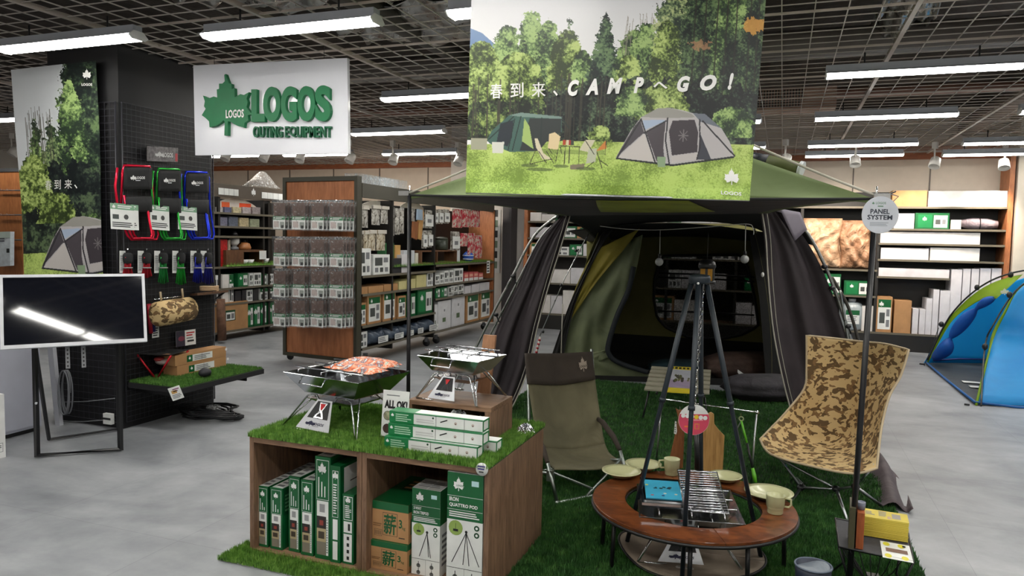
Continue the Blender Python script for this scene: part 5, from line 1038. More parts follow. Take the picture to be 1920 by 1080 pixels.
# lantern above the stand head (black dome with yellow tag)
L0 = D(1325, 520, 4.6); t = thing('hanging_lantern', 'black domed lantern with yellow panels hanging behind the pot stand head', 'lantern', L0)
part('dome', MB().lathe([(0, .115), (.03, .112), (.05, .095), (.055, .07), (.05, .055), (0, .055)], BLACKM, 20, L0), t, world=True); part('base', MB().lathe([(0, -.04), (.055, -.04), (.055, -.02), (0, -.02)], BLACKM, 20, L0), t, world=True)
ym = paint((196, 140, 30), .5)
for s_ in (-1, 1): part('panel', MB().box(L0.x+s_*.022-.014, L0.x+s_*.022+.014, L0.y-.03, L0.y-.025, L0.z-.02, L0.z+.06, ym), t, world=True)
part('core', MB().box(L0.x-.045, L0.x+.045, L0.y-.024, L0.y+.03, L0.z-.03, L0.z+.07, BLACKM), t, world=True); part('cord', MB().tube([L0+V((0, 0, .11)), L0+V((0, .0, .28))], .002, BLACK, 5), t, world=True)
# round pink and white tag on the chain
q = D(1301, 787, 3.44); t = thing('round_tag', 'round white and pink price tag hanging from the chain', 'tag', q)
mb = MB(); Mt = frame(q, r0); R_ = .074; n_ = 32
P = [(R_*math.cos(2*PI*i/n_), R_*math.sin(2*PI*i/n_)) for i in range(n_)]; mb.prism(P, .002, PAPER, Mt)
pink = paint((206, 70, 96), .5); P2 = [(x, y) for x, y in P if y < .035]
P2 = sorted([(x*.985, y*.985) for x, y in P2], key=lambda p: math.atan2(p[1]-.0, p[0]) if False else (-(math.atan2(p[0], -p[1]))))
mb.add([Mt @ V((x, y, .0026)) for x, y in reversed(P2)], [tuple(range(len(P2)))], pink)
put_text(mb, Mt, '焚火フェア', -.06, .06, .004, .032, WHITE, .02, z=.0034) if False else None
for k in range(6): put_disc(mb, Mt, -.052+k*.021, .02-.002*k, .011, WHITE if k not in (3,) else paint((226, 190, 40), .5), .0034, 7)
put_lines(mb, Mt, -.03, .05, -.005, .004, 1, paint((240, 170, 180), .5), .0034, 3); put_rect(mb, Mt, .004, -.045, .026, -.018, paint((220, 150, 60), .5), .0034); put_rect(mb, Mt, .007, -.042, .023, -.021, pink, .0038); put_lines(mb, Mt, -.045, -.005, -.04, -.025, 1, paint((226, 120, 60), .5), .0034, 3)
part('card', mb, t, world=True)
# ---------------------------------------------------------------- rack with boards and tongs
a = D(1241, 748, 4.45); b = D(1419, 773, 4.2); t = thing('utensil_rack', 'thin chrome rod rack behind the ring table holding cutting boards', 'rack', V((*((a+b)/2).xy, 0)))
fa = V((a.x-.03, a.y+.02, .005)); fb = V((b.x-.02, b.y-.02, .005)); ra = D(1228, 872, 4.42); ra.z = .005
part('rail', MB().tube([a, b], .0045, CHROME, 8), t, world=True); part('pole', MB().tube([a+V((0, 0, .008)), fa], .0055, ALU, 8), t, world=True); part('pole', MB().tube([b+V((0, 0, .008)), fb], .0055, ALU, 8), t, world=True)
for q in (a, b): part('knob', MB().ball(q, .013, CHROME, 12, 8), t, world=True)
bamboo = wood('bamboo_board', (150, 108, 58), (196, 152, 94), (7, 7, .6), .45, 10); redw = wood('reddish_board', (108, 62, 34), (150, 94, 56), (6, 6, .6), .45)
def board(px, pyh, dd, poly, m, label, rot=0, th=.014):
    q = D(px, pyh, dd); M = frame(q, r0) @ Matrix.Rotation(rot, 4, 'Z'); mb = MB().prism(poly, th, m, M); tt = thing('cutting_board', label, 'cutting board', q, 0, 'cutting boards on the rod rack'); part('board', mb, tt, world=True, bev=.003); part('hook', MB().tube([q+V((0, 0, -.01)), q+V((0, -.006, .02)), q+V((0, .01, .02))], .002, CHROME, 5), tt, world=True)
    return tt
board(1332, 778, 4.3, [(-.02, -.02), (-.018, .01), (0, .02), (.018, .01), (.02, -.02), (.022, -.05), (.05, -.085), (.086, -.12), (.084, -.34), (.06, -.352), (-.058, -.33), (-.082, -.31), (-.072, -.12), (-.03, -.06)], bamboo, 'light bamboo cutting board hanging on the rod rack')
board(1275, 768, 4.4, [(-.03, .012), (-.012, .0), (.022, .0), (.02, -.03), (.012, -.05), (.03, -.12), (.028, -.36), (-.04, -.37), (-.06, -.33), (-.022, -.13), (-.012, -.05), (-.02, -.02)], redw, 'narrow reddish wooden board hanging left of the bamboo one')
q = D(1268, 790, 4.36); M = frame(q, r0); mb = MB().prism([(-.012, -.075), (.002, -.08), (.006, -.06), (.0, 0), (-.008, .002)], .002, PAPER, M); put_disc(mb, M, -.003, -.012, .003, INK, .003); put_lines(mb, M, -.009, .0, -.07, -.03, 3, GREY, .003, 3); single('hang_tag', mb, 'narrow white hang tag beside the reddish board', 'tag')
q = D(1390, 782, 4.22); t = thing('tongs', 'bright green handled fire tongs hanging from the rod rack', 'tongs', q); gr = paint((96, 176, 40), .35)
e = D(1417, 905, 4.1); m_ = lerp(q, e, .4)
part('ring', MB().tube([q+V((.012*math.cos(k*PI/6), 0, .012*math.sin(k*PI/6)-.01)) for k in range(12)], .004, paint((150, 160, 120), .5), 6, closed=True), t, world=True)
part('arm', MB().tube([q-V((0, 0, .022)), m_], [.006, .006], gr, 8), t, world=True); part('arm', MB().tube([m_, lerp(q, e, .78)], .0065, BLACKM, 8), t, world=True); part('tip', MB().tube([lerp(q, e, .78), lerp(q, e, .9), e], [.009, .012, .009], gr, 8), t, world=True)
part('arm', MB().tube([q-V((0, 0, .022)), D(1378, 812, 4.25)], .003, GREY, 6), t, world=True); part('hook', MB().tube([q+V((0, 0, .002)), q+V((0, -.004, .022)), q+V((0, .006, .024))], .002, CHROME, 5), t, world=True)
# ---------------------------------------------------------------- low slatted table with magazine
P = lambda x, y: G(x, y, .26); tl, tr, br, bl = P(1222, 686), P(1333, 693), P(1330, 740), P(1207, 732)
t = thing('slatted_table', 'low slatted roll top table holding a magazine, behind the pot stand', 'table', V((*((tl+br)/2).xy, 0))); sm = wood('pale_grey_slat', (138, 134, 116), (176, 172, 152), (.8, 6, 6))
for k in range(6):
    u0, u1 = k/6+.01, (k+.72)/6; A_, B_, C_, D_ = lerp(tl, bl, u0), lerp(tr, br, u0), lerp(tr, br, u1), lerp(tl, bl, u1)
    part('slat', MB().hexa([v-V((0, 0, .012)) for v in (D_, C_, B_, A_)], [D_, C_, B_, A_], sm), t, world=True)
for A_, B_ in ((lerp(tl, tr, .2), lerp(bl, br, .2)), (lerp(tl, tr, .8), lerp(bl, br, .8))): part('rail', MB().tube([A_-V((0, 0, .022)), B_-V((0, 0, .022))], .009, BLACKM, 6), t, world=True)
for q in (tl, tr, br, bl):
    c = (tl+br)/2; u_ = lerp(q, c, .15); part('leg', MB().tube([V((u_.x, u_.y, .24)), V((q.x, q.y, .03))], .008, BLACKM, 6), t, world=True)
A_, B_, C_ = lerp(lerp(tl, bl, 1.02), lerp(tr, br, 1.02), .3), lerp(lerp(tl, bl, 1.02), lerp(tr, br, 1.02), .74), lerp(lerp(tl, bl, .0), lerp(tr, br, .0), .3)
A = affm(A_+V((0, 0, .001)), B_+V((0, 0, .001)), C_+V((0, 0, .001)), (0, 0, 1)); mb = MB().prism([(0, 0), (1, 0), (1, 1), (0, 1)], .008, paint((226, 206, 50), .5), A)
put_rect(mb, A, .02, .14, .98, .86, paint((176, 160, 186), .4), .0086); put_rect(mb, A, .02, .44, .98, .86, paint((190, 192, 200), .4), .009); rg = random.Random(8)
for k in range(20): put_disc(mb, A, rg.uniform(.3, .9), rg.uniform(.35, .62), rg.uniform(.03, .07), paint(rg.choice([(96, 100, 60), (120, 120, 80), (70, 66, 60)]), .5), .0092+k*.00002, 6)
for k in range(5): put_rect(mb, A, .1+k*.16, .89, .2+k*.16, .97, INK, .0086)
single('magazine', mb, 'yellow and lilac camping magazine on the slatted table', 'magazine')
# ---------------------------------------------------------------- khaki low chair
def surf(rows, n_sub=6):                    # rows of world points -> smooth surface function
    R = [[V(p) for p in r] for r in rows]; nr = len(R); nc = len(R[0])
    def cr1(P, t):
        n_ = len(P)-1; t = max(0, min(1, t))*n_; i = min(int(t), n_-1); f_ = t-i
        p0 = P[max(i-1, 0)]; p1 = P[i]; p2 = P[i+1]; p3 = P[min(i+2, n_)]
        return .5*((2*p1)+(p2-p0)*f_+(2*p0-5*p1+4*p2-p3)*f_*f_+(3*p1-p0-3*p2+p3)*f_**3)
    return lambda u, v: cr1([cr1(r, u) for r in R], v)
olive = cloth('khaki_canvas', (94, 90, 68), (116, 110, 85), .85, 3.5, .6, fdist=.03); dkb = cloth('dark_brown_canvas', (58, 50, 44), (72, 63, 55), .85, 4, .4)
rows = [[D(985, 662, 4.72), D(1046, 662, 4.9), D(1108, 659, 5.0)], [D(990, 716, 4.66), D(1052, 718, 4.86), D(1115, 708, 4.95)], [D(1000, 780, 4.56), D(1062, 782, 4.76), D(1124, 772, 4.85)], [D(1010, 838, 4.42), D(1072, 842, 4.62), D(1134, 832, 4.74)], [D(1026, 866, 4.28), D(1090, 868, 4.45), D(1152, 858, 4.62)], [D(1040, 880, 4.1), D(1118, 880, 4.24), D(1194, 870, 4.4)]]
t = thing('camp_chair', 'khaki canvas low camp chair with a dark brown headrest band', 'chair', (-1.05, 4.3, 0)); S = surf(rows)
part('backrest', MB().grid(lambda u, v: S(u, .2+v*.4), 14, 14, olive), t, world=True, solid=.008); part('seat', MB().grid(lambda u, v: S(u, .6+v*.4), 14, 12, olive), t, world=True, solid=.008)
part('headrest_band', MB().grid(lambda u, v: S(lerp(-.015, 1.015, u), v*.21)-hf*.012, 14, 6, dkb), t, world=True, solid=.02, label='dark brown headrest band with a pale leaf logo')
nn = (S(1, .1)-S(0, .1)).cross(S(.5, 0)-S(.5, .2)).normalized(); nn = nn if nn.dot(hf) < 0 else -nn
a_, b_, c_ = S(.74, .145), S(.9, .145), S(.74, .045); A = affm(a_-hf*.03, b_-hf*.03, c_-hf*.03, nn); mb = MB(); lg = paint((176, 162, 148), .6); put_leaf(mb, A, .5, .0, 1, lg, .0); put_text(mb, A, 'LOGOS', .1, .9, .28, .42, dkb, .03, z=.002); part('logo', mb, t, world=True)
frm = metal('grey_tube', (172, 180, 176), .4)
fl = G(1045, 943, .012); bl = G(992, 888, .012); du = (S(1, .1)-S(0, .1)); du.z = 0; fr_ = fl+du*.98; brr = bl+du*.98; A0 = D(992, 800, 4.6); A1 = D(1027, 868, 4.12)
for off in (V((0, 0, 0)), du*.99):
    part('leg', MB().tube([fl+off, A1+off], .011, frm, 8), t, world=True); part('leg', MB().tube([bl+off, V((*(A0+off).xy, A0.z))], .010, frm, 8), t, world=True)
    part('back_post', MB().tube([D(990, 664, 4.75)+off*.98, A0+off, D(1008, 866, 4.5)+off], .010, frm, 8), t, world=True)
    part('seat_rail', MB().tube([bl+off+V((0, 0, .02)), lerp(bl, fl, .3)+off+V((0, 0, .06)), A1+off+V((0, 0, -.06))], .009, frm, 8), t, world=True)
    part('armrest', MB().tube([A0+off, lerp(A0, A1, .3)+off+V((0, 0, .03)), lerp(A0, A1, .75)+off+V((0, 0, .03)), A1+off], [.012, .018, .018, .013], dkb, 10), t, world=True, label='dark padded armrest')
part('cross_bar', MB().tube([fl, fr_], .010, frm, 8), t, world=True); part('cross_bar', MB().tube([bl, brr], .010, frm, 8), t, world=True); part('cross_brace', MB().tube([lerp(fl, A1, .8), lerp(fl, fr_, .62)], .008, frm, 8), t, world=True); part('cross_brace', MB().tube([lerp(fl, A1, .8)+du*.99, lerp(fl, fr_, .38)], .008, frm, 8), t, world=True)
part('clip', MB().box(-.02, .02, -.02, .02, -.03, .03, frm), t).location = ROOT[t.name].inverted() @ (A1+V((.02, 0, -.07)))
for q in (fl, fr_, bl, brr): part('foot', MB().ball(q, .016, frm, 10, 6), t, world=True)
# ---------------------------------------------------------------- camouflage high back chair
cam_ = camo('chair_camouflage', 16)
rows = [[D(1512, 629, 4.86), D(1560, 634, 4.84), D(1612, 640, 4.74), D(1660, 645, 4.56), D(1704, 656, 4.36)],
        [D(1512, 690, 4.84), D(1560, 694, 4.86), D(1606, 700, 4.76), D(1650, 704, 4.56), D(1689, 704, 4.32)],
        [D(1508, 728, 4.80), D(1555, 745, 4.84), D(1600, 752, 4.72), D(1640, 750, 4.48), D(1668, 742, 4.26)],
        [D(1476, 770, 4.72), D(1530, 800, 4.78), D(1585, 812, 4.64), D(1628, 806, 4.40), D(1655, 790, 4.16)],
        [D(1448, 800, 4.60), D(1510, 832, 4.62), D(1570, 850, 4.42), D(1620, 846, 4.22), D(1649, 830, 4.04)],
        [D(1425, 824, 4.50), D(1446, 852, 4.30), D(1520, 874, 4.06), D(1598, 888, 3.90), D(1644, 878, 3.90)]]
t = thing('camp_chair', 'camouflage cloth high back camp chair on thin metal legs', 'chair', (.2, 4.45, 0)); S2 = surf(rows)
part('sling_seat', MB().grid(lambda u, v: S2(u, v), 28, 30, cam_), t, world=True, solid=.008)
pip = paint((188, 170, 140), .7)
edge = [S2(i/20, 0) for i in range(21)]+[S2(1, i/20) for i in range(1, 21)]+[S2(1-i/20, 1) for i in range(1, 21)]+[S2(0, 1-i/20) for i in range(1, 20)]
part('piping', MB().tube(edge, .007, pip, 6, closed=True), t, world=True)
h1 = D(1502, 914, 4.28); h2 = D(1568, 917, 4.1); h3 = D(1604, 912, 3.98)
for name_, P_ in [('leg', [h1, D(1476, 952, 4.12)]), ('leg', [h2, G(1589, 976, .01)]), ('leg', [h1+V((.02, .02, 0)), h1+V((-.02, .28, -h1.z+.02))]), ('leg', [h3, h3+V((.16, .16, -h3.z+.02))])]: 
    if P_[1].z > .05: P_[1] = P_[0]+(P_[1]-P_[0])*(P_[0].z/(P_[0].z-P_[1].z))*.97
    part(name_, MB().tube(P_, .009, ALU, 8), t, world=True)
for P_ in [[h1, S2(.02, .93)], [h2, S2(.2, .97)-V((0, 0, .02))], [h3, S2(.95, .95)], [h1, h2], [h2, h3]]: part('frame_tube', MB().tube(P_, .0075, ALU, 8), t, world=True)
for q in (h1, h2, h3): part('hub', MB().ball(q, .024, BLACKM, 12, 8, (1, 1, .8)), t, world=True)
# ---------------------------------------------------------------- mesh side table with leaflets, wooden book, card; bucket
zt3 = .26; a_, b_, c_, d_ = G(1573, 1026, zt3), G(1713, 1054, zt3), G(1703, 1000, zt3), G(1566, 972, zt3)
t = thing('side_table', 'low black wire side table at the bottom right corner', 'table', V((*((a_+c_)/2).xy, 0)))
part('top_mesh', MB().hexa([v-V((0, 0, .004)) for v in (a_, b_, c_, d_)], [v+V((0, 0, 0)) for v in (a_, b_, c_, d_)], paint((52, 52, 58), .6, 0, .2, 90)), t, world=True)
part('top_frame', MB().tube([a_, b_, c_, d_], .005, BLACKM, 6, closed=True), t, world=True)
ct = (a_+c_)/2
for q in (a_, b_, c_, d_): part('leg', MB().tube([q, lerp(q, ct, .25)-V((0, 0, .12)), lerp(q, ct, .3)-V((0, 0, .17)), V((*lerp(q, ct, -.02).xy, .01))], .005, BLACKM, 6), t, world=True)
for k in range(1, 7):
    for A_, B_ in ((a_, b_), (a_, d_)):
        q = lerp(A_, B_, k/7); part('wire', MB().tube([q, lerp(q, ct, .3)-V((0, 0, .08)), lerp(q, ct, .75)-V((0, 0, .16))], .0022, BLACKM, 5), t, world=True)
part('hub', MB().box(-.025, .025, -.02, .02, -.02, .02, BLACKM), t).location = (0, 0, zt3-.17)
# stack of leaflets
e0 = G(1612, 1003, zt3+.001); e1 = G(1702, 1018, zt3+.001); n2 = V((-(e1-e0).y, (e1-e0).x, 0)).normalized(); Hs = .085; dep = .11
ylw = paint((224, 206, 88), .6, 0, .05); yl2 = paint((206, 186, 70), .6, 0, .08); rg = random.Random(2); NS = 34
for k in range(NS):
    j = V((rg.uniform(-.0015, .0015), rg.uniform(-.0015, .0015), 0)); z0_ = k*Hs/NS; z1_ = z0_+Hs/NS*.86; b4 = [e0+j, e1+j, e1+j+n2*dep, e0+j+n2*dep]
    mb = MB().hexa([v+V((0, 0, z0_)) for v in b4], [v+V((0, 0, z1_)) for v in b4], ylw if k % 3 else yl2)
    if k == NS-1:
        A = affm(b4[0]+V((0, 0, z1_)), b4[1]+V((0, 0, z1_)), b4[3]+V((0, 0, z1_)), (0, 0, 1)); put_lines(mb, A, .1, .3, .3, .75, 3, GREY, .0008, 2); put_lines(mb, A, .38, .6, .3, .9, 4, GREY, .0008, 5); put_rect(mb, A, .66, .2, .84, .75, paint((150, 140, 130), .5), .0008); put_lines(mb, A, .56, .66, .1, .4, 2, paint((170, 120, 170), .5), .0008)
    single('leaflet', mb, 'printed top leaflet of the yellow stack on the side table' if k == NS-1 else '%s yellow leaflet from the bottom of the stack on the side table' % ORD[k], 'leaflet', group='yellow leaflets stacked on the side table')
q0 = G(1605, 1029, zt3+.001); 
bk = wood('orange_wood_block', (128, 62, 30), (170, 92, 50), (6, 6, .6)); dv = (e1-e0).normalized()
def slab(p, w_, d_2, h, m, name, label, cat): 
    b4 = [p, p+dv*w_, p+dv*w_+n2*d_2, p+n2*d_2]; single(name, MB().hexa(b4, [v+V((0, 0, h)) for v in b4], m), label, cat)
slab(G(1604, 1028, zt3+.002), .028, .12, .15, bk, 'wooden_block', 'orange brown wooden block standing left of the yellow leaflets', 'block')
slab(G(1590, 1028, zt3+.002), .022, .14, .17, paint((70, 66, 44), .6), 'dark_book', 'dark olive book standing beside the orange wooden block', 'book')
q = G(1612, 945, zt3+.17); single('clear_cup', MB().lathe([(0, 0), (.016, 0), (.018, .03), (.014, .032), (.012, .004), (0, .004)], paint((120, 124, 140), .2), 16, G(1604, 1028, zt3+.002)+dv*.014+n2*.05+V((0, 0, .151))), 'small grey cap on top of the orange wooden block', 'cap')
A_, B_, C_ = G(1655, 1045, zt3+.003), G(1713, 1056, zt3+.003), G(1650, 1014, zt3+.003); A = affm(A_, B_, C_, (0, 0, 1)); mb = MB().prism([(0, 0), (1, 0), (1, 1), (0, 1)], .001, PAPER, A)
for x, y in ((.2, .85), (.7, .85), (.2, .15), (.75, .15)): put_disc(mb, A, x, y, .12, paint((214, 206, 60), .5), .002, 10)
put_rect(mb, A, .15, .4, .88, .62, paint((120, 92, 80), .5), .0022); put_disc(mb, A, .8, .85, .06, INK, .003, 8); single('leaflet_card', mb, 'white card with yellow spots lying at the table corner', 'card')
q = G(1525, 1062, .24); t = thing('bucket', 'dark round bucket with a grey folded cloth rim at the bottom edge', 'bucket', (q.x, q.y, .01)); part('body', MB().lathe([(0, 0), (.058, 0), (.066, .2), (.068, .235), (.064, .235), (.06, .01), (0, .01)], paint((34, 42, 60), .5), 28), t)
part('cloth_lid', MB().grid(lambda u, v: (.066*v*math.cos(2*PI*u), .066*v*math.sin(2*PI*u), .225+.012*math.sin(4*PI*u)*v), 24, 6, cloth('grey_cloth', (112, 120, 130), (140, 148, 156), .6, 8)), t); part('rim', MB().tube([(.068*math.cos(2*PI*i/28), .068*math.sin(2*PI*i/28), .235) for i in range(28)], .004, paint((90, 100, 116), .5), 6, closed=True), t)
# ================================================================ the big tent and its canopy
dkf = cloth('dark_plum_ripstop', (40, 34, 38), (54, 46, 50), .7, 3, .5); oliv = cloth('olive_ripstop', (74, 80, 44), (92, 98, 56), .7, 3, .4); sage = cloth('sage_inner_cloth', (104, 112, 84), (128, 136, 102), .75, 3, .6); ochre = cloth('ochre_panel', (128, 116, 36), (156, 142, 50), .7, 3, .4)
blk = cloth('black_mesh_cloth', (18, 18, 18), (26, 26, 25), .85, 4, .3); lime = cloth('lime_olive', (120, 128, 40), (146, 154, 56), .7, 3, .3); lav = cloth('painted_roof_sheen', (112, 106, 118), (138, 132, 142), .7, 3, .5); topg = cloth('green_canopy_top', (92, 108, 66), (112, 128, 82), .65, 2.5, .6)
meshm = NT('window_mesh'); meshm.b.inputs['Base Color'].default_value = (.012, .014, .010, 1); meshm.b.inputs['Roughness'].default_value = .9
_n = meshm.noise(60, 2, meshm.coord()); meshm.l(meshm.ramp(_n, [(.3, (.88,)*3), (.7, (.94,)*3)]), meshm.b.inputs['Alpha']); meshm = meshm.m
trimw = paint((176, 172, 160), .6)
# --- canopy
FL, FR_, BR, BL = D(768, 366, 3.85), D(1643, 373, 2.98), D(1440, 400, 5.6), D(1052, 404, 6.1)
t = thing('canopy', 'green tent canopy stretched out over the camping display, dark underneath', 'canopy', V((*((FL+FR_)/2).xy, 0)))
nd = (FR_-FL).normalized(); 
def lin(u, v):                              # underside: front edge v=0 to tent hoop v=1
    p = lerp(lerp(FL, FR_, u), lerp(BL, BR, u), v); sag = .03*math.sin(PI*u)*math.sin(PI*v); p.z -= sag
    e = .16*math.sin(PI*v)*(1-2*u); p += nd*e*(.5 if abs(u-.5) > .3 else .2) ; return p
band = lambda u, v: (u < .035 or u > .965)
part('lining', MB().grid(lambda u, v: lin(u, v), 44, 22, dkf, True, oliv, band), t, world=True, solid=.003, label='dark plum underside with olive side bands')
part('lining_panel', MB().grid(lambda u, v: lin(.555+(u-.5)*lerp(.20, .36, v), lerp(.03, .42, v))-V((0, 0, .006)), 16, 6, lime), t, world=True, solid=.002, label='lime trapezoid panel in the middle of the underside')
PK = D(1165, 262, 3.75)
def arch(u):                                # bent pole over the canopy
    p = lerp(FL, FR_, u); k = (1-abs(2*u-1))*(1+.15*(1-abs(2*u-1))); p = p+V((0, 0, 1))*k*.40 - V((nd.y, -nd.x, 0))*k*.30; return p
def top(u, v):
    if v < .4: w_ = v/.4; return lerp(lerp(FL, FR_, u), arch(u), w_)+V((0, 0, -.02*math.sin(PI*w_)))
    w_ = (v-.4)/.6; q = lerp(BL, BR, u)+V((0, 0, .06)); return lerp(arch(u), q, w_)+V((0, 0, .03*math.sin(PI*w_)))
part('roof_sheet', MB().grid(top, 40, 26, topg), t, world=True, solid=.003, label='green upper side of the canopy')
ap = [arch(i/40)+V((0, 0, .012)) for i in range(41)]
rp = [lerp(FL, FR_, i/40)+(arch(i/40)-lerp(FL, FR_, i/40))*1.22+V((0, 0, .01)) for i in range(41)]
part('arch_pole', MB().tube([FL+V((0, 0, .012))]+rp[3:38]+[FR_+V((0, 0, .012))], .0055, trimw, 7), t, world=True, label='pale flexible pole arched over the canopy')
A_, B_, C_ = D(1497, 316, 3.32), D(1440, 303, 3.40), D(1405, 296, 3.45)
part('sleeve', MB().tube([A_, B_], [.030, .030], oliv, 14), t, world=True); part('sleeve_band', MB().tube([B_, C_], .029, paint((30, 34, 44), .5), 14), t, world=True, label='blue black band of the sleeve')
part('ring', MB().tube([A_+(A_-B_).normalized()*.004+V((0, 0, 0)), A_+(A_-B_).normalized()*.02], .036, paint((190, 194, 198), .4), 18), t, world=True, label='pale grey end ring')
part('front_hem', MB().tube([FL, lerp(FL, FR_, .5)-V((0, 0, .012)), FR_], .006, blk, 6), t, world=True)
def pole_(foot, tip, lb, r=.011):
    part('support_pole', MB().tube([foot, tip], r, BLACKM, 10), t, world=True, label=lb); part('pole_tip', MB().tube([tip, tip+V((0, 0, .05))], .004, CHROME, 6), t, world=True)
pole_(V((D(766, 780, 3.85).x, D(766, 780, 3.85).y, .0)), FL+V((0, 0, -.0)), 'left black support pole'); f0 = D(1593, 1080, 2.93); d0 = (FR_-f0); d0 = f0-d0*(f0.z/d0.z); pole_(d0, FR_, 'right black support pole, leaning slightly', .012)
part('buckle', MB().box(-.03, .03, -.012, .012, -.012, .012, CHROME), t).location = ROOT[t.name].inverted() @ (FR_+V((.02, 0, .01)))
part('buckle', MB().box(-.03, .03, -.012, .012, -.012, .012, CHROME), t).location = ROOT[t.name].inverted() @ (FL+V((-.03, 0, .01)))
lp = [FR_+V((.0, 0, -.005)), FR_+V((.05, -.0, .02)), FR_+V((.08, 0, .01)), FR_+V((.06, 0, -.012)), FR_+V((.02, 0, -.008))]
part('toggle_loop', MB().tube(lp, .0028, GREY, 6), t, world=True); part('toggle_loop', MB().tube([FR_, FR_+V((.07, .0, .03))], .003, BLACKM, 6), t, world=True)
q = D(1156, 379, 4.3); part('hook_ring', MB().tube([q+V((.012*math.cos(i*PI/5), 0, .018*math.sin(i*PI/5))) for i in range(10)], .003, BLACKM, 6, closed=True), t, world=True)
# PANEL SYSTEM tag
q = D(1650, 403, 2.90); Mt = frame(q, r0); R_ = .073; n_ = 36; tt = thing('round_tag', 'round pale grey tag reading PANEL SYSTEM at the canopy corner', 'tag', q); mb = MB().prism([(R_*math.cos(2*PI*i/n_), R_*math.sin(2*PI*i/n_)) for i in range(n_)], .0025, paint((196, 200, 208), .45), Mt)
nv = paint((48, 54, 66), .5); put_text(mb, Mt, 'PANEL', -.040, .036, .004, .023, nv, .03, z=.003); put_text(mb, Mt, 'SYSTEM', -.051, .048, -.019, .0, nv, .03, z=.003); put_leaf(mb, Mt, -.03, .04, .012, paint((90, 130, 100), .5), .003); put_text(mb, Mt, 'LOGOS', -.02, .02, .042, .051, paint((90, 130, 100), .5), .02, z=.003); put_lines(mb, Mt, -.012, .012, .03, .038, 1, paint((90, 130, 100), .5), .003, 3); put_lines(mb, Mt, -.04, .04, -.045, -.028, 3, paint((150, 156, 164), .5), .003, 3)
part('card', mb, tt, world=True); part('string', MB().tube([q+V((0, 0, R_)), FR_+V((0, -.01, 0))], .001, WHITE, 5), tt, world=True)
# --- tent body
LF = G(842, 768, 0); RF = G(1650, 812, 0)
t = thing('tent', 'large dark dome tent with open front and pulled back door flaps', 'tent', V((*((LF+RF)/2).xy, 0)))
def w(px, py, dd): return D(px, py, dd)
# front hoop poles (silver), left and right, double rods
LP = [w(842, 768, 6.5), w(893, 650, 6.4), w(960, 520, 6.28), w(1002, 442, 6.2), w(1046, 404, 6.12)]
RP = [w(1440, 388, 5.62), w(1485, 402, 5.62), w(1522, 450, 5.64), w(1560, 530, 5.68), w(1592, 625, 5.72), w(1622, 720, 5.76), w(1650, 812, 5.8)]
def smooth(P, n_=6):
    o = []
    for i in range(len(P)-1):
        p0 = P[max(i-1, 0)]; p1 = P[i]; p2 = P[i+1]; p3 = P[min(i+2, len(P)-1)]
        for k in range(n_):
            f_ = k/n_; o.append(.5*((2*p1)+(p2-p0)*f_+(2*p0-5*p1+4*p2-p3)*f_*f_+(3*p1-p0-3*p2+p3)*f_**3))
    return o+[P[-1]]
rod = metal('silver_pole', (206, 208, 206), .3)
part('pole', MB().tube(smooth(LP), .012, rod, 8), t, world=True); part('pole', MB().tube(smooth(RP[1:]), .013, rod, 8), t, world=True)
part('pole', MB().tube(smooth([p+V((.05, .06, .0)) if i else p for i, p in enumerate(LP)]), .009, rod, 8), t, world=True); part('pole', MB().tube(smooth([w(1560, 520, 5.7), w(1590, 575, 5.75), w(1612, 650, 5.8), w(1635, 760, 5.86)]), .012, paint((70, 66, 60), .5), 8), t, world=True, label='dark brown curved pole')
part('pole', MB().tube(smooth([w(1575, 545, 5.66), w(1584, 600, 5.7), w(1600, 700, 5.74), w(1615, 812, 5.78)]), .010, rod, 8), t, world=True)
for px, py, dd in [(962, 518, 6.26), (930, 590, 6.33), (1546, 500, 5.64), (1560, 540, 5.66), (1590, 612, 5.7), (1580, 470, 5.62)][:5]: part('pole_clip', MB().ball(w(px, py, dd), .024, BLACKM, 8, 6, (1, 1, .8)).tube([w(px, py, dd), w(px+6, py+14, dd)], .006, BLACKM, 5), t, world=True)
# roof shell from hoop to rear
bk_l = [w(1075, 575, 7.9), w(1100, 500, 7.85), w(1128, 440, 7.8), w(1185, 424, 7.75)]
roofF = [w(1040, 408, 6.14), w(1062, 399, 6.1), w(1150, 391, 5.95), w(1250, 388, 5.82), w(1350, 388, 5.7), w(1440, 392, 5.62), w(1500, 418, 5.62), w(1528, 460, 5.64)]
roofB = [w(1118, 450, 8.0), w(1140, 430, 8.0), w(1190, 420, 7.95), w(1260, 416, 7.9), w(1330, 416, 7.85), w(1400, 424, 7.8), w(1440, 440, 7.8), w(1460, 470, 7.8)]
rf = surf([roofF, [lerp(a, b, .5)+V((0, 0, .05)) for a, b in zip(roofF, roofB)], roofB])
part('roof_panel', MB().grid(rf, 30, 12, blk), t, world=True, solid=.004)
part('roof_sheen', MB().grid(lambda u, v: lerp(w(1462, 391, 5.55), w(1500, 398, 5.57), u)*(1-v)+lerp(w(1490, 452, 5.55), w(1513, 430, 5.57), u)*v, 6, 6, lav), t, world=True, solid=.004, label='lavender grey shoulder panel')  # sheen of the roof cloth, put in as a lavender grey patch
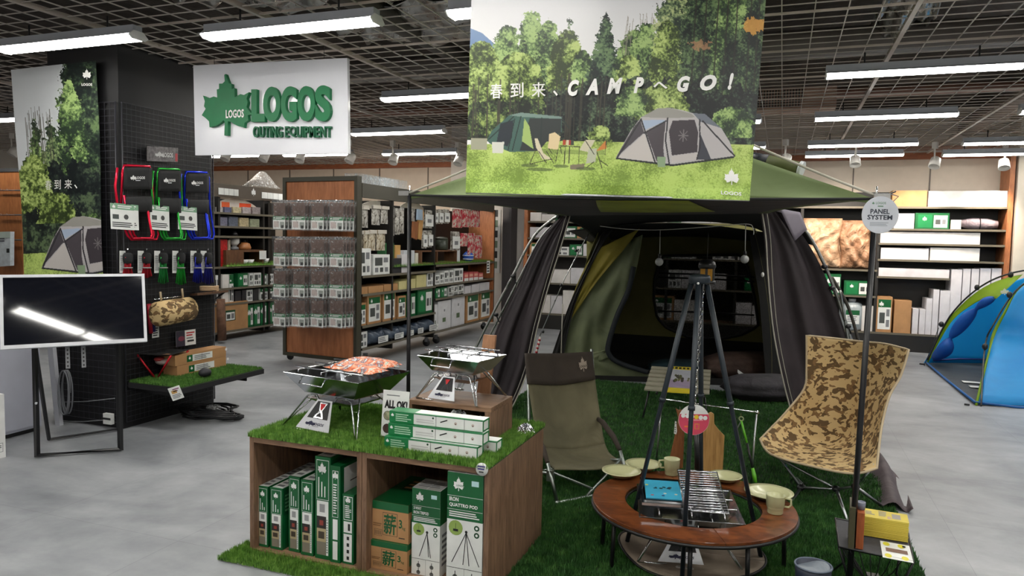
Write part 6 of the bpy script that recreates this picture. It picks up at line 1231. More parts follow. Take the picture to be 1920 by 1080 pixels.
# door flaps, pleated
def flap(inner, outer, name, label, seed, amp=.05, m=dkf):
    I = smooth(inner, 8); O = smooth(outer, 8); n_ = len(I)-1
    fI = lambda v: lerp(I[min(int(v*n_), n_-1)], I[min(int(v*n_), n_-1)+1], v*n_-min(int(v*n_), n_-1)); n2_ = len(O)-1; fO = lambda v: lerp(O[min(int(v*n2_), n2_-1)], O[min(int(v*n2_), n2_-1)+1], v*n2_-min(int(v*n2_), n2_-1))
    ff = lambda u, v: lerp(fI(v), fO(v), u)+hf*amp*(.3+v)*(math.sin(u*13+v*2+seed)*.6+math.sin(u*27+seed*2-v*3)*.25)
    part(name, MB().grid(ff, 36, 30, m), t, world=True, solid=.003, label=label)
    part('zip_seam', MB().tube([p-hf*.05 for p in I], .006, trimw, 6), t, world=True); part('zip_seam', MB().tube([p-hf*.05+(o-p).normalized()*.035 for p, o in zip(I, [fO(i/n_) for i in range(n_+1)])], .003, trimw, 5), t, world=True)
flap([w(1068, 405, 6.1), w(1052, 460, 6.1), w(1030, 530, 6.12), w(1008, 610, 6.15), w(990, 690, 6.18), w(965, 752, 6.2), w(944, 782, 6.22)],
     [w(1050, 406, 6.15), w(1008, 455, 6.2), w(968, 540, 6.28), w(930, 620, 6.34), w(905, 700, 6.38), w(895, 760, 6.4), w(935, 784, 6.25)], 'door_flap', 'left dark plum door flap', 1)
flap([w(1425, 399, 5.66), w(1432, 450, 5.66), w(1436, 520, 5.66), w(1446, 620, 5.66), w(1466, 720, 5.66), w(1488, 800, 5.66), w(1500, 842, 5.68)],
     [w(1466, 394, 5.64), w(1508, 446, 5.66), w(1545, 515, 5.7), w(1578, 610, 5.74), w(1604, 710, 5.78), w(1630, 800, 5.8), w(1640, 836, 5.8)], 'door_flap', 'right dark plum door flap', 3)
part('zip_pull', MB().ball(w(1430, 515, 5.6), .012, WHITE, 8, 6, (1, 1, 1.6)), t, world=True)
# right skirt cloth spilling out on the floor
sk = surf([[w(1560, 850, 5.0), w(1640, 852, 5.0), w(1652, 858, 4.98)], [w(1590, 888, 4.75), w(1650, 872, 4.75), w(1680, 886, 4.72)], [w(1605, 922, 4.55), w(1662, 904, 4.5), w(1698, 922, 4.45)], [G(1620, 952, .02), G(1680, 948, .03), G(1712, 960, .015)]])
part('ground_skirt', MB().grid(lambda u, v: sk(u, v)+V((0, 0, .02*math.sin(u*11+v*3))), 16, 16, cloth('brown_plum_skirt', (70, 60, 64), (92, 80, 84), .7, 3, .5)), t, world=True, solid=.004)
# inner tent: front wall on a plane
ip = w(1250, 700, 7.75); inn = V((-hf.x, -hf.y, 0)); inn = (inn+r0*(-.12)).normalized(); IP = lambda x, y, o=0: PL(x, y, ip-inn*0+inn*o, inn)
def panel(L, m, name, label=None, o=0, th=.004):
    P = [IP(x, y, o) for x, y in L]; mb = MB(); mb.add(P+[p-inn*th for p in P], [tuple(range(len(P))), tuple(reversed(range(len(P), 2*len(P))))]+[(i, (i+1) % len(P), len(P)+(i+1) % len(P), len(P)+i) for i in range(len(P))], m); return part(name, mb, t, world=True, label=label)
def wavy(L0, L1, m, name, label=None, amp=.03, o=0):    # cloth between two edges of the wall
    a_ = smooth([IP(x, y, o) for x, y in L0], 5); b_ = smooth([IP(x, y, o) for x, y in L1], 5); n_ = min(len(a_), len(b_))-1
    g_ = lambda A, v: lerp(A[min(int(v*n_), n_-1)], A[min(int(v*n_), n_-1)+1], v*n_-min(int(v*n_), n_-1))
    return part(name, MB().grid(lambda u, v: lerp(g_(a_, v), g_(b_, v), u)+inn*amp*math.sin(u*9+v*6)*math.sin(PI*u)+inn*amp*.4*math.sin(u*19-v*8), 24, 24, m), t, world=True, solid=.004, label=label)
wavy([(1160, 460), (1112, 515), (1078, 562), (1062, 620), (1050, 705)], [(1205, 440), (1190, 520), (1162, 585), (1140, 650), (1148, 668)], sage, 'inner_wall', 'sage green left wall of the inner tent')
wavy([(1050, 705), (1052, 690), (1060, 676), (1080, 668), (1140, 655)], [(1218, 706), (1214, 701), (1190, 692), (1160, 680), (1142, 656)], sage, 'inner_wall', 'sage green lower edge of the inner tent wall', .01)
wavy([(1115, 470), (1090, 515), (1072, 560), (1064, 590)], [(1200, 428), (1168, 470), (1118, 530), (1070, 600)], ochre, 'inner_trim', 'ochre yellow side strip of the inner tent', .01, .03)
wavy([(1130, 432), (1100, 500), (1068, 570), (1040, 650), (1015, 725)], [(1148, 432), (1118, 480), (1082, 560), (1062, 640), (1050, 715)], blk, 'inner_trim', 'dark outer edge of the inner tent', .01, .05)
part('inner_zip', MB().tube(smooth([IP(1188, 500, .05), IP(1178, 545, .05), IP(1158, 590, .05), IP(1142, 640, .05), IP(1141, 662, .05), IP(1160, 680, .05), IP(1215, 698, .05)]), .028, paint((30, 36, 42), .7), 8), t, world=True, label='rolled dark door edge of the inner tent')
part('hanging_cord', MB().tube([w(1055, 570, 7.4), w(1053, 640, 7.4), w(1050, 735, 7.4)], .006, trimw, 6), t, world=True)
panel([(1448, 430), (1500, 520), (1540, 740), (1438, 735), (1424, 560), (1405, 440)], blk, 'inner_wall', 'dark right wall of the inner tent')
panel([(1040, 702), (1445, 712), (1450, 745), (1020, 735)], blk, 'sill_strip', 'black ground strip of the inner tent', .04)
# rear wall with mesh window
bp = w(1290, 660, 9.7); BPn = (inn+r0*.0).normalized(); Bk = lambda x, y, o=0: PL(x, y, bp+BPn*o, BPn)
dol = cloth('dim_olive_wall', (112, 108, 62), (134, 130, 78), .8, 2, .4)
W_out = [(1150, 640), (1145, 560), (1165, 500), (1230, 470), (1400, 466), (1432, 500), (1440, 645)]
Wn = [(1240, 480), (1228, 520), (1226, 560), (1232, 595), (1250, 615), (1290, 632), (1350, 636), (1390, 628), (1422, 612), (1415, 560), (1402, 500), (1390, 478)]
mb = MB(); N1 = 48                          # wall ring around the window hole
def around(L, n_):
    P = [V((x, y)) for x, y in L]; seg = [(P[(i+1) % len(P)]-P[i]).length for i in range(len(P))]; T_ = sum(seg); o = []
    for k in range(n_):
        d = T_*k/n_; i = 0
        while d > seg[i]: d -= seg[i]; i += 1
        o.append(lerp(P[i], P[(i+1) % len(P)], d/seg[i]))
    c = V((1320, 555)); return sorted(o, key=lambda p: math.atan2(p.y-c.y, p.x-c.x))
def rad(L, a, c=(1320, 555)):               # boundary point of polygon L in direction a
    best = None
    for i in range(len(L)):
        x0, y0 = L[i]; x1, y1 = L[(i+1) % len(L)]; dx, dy = math.cos(a), math.sin(a); ex, ey = x1-x0, y1-y0; den = dx*ey-dy*ex
        if abs(den) < 1e-9: continue
        t_ = ((x0-c[0])*ey-(y0-c[1])*ex)/den; s_ = ((x0-c[0])*dy-(y0-c[1])*dx)/den
        if t_ > 0 and -1e-6 <= s_ <= 1+1e-6 and (best is None or t_ > best): best = t_
    return (c[0]+math.cos(a)*best, c[1]+math.sin(a)*best)
W_full = [(1100, 650), (1100, 420), (1470, 420), (1470, 650)]
ri = [Bk(*rad(Wn, 2*PI*i/64)) for i in range(64)]; ro = [Bk(*rad(W_full, 2*PI*i/64)) for i in range(64)]
mb.grid(lambda u, v: lerp(ri[int(round(u*64)) % 64], ro[int(round(u*64)) % 64], v), 64, 4, dol, False); part('rear_wall', mb, t, world=True, solid=.004, label='dim olive rear wall with a large window')
mb = MB(); mb.add([Bk(*rad(Wn, 2*PI*i/64), -.01) for i in range(64)], [tuple(range(64))], meshm); part('mesh_window', mb, t, world=True, label='see-through black mesh window')
part('window_zip', MB().tube([Bk(*rad(Wn, 2*PI*i/64), .02) for i in range(64)], .018, BLACK, 6, closed=True), t, world=True)
for y in (512, 583, 520): part('window_fold', MB().tube([Bk(1234, y, .02), Bk(1330, y+3, .03), Bk(1414, y+8, .02)], .012, BLACK, 6), t, world=True)
part('bathtub_edge', MB().add([Bk(1100, 622, .03), Bk(1470, 645, .03), V((*Bk(1470, 645, .03).xy, 0)), V((*Bk(1100, 622, .03).xy, 0))], [(0, 1, 2, 3)], blk), t, world=True, solid=.004)
# side walls and floor of the inner tent
La, Lb = IP(1060, 640), Bk(1100, 640); Ra, Rb = IP(1450, 640), Bk(1470, 640)
def side(a_, b_, nm):
    mb = MB(); mb.grid(lambda u, v: V((lerp(a_.x, b_.x, u), lerp(a_.y, b_.y, u), 0))+V((0, 0, 1.66*v))+(V((*(Rb-Lb).xy, 0)).normalized()*(.35 if nm == 'l' else -.25)*v*v), 8, 10, dol); part('side_wall', mb, t, world=True, solid=.004)
side(La, Lb, 'l'); side(Ra, Rb, 'r')
part('floor_sheet', MB().add([V((*La.xy, .012)), V((*Ra.xy, .012)), V((*Rb.xy, .012)), V((*Lb.xy, .012))], [(0, 1, 2, 3)], blk), t, world=True, solid=.01)
rs_ = lambda u, v: V((lerp(La.x, Ra.x, u)*(1-v)+lerp(Lb.x, Rb.x, u)*v, lerp(La.y, Ra.y, u)*(1-v)+lerp(Lb.y, Rb.y, u)*v, 1.60+.10*math.sin(PI*u)-.12*v)); part('inner_roof', MB().grid(rs_, 12, 10, blk), t, world=True, solid=.004)
# thin rods and bar left of the inner tent
part('guy_rod', MB().tube([w(1107, 432, 7.2), w(1060, 520, 7.2), w(1012, 630, 7.2)], .006, rod, 6), t, world=True); 
for px, py in ((1080, 470), (1052, 535), (1018, 622)): part('pole_clip', MB().ball(w(px, py, 7.18), .016, BLACKM, 8, 6), t, world=True)
rc = MB(); a_, b_ = w(1013, 632, 7.15), w(996, 700, 7.15)
part('cord_end', MB().tube([a_, b_], .012, paint((196, 186, 176), .6), 8), t, world=True)
for k in range(9): q = lerp(a_, b_, (k+.5)/9); part('cord_stripe', MB().tube([q, lerp(a_, b_, (k+.95)/9)], .013, paint((170, 30, 44), .6), 8), t, world=True)
# light string
t2 = thing('lamp_string', 'thin white cord with two hanging round bulbs inside the tent', 'light string', w(1240, 430, 5.7)); wc = paint((190, 190, 186), .5)
S_ = smooth([w(1125, 424, 5.75), w(1180, 430, 5.7), w(1240, 431, 5.65), w(1320, 426, 5.55), w(1398, 420, 5.5), w(1412, 428, 5.5), w(1413, 440, 5.5)]); part('cord', MB().tube(S_, .003, wc, 6), t2, world=True)
for px, y0_, y1_, dd in ((1238, 432, 478, 5.65), (1398, 421, 473, 5.5)):
    part('drop_cord', MB().tube([w(px, y0_, dd), w(px-1, y1_, dd)], .003, wc, 6), t2, world=True); part('socket', MB().tube([w(px-1, y1_-2, dd), w(px-1, y1_+6, dd)], .012, BLACKM, 8), t2, world=True); part('bulb', MB().ball(w(px-2, y1_+13, dd), .032, paint((170, 172, 172), .15), 14, 10), t2, world=True)
# bedding inside
def blob(px, py, dd, rx, ry, rz_, m, label, name, cat, rot=0):
    q = w(px, py, dd); tt = MB(); M_ = Matrix.Translation((q.x, q.y, rz_*.95)) @ Matrix.Rotation(rot, 4, 'Z')
    def fn(u, v):
        a = 2*PI*u; b = PI*(v-.5); k = 1+.06*math.sin(7*a+5*v)+.05*math.sin(9*v*PI+2)
        sx = math.copysign(abs(math.cos(b)*math.cos(a))**.6, math.cos(a)); sy = math.copysign(abs(math.cos(b)*math.sin(a))**.6, math.sin(a)); return M_ @ V((rx*sx*k, ry*sy*k, rz_*math.sin(b)))
    single(name, tt.grid(fn, 32, 14, m), label, cat)
blob(1400, 690, 8.1, .5, .22, .15, cloth('brown_quilt', (66, 50, 44), (88, 68, 60), .8, 6, .7), 'brown quilted sleeping bag lying inside the tent at the right', 'sleeping_bag', 'sleeping bag', .5)
blob(1290, 682, 8.3, .45, .2, .08, cloth('teal_mat', (34, 56, 64), (44, 72, 82), .8, 6, .5), 'dark teal mat lying inside the tent', 'camping_mat', 'mat', .3)
blob(1440, 735, 7.0, .42, .25, .12, cloth('charcoal_quilt', (44, 42, 46), (60, 56, 62), .8, 6, .7), 'charcoal bedding bundle in the tent entrance behind the camouflage chair', 'bedding', 'bedding', .4)
q = w(1382, 720, 7.2); single('white_paper', MB().prism([(0, 0), (.06, -.04), (.05, -.09), (-.0, -.03)], .002, PAPER, frame(V((q.x, q.y, .25)), r0)), 'small white paper corner on the bedding in the tent', 'paper')
# ================================================================ small blue and lime tent at the right
def thin(m, rgb, k=.55):
    t_ = m.node_tree; tr = t_.nodes.new('ShaderNodeBsdfTranslucent'); tr.inputs[0].default_value = (*s2l(rgb), 1); mx = t_.nodes.new('ShaderNodeMixShader'); mx.inputs[0].default_value = k
    t_.links.new(t_.nodes['Principled BSDF'].outputs[0], mx.inputs[1]); t_.links.new(tr.outputs[0], mx.inputs[2]); t_.links.new(mx.outputs[0], t_.nodes['Material Output'].inputs[0])
BLU = cloth('bright_blue_nylon', (14, 146, 216), (24, 160, 228), .5, 3, .35); BLU2 = cloth('deep_blue_nylon', (16, 86, 176), (22, 100, 190), .5, 6, .5); LIM = cloth('lime_nylon', (140, 172, 36), (166, 196, 52), .5, 3, .4); BIN = cloth('inside_blue', (30, 172, 236), (40, 184, 244), .6, 3, .1)
thin(BLU, (20, 160, 240), .3); thin(BIN, (60, 195, 245), .55); thin(LIM, (180, 210, 60)); thin(BLU2, (24, 100, 200), .3)
t = thing('pop_up_tent', 'small bright blue and lime green pop up tent at the right edge', 'tent', V((*G(1840, 740).xy, 0)))
A_ = G(1736, 682, .01); B_ = G(1828, 758, .01); C_ = G(2080, 770, .01); E_ = G(1990, 684, .01); TP = w(1990, 500, 8.3)   # corners and hub
def blade(P): return smooth(P, 6)
eA = blade([A_, w(1778, 600, 9.2), w(1835, 545, 8.9), w(1900, 518, 8.6), w(1990, 508, 8.2)])       # left outer edge (pole side)
eB = blade([B_, w(1858, 640, 7.9), w(1882, 585, 7.95), w(1912, 538, 8.0), w(1990, 500, 8.1)])      # near pole
def ev(E, v): n_ = len(E)-1; i = min(int(v*n_), n_-1); return lerp(E[i], E[i+1], v*n_-i)
# entrance side between the two ribs: lime above, opening below
def side_(u, v): return lerp(ev(eA, v), ev(eB, v), u)
op = lambda x, y, o=0: None
edgeL = blade([A_+V((.02, 0, 0)), w(1782, 606, 9.15), w(1822, 572, 8.9), w(1852, 558, 8.6), w(1868, 560, 8.3)])
edgeR = blade([w(1868, 560, 8.3), w(1876, 575, 8.15), w(1870, 600, 8.05), w(1856, 640, 7.95), B_+V((-.0, 0, 0))])
n_ = len(edgeL)-1
part('lime_panel', MB().grid(lambda u, v: lerp(ev(eA, v*.8), ev(edgeL, v), u), 8, 24, LIM), t, world=True, solid=.004, label='lime green roof and edge panel')
part('lime_panel', MB().grid(lambda u, v: lerp(ev(eB, .22+.78*v), lerp(ev(edgeR, .75-.75*v*.9), ev(eA, .8+.2*v), v**2), u), 8, 24, LIM), t, world=True, solid=.004, label='lime green panel above the entrance')
part('blue_wall', MB().grid(lambda u, v: lerp(ev(eB, v), lerp(C_, TP+V((.7, 0, 0)), v), u)+inn*.05*math.sin(PI*v), 16, 20, BLU), t, world=True, solid=.004, label='bright blue side wall')
part('rear_wall', MB().grid(lambda u, v: lerp(ev(blade([A_, w(1790, 600, 9.3), w(1850, 550, 9.2), w(1930, 520, 9.1)]), v)+hf*.05, lerp(E_, w(2000, 510, 9.0), v), u), 10, 12, BIN), t, world=True, solid=.004, label='blue inside of the rear wall')
part('door_roll', MB().tube(blade([A_+V((.06, -.02, .04)), w(1772, 660, 9.0), w(1782, 635, 8.95), w(1800, 614, 8.85), w(1828, 588, 8.7), w(1832, 580, 8.68), w(1850, 565, 8.55), w(1862, 559, 8.45)]), [.05]+[.11]*5+[.09, .07, .05, .03, .06, .09, .11]+[.115]*8+[.09, .06, .04, .025, .03, .045, .055]+[.055]*8+[.045, .03]+[.02]*5, BLU2, 12), t, world=True, label='deep blue rolled up door') if False else None
rl_ = blade([A_+V((.08, -.02, .08)), w(1772, 655, 8.95), w(1782, 634, 8.9), w(1805, 606, 8.8), w(1830, 580, 8.65), w(1848, 566, 8.5), w(1864, 559, 8.4)])
rr = [max(.02, (.085 if i < 12 else .075 if i < 24 else .05)*abs(math.sin(PI*((i/12) % 1)))**.5) for i in range(len(rl_))]
part('door_roll', MB().tube(rl_, rr, BLU2, 12), t, world=True, label='deep blue rolled up door')
flo = cloth('dark_groundsheet', (46, 52, 56), (62, 68, 72), .6, 3, .5)
part('ground_sheet', MB().add([A_, B_, C_, E_, G(1790, 677, .012)], [(0, 1, 2, 3, 4)], flo), t, world=True, solid=.012)
part('hem', MB().tube([A_+V((0, 0, .02)), lerp(A_, B_, .45)+V((0, 0, .012)), B_+V((0, 0, .02)), lerp(B_, C_, .3)-hf*.05, C_], .012, paint((20, 90, 160), .5), 6), t, world=True)
part('rear_hem', MB().tube([w(1750, 676, 9.2), w(1800, 673, 9.2), w(1850, 674, 9.2)], .012, paint((24, 50, 120), .5), 6), t, world=True)
part('pole', MB().tube([p-hf*.03+V((0, 0, .05)) for p in eA], .010, BLACKM, 6), t, world=True)
part('rib_seam', MB().tube([p-hf*.02 for p in eB], .012, LIM, 6), t, world=True)
part('pole', MB().tube(blade([B_+V((.04, -.05, .0)), w(1847, 650, 7.8), w(1862, 610, 7.85), w(1905, 545, 7.9), w(1960, 505, 8)]), .009, BLACKM, 6), t, world=True)
for px, py, dd in ((1765, 608, 9.0), (1832, 539, 8.7), (1893, 553, 7.85), (1847, 650, 7.75), (1895, 515, 8.4)): part('pole_clip', MB().ball(w(px, py, dd), .03, BLACKM, 8, 6, (1, 1, 1.2)), t, world=True)
part('guy_line', MB().tube([w(1760, 615, 9.0), G(1733, 686, .01)], .004, BLACKM, 5), t, world=True)
for px, py in ((1728, 682), (1812, 758)): part('peg', MB().tube([G(px-4, py, .012), G(px+6, py+1, .012)], .01, BLACKM, 6), t, world=True)
A3 = affm(w(1874, 553, 8.05), w(1892, 553, 8.0), w(1874, 542, 8.05), inn); mb = MB(); put_leaf(mb, A3, .5, 0, 1.2, paint((210, 216, 190), .5), .01); part('logo', mb, t, world=True)
for i, (x, y) in enumerate(((1805, 715), (1818, 724))):
    q = G(x, y, .03); single('paper_sheet', MB().box(q.x, q.x+.45, q.y-.05, q.y+.05, .026, .03, PAPER), ['white paper strip on the groundsheet inside the blue tent, rear one', 'white paper strip on the groundsheet inside the blue tent, front one'][i], 'paper')
# ================================================================ shelf units and stock
shm = paint((30, 28, 26), .5); edge = paint((104, 98, 84), .4); orw = wood('orange_wood_side', (140, 82, 48), (184, 118, 74), (4, 4, .6))
class Face:                                  # a shelf front standing on the floor along a line
    def __init__(s, p, d): s.p = V(p); s.d = V(d).normalized(); s.n = V((s.d.y, -s.d.x, 0)); s.M = frame(s.p, s.d)
    def uz(s, x, y):
        q = PL(x, y, s.p, s.n); return ((q-s.p).dot(s.d), q.z)
    def P(s, u, z, o=0): return s.p+s.d*u+s.n*o+V((0, 0, z))
def pbox(mb, F, u0, u1, z0, z1, dp, o, m):
    mb.T = F.M; mb.box(u0, u1, z0, z1, -dp+o, o, m); mb.T = None
def face_print(mb, F, u0, u1, z0, z1, o, style, seed):
    M = F.M @ Matrix.Translation((u0, z0, o)); w_, h = u1-u0, z1-z0; rg = random.Random(seed); R = lambda a, b, c, d, m, z=.0006: put_rect(mb, M, a*w_, b*h, c*w_, d*h, m, z)
    dk = paint((70, 74, 72), .5)
    if style == 'wg':                        # white with green head and product print
        R(0, .68, 1, 1, GREEN); put_leaf(mb, M, w_*.3, h*.74, min(h*.2, w_*.5), WHITE, .0012); R(.1, .1, .45, .5, dk, .001); R(.55, .35, .9, .6, GREY, .001); R(.55, .08, .9, .28, GREY, .001)
    elif style == 'wd':                      # white with dark pictures
        R(.1, .45, .55, .85, dk); R(.62, .6, .9, .85, GREY); R(.1, .12, .3, .35, GREY); R(.4, .12, .6, .35, dk); R(.7, .12, .9, .35, GREY)
    elif style == 'kg':                      # kraft with green/white label
        R(.1, .08, .92, .92, PAPER); R(.1, .7, .92, .92, GREEN, .0009); put_leaf(mb, M, w_*.3, h*.72, min(h*.16, w_*.4), WHITE, .0014); R(.2, .25, .55, .55, dk, .001); R(.64, .45, .85, .65, GREY, .001); R(.64, .15, .85, .35, GREY, .001)
    elif style == 'kl': R(.33, .35, .62, .72, DKGREEN); R(.35, .37, .6, .65, PAPER, .0009); R(.37, .42, .47, .58, dk, .0012); R(.5, .42, .58, .6, GREY, .0012)
    elif style == 'gg': R(.08, .1, .5, .9, LGREEN); put_leaf(mb, M, w_*.28, h*.5, h*.3, WHITE, .001); R(.55, .1, .95, .85, PAPER); R(.6, .3, .75, .6, dk, .001); R(.8, .3, .9, .6, GREY, .001)
    elif style == 'w1': R(.45, .62, .55, .7, GREY); R(.35, .25, .6, .4, paint((90, 110, 80), .5), .001)
    elif style == 'pk': R(0, 0, 1, .35, PAPER); R(.1, .5, .9, .8, paint((230, 170, 150), .5))
STY = {'wg': PAPER, 'wd': PAPER, 'kg': KRAFT, 'kl': KRAFT, 'gg': GREEN, 'w1': paint((214, 214, 218), .5), 'k': KRAFT, 'w': paint((222, 218, 214), .5), 'pk': paint((196, 90, 90), .5), 'd': paint((44, 44, 48), .5), 'y': paint((204, 196, 140), .5), 'b': paint((34, 44, 60), .4), 'red': paint((178, 34, 38), .5), 'v': paint((210, 208, 212), .5)}
CNT = {}
def stock(F, x0, x1, ytop, zb, style, desc, where, cat='box', name='product_box', dp=.25, o=-.03, ybot=None, grp=None):
    u0, zt = F.uz(x0, ytop); u1, _ = F.uz(x1, ytop)
    if u1 < u0: u0, u1 = u1, u0
    zt = max(zt, zb+.03); mb = MB(); pbox(mb, F, u0+.003, u1-.003, zb, zt, dp, o, STY[style]); face_print(mb, F, u0+.003, u1-.003, zb, zt, o, style, int(x0))
    k = CNT.get((desc, where), 0); CNT[(desc, where)] = k+1
    return single(name, mb, '%s %s, %s' % (ORD[k] if k < 20 else str(k+1), desc, where), cat, group=(grp or 'boxes '+where))
def shelf_board(t, F, u0, u1, z, dp=.42, m=shm, lip=True, th=.025):
    mb = MB(); pbox(mb, F, u0, u1, z-th, z, dp, 0, m); part('shelf_board', mb, t, world=True)
    if lip: mb = MB(); pbox(mb, F, u0, u1, z-th, z+.004, .004, .005, edge); part('shelf_edge', mb, t, world=True)
# ---------------------------------------------------------------- right hand aisle unit (behind the left canopy pole)
FA = Face((-4.45, 7.16, 0), (0, 1, 0))
uz = FA.uz
U0 = 0.02; UM = uz(817, 520)[0]; U1 = uz(926, 500)[0]; ZH = uz(700, 372)[1]
t = thing('shelf_unit', 'long black shelf unit on castors with grass shelf, behind the left canopy pole', 'shelf unit', FA.P(1.5, 0)); 
mb = MB(); pbox(mb, FA, U0, U1, .12, ZH-.02, .03, -.45, shm); part('back_panel', mb, t, world=True)
wdk = wood('brown_backing', (84, 56, 38), (120, 84, 58)); mb = MB(); pbox(mb, FA, U1-.03, U1, .12, 1.95, .45, 0, orw); part('side_panel', mb, t, world=True, label='orange wood side panel')
for u in (U0, UM, uz(739, 500)[0]): mb = MB(); pbox(mb, FA, u-.015, u+.015, .12, ZH, .45, -.02, shm); part('upright', mb, t, world=True)
for u in (U1,): mb = MB(); pbox(mb, FA, u, u+.03, .12, 1.97, .06, .0, shm); part('upright', mb, t, world=True)
zh0 = ZH; mb = MB(); pbox(mb, FA, U0, U1, ZH, ZH+.16, .05, -.01, paint((70, 68, 60), .5)); part('header_board', mb, t, world=True)
zg = uz(674, 518)[1]; zg2 = uz(900, 492)[1]; zs2 = uz(674, 553)[1]; zs3 = uz(674, 613)[1]; zb1 = uz(675, 655)[1]; zb1 = max(zb1, .16); zs22 = uz(870, 528)[1]; zs23 = uz(870, 552)[1]; zb2 = uz(880, 608)[1]
for u0, u1, zl in ((U0, UM, (zg, zs2, zs3, zb1)), (UM, U1, (zg2, zs22, zs23, max(zb2, .2)))):
    for z in zl: shelf_board(t, FA, u0, u1, z)
gm = MB(); pbox(gm, FA, uz(740, 500)[0], U1-.03, zg2+.0, zg2+.006, .42, 0, GB); part('turf_strip', gm, t, world=True)
mb = MB(); rs = random.Random(5)
for k in range(5000):
    u = rs.uniform(uz(740, 500)[0], U1-.03); o_ = -rs.uniform(0, .4)**1.3; p = FA.P(u, zg2+.004, o_); q = p+V((rs.uniform(-.02, .02), rs.uniform(-.02, .02), rs.uniform(.02, .045))); mb.add([p, p+FA.d*.006, q], [(0, 1, 2)], TURF2)
part('turf_blades', mb, t, world=True, kind='stuff')
for u in (U0+.2, UM-.1, UM+.2, U1-.2):
    q = FA.P(u, .06, -.08); part('castor', MB().lathe([(0, -.015), (.05, -.015), (.055, 0), (.05, .015), (0, .015)], BLACK, 16, q, Matrix.Rotation(PI/2, 3, 'X')).box(q.x-.02, q.x+.02, q.y-.02, q.y+.02, .07, .13, GREY), t, world=True)
wA = 'on the right aisle shelf'
def S_A(row, where, zb, style_desc, **k):
    for x0, x1, y, st in row: stock(FA, x0, x1, y, zb, st, style_desc[st], where, **k)
SD = {'wg': 'white and green pan carton', 'wd': 'white carton with dark pictures', 'kg': 'kraft carton with green label', 'kl': 'kraft carton with a framed label', 'gg': 'green carton with white panel', 'w1': 'large white carton', 'k': 'flat brown carton', 'w': 'plain white carton', 'pk': 'pink and white small carton', 'd': 'dark low box', 'y': 'pale yellow carton', 'b': 'dark blue wrapped pack', 'red': 'red carton', 'v': 'pale lilac carton'}
S_A([(674, 700, 466, 'wd'), (704, 735, 478, 'wd'), (739, 757, 485, 'd'), (757, 772, 478, 'v')], 'on the black top shelf left of the canopy pole', zg, SD)
S_A([(674, 694, 540, 'k'), (695, 723, 538, 'k'), (724, 750, 534, 'k'), (752, 766, 528, 'y'), (768, 783, 524, 'y'), (785, 803, 516, 'y'), (805, 816, 510, 'wd')], 'on the second shelf, left half of the aisle unit', zs2, SD)
S_A([(674, 691, 570, 'kg'), (693, 719, 555, 'kg'), (722, 746, 547, 'kg'), (750, 765, 556, 'kg'), (767, 783, 552, 'gg'), (787, 815, 543, 'gg')], 'on the third shelf, left half of the aisle unit', zs3, SD)
S_A([(820, 828, 516, 'wd'), (829, 836, 512, 'wd'), (837, 845, 508, 'wd'), (846, 854, 507, 'wd'), (855, 872, 504, 'wd'), (874, 882, 512, 'pk'), (883, 891, 511, 'pk'), (892, 900, 510, 'pk'), (901, 909, 512, 'pk')], 'under the grass shelf, right half of the aisle unit', zs22, SD)
S_A([(820, 829, 541, 'gg'), (830, 842, 539, 'gg'), (845, 853, 538, 'wd'), (854, 862, 536, 'wd'), (863, 873, 534, 'wd'), (875, 886, 537, 'v'), (888, 902, 534, 'v'), (903, 921, 531, 'v')], 'on the third shelf, right half of the aisle unit', zs23, SD)
S_A([(817, 824, 572, 'w1'), (825, 849, 566, 'w1'), (851, 875, 553, 'w1'), (878, 902, 551, 'kg'), (904, 923, 546, 'kg')], 'on the bottom shelf, right half of the aisle unit', max(zb2, .2), SD)
S_A([(674, 693, 625, 'wd')], 'on the bottom shelf, left half of the aisle unit', zb1, SD)
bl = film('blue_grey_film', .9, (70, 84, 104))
def pouch_on(F, x0, x1, ytop, zb, m, lb, seed, label_box=True):
    u0, zt = F.uz(x0, ytop); u1, _ = F.uz(x1, ytop); zt = max(zt, zb+.08); mb = MB()
    def fn(u, v):
        bulge = .10*math.sin(PI*u)**.5*math.sin(PI*v)**.5; return F.P(lerp(u0, u1, u), lerp(zb, zt, v)+.012*math.sin(u*9+seed)*v, -.09+bulge+.01*math.sin(17*u+9*v+seed))
    mb.grid(fn, 14, 10, m); mb.grid(lambda u, v: F.P(lerp(u1, u0, u), lerp(zb, zt, v), -.09-.05*math.sin(PI*u)*math.sin(PI*v)), 10, 6, m)
    if label_box: 
        M = F.M @ Matrix.Translation((lerp(u0, u1, .3), zb+.02, .02)); put_rect(mb, M, 0, 0, (u1-u0)*.6, (zt-zb)*.45, PAPER, .001); put_lines(mb, M, .01, (u1-u0)*.55, .01, (zt-zb)*.4, 3, GREY, .002, seed)
    single('wrapped_pack', mb, lb, 'package', group='dark blue wrapped packs on the bottom shelf')
dbl = cloth('dark_blue_wrap', (44, 56, 74), (84, 96, 112), .3, 8, .8)
for i, (x0, x1, y) in enumerate([(697, 728, 622), (729, 757, 618), (758, 775, 612), (776, 793, 608), (794, 822, 602)]): pouch_on(FA, x0, x1, y, zb1, dbl, '%s dark blue wrapped pack from the near end of the bottom aisle shelf' % ORD[i], i)
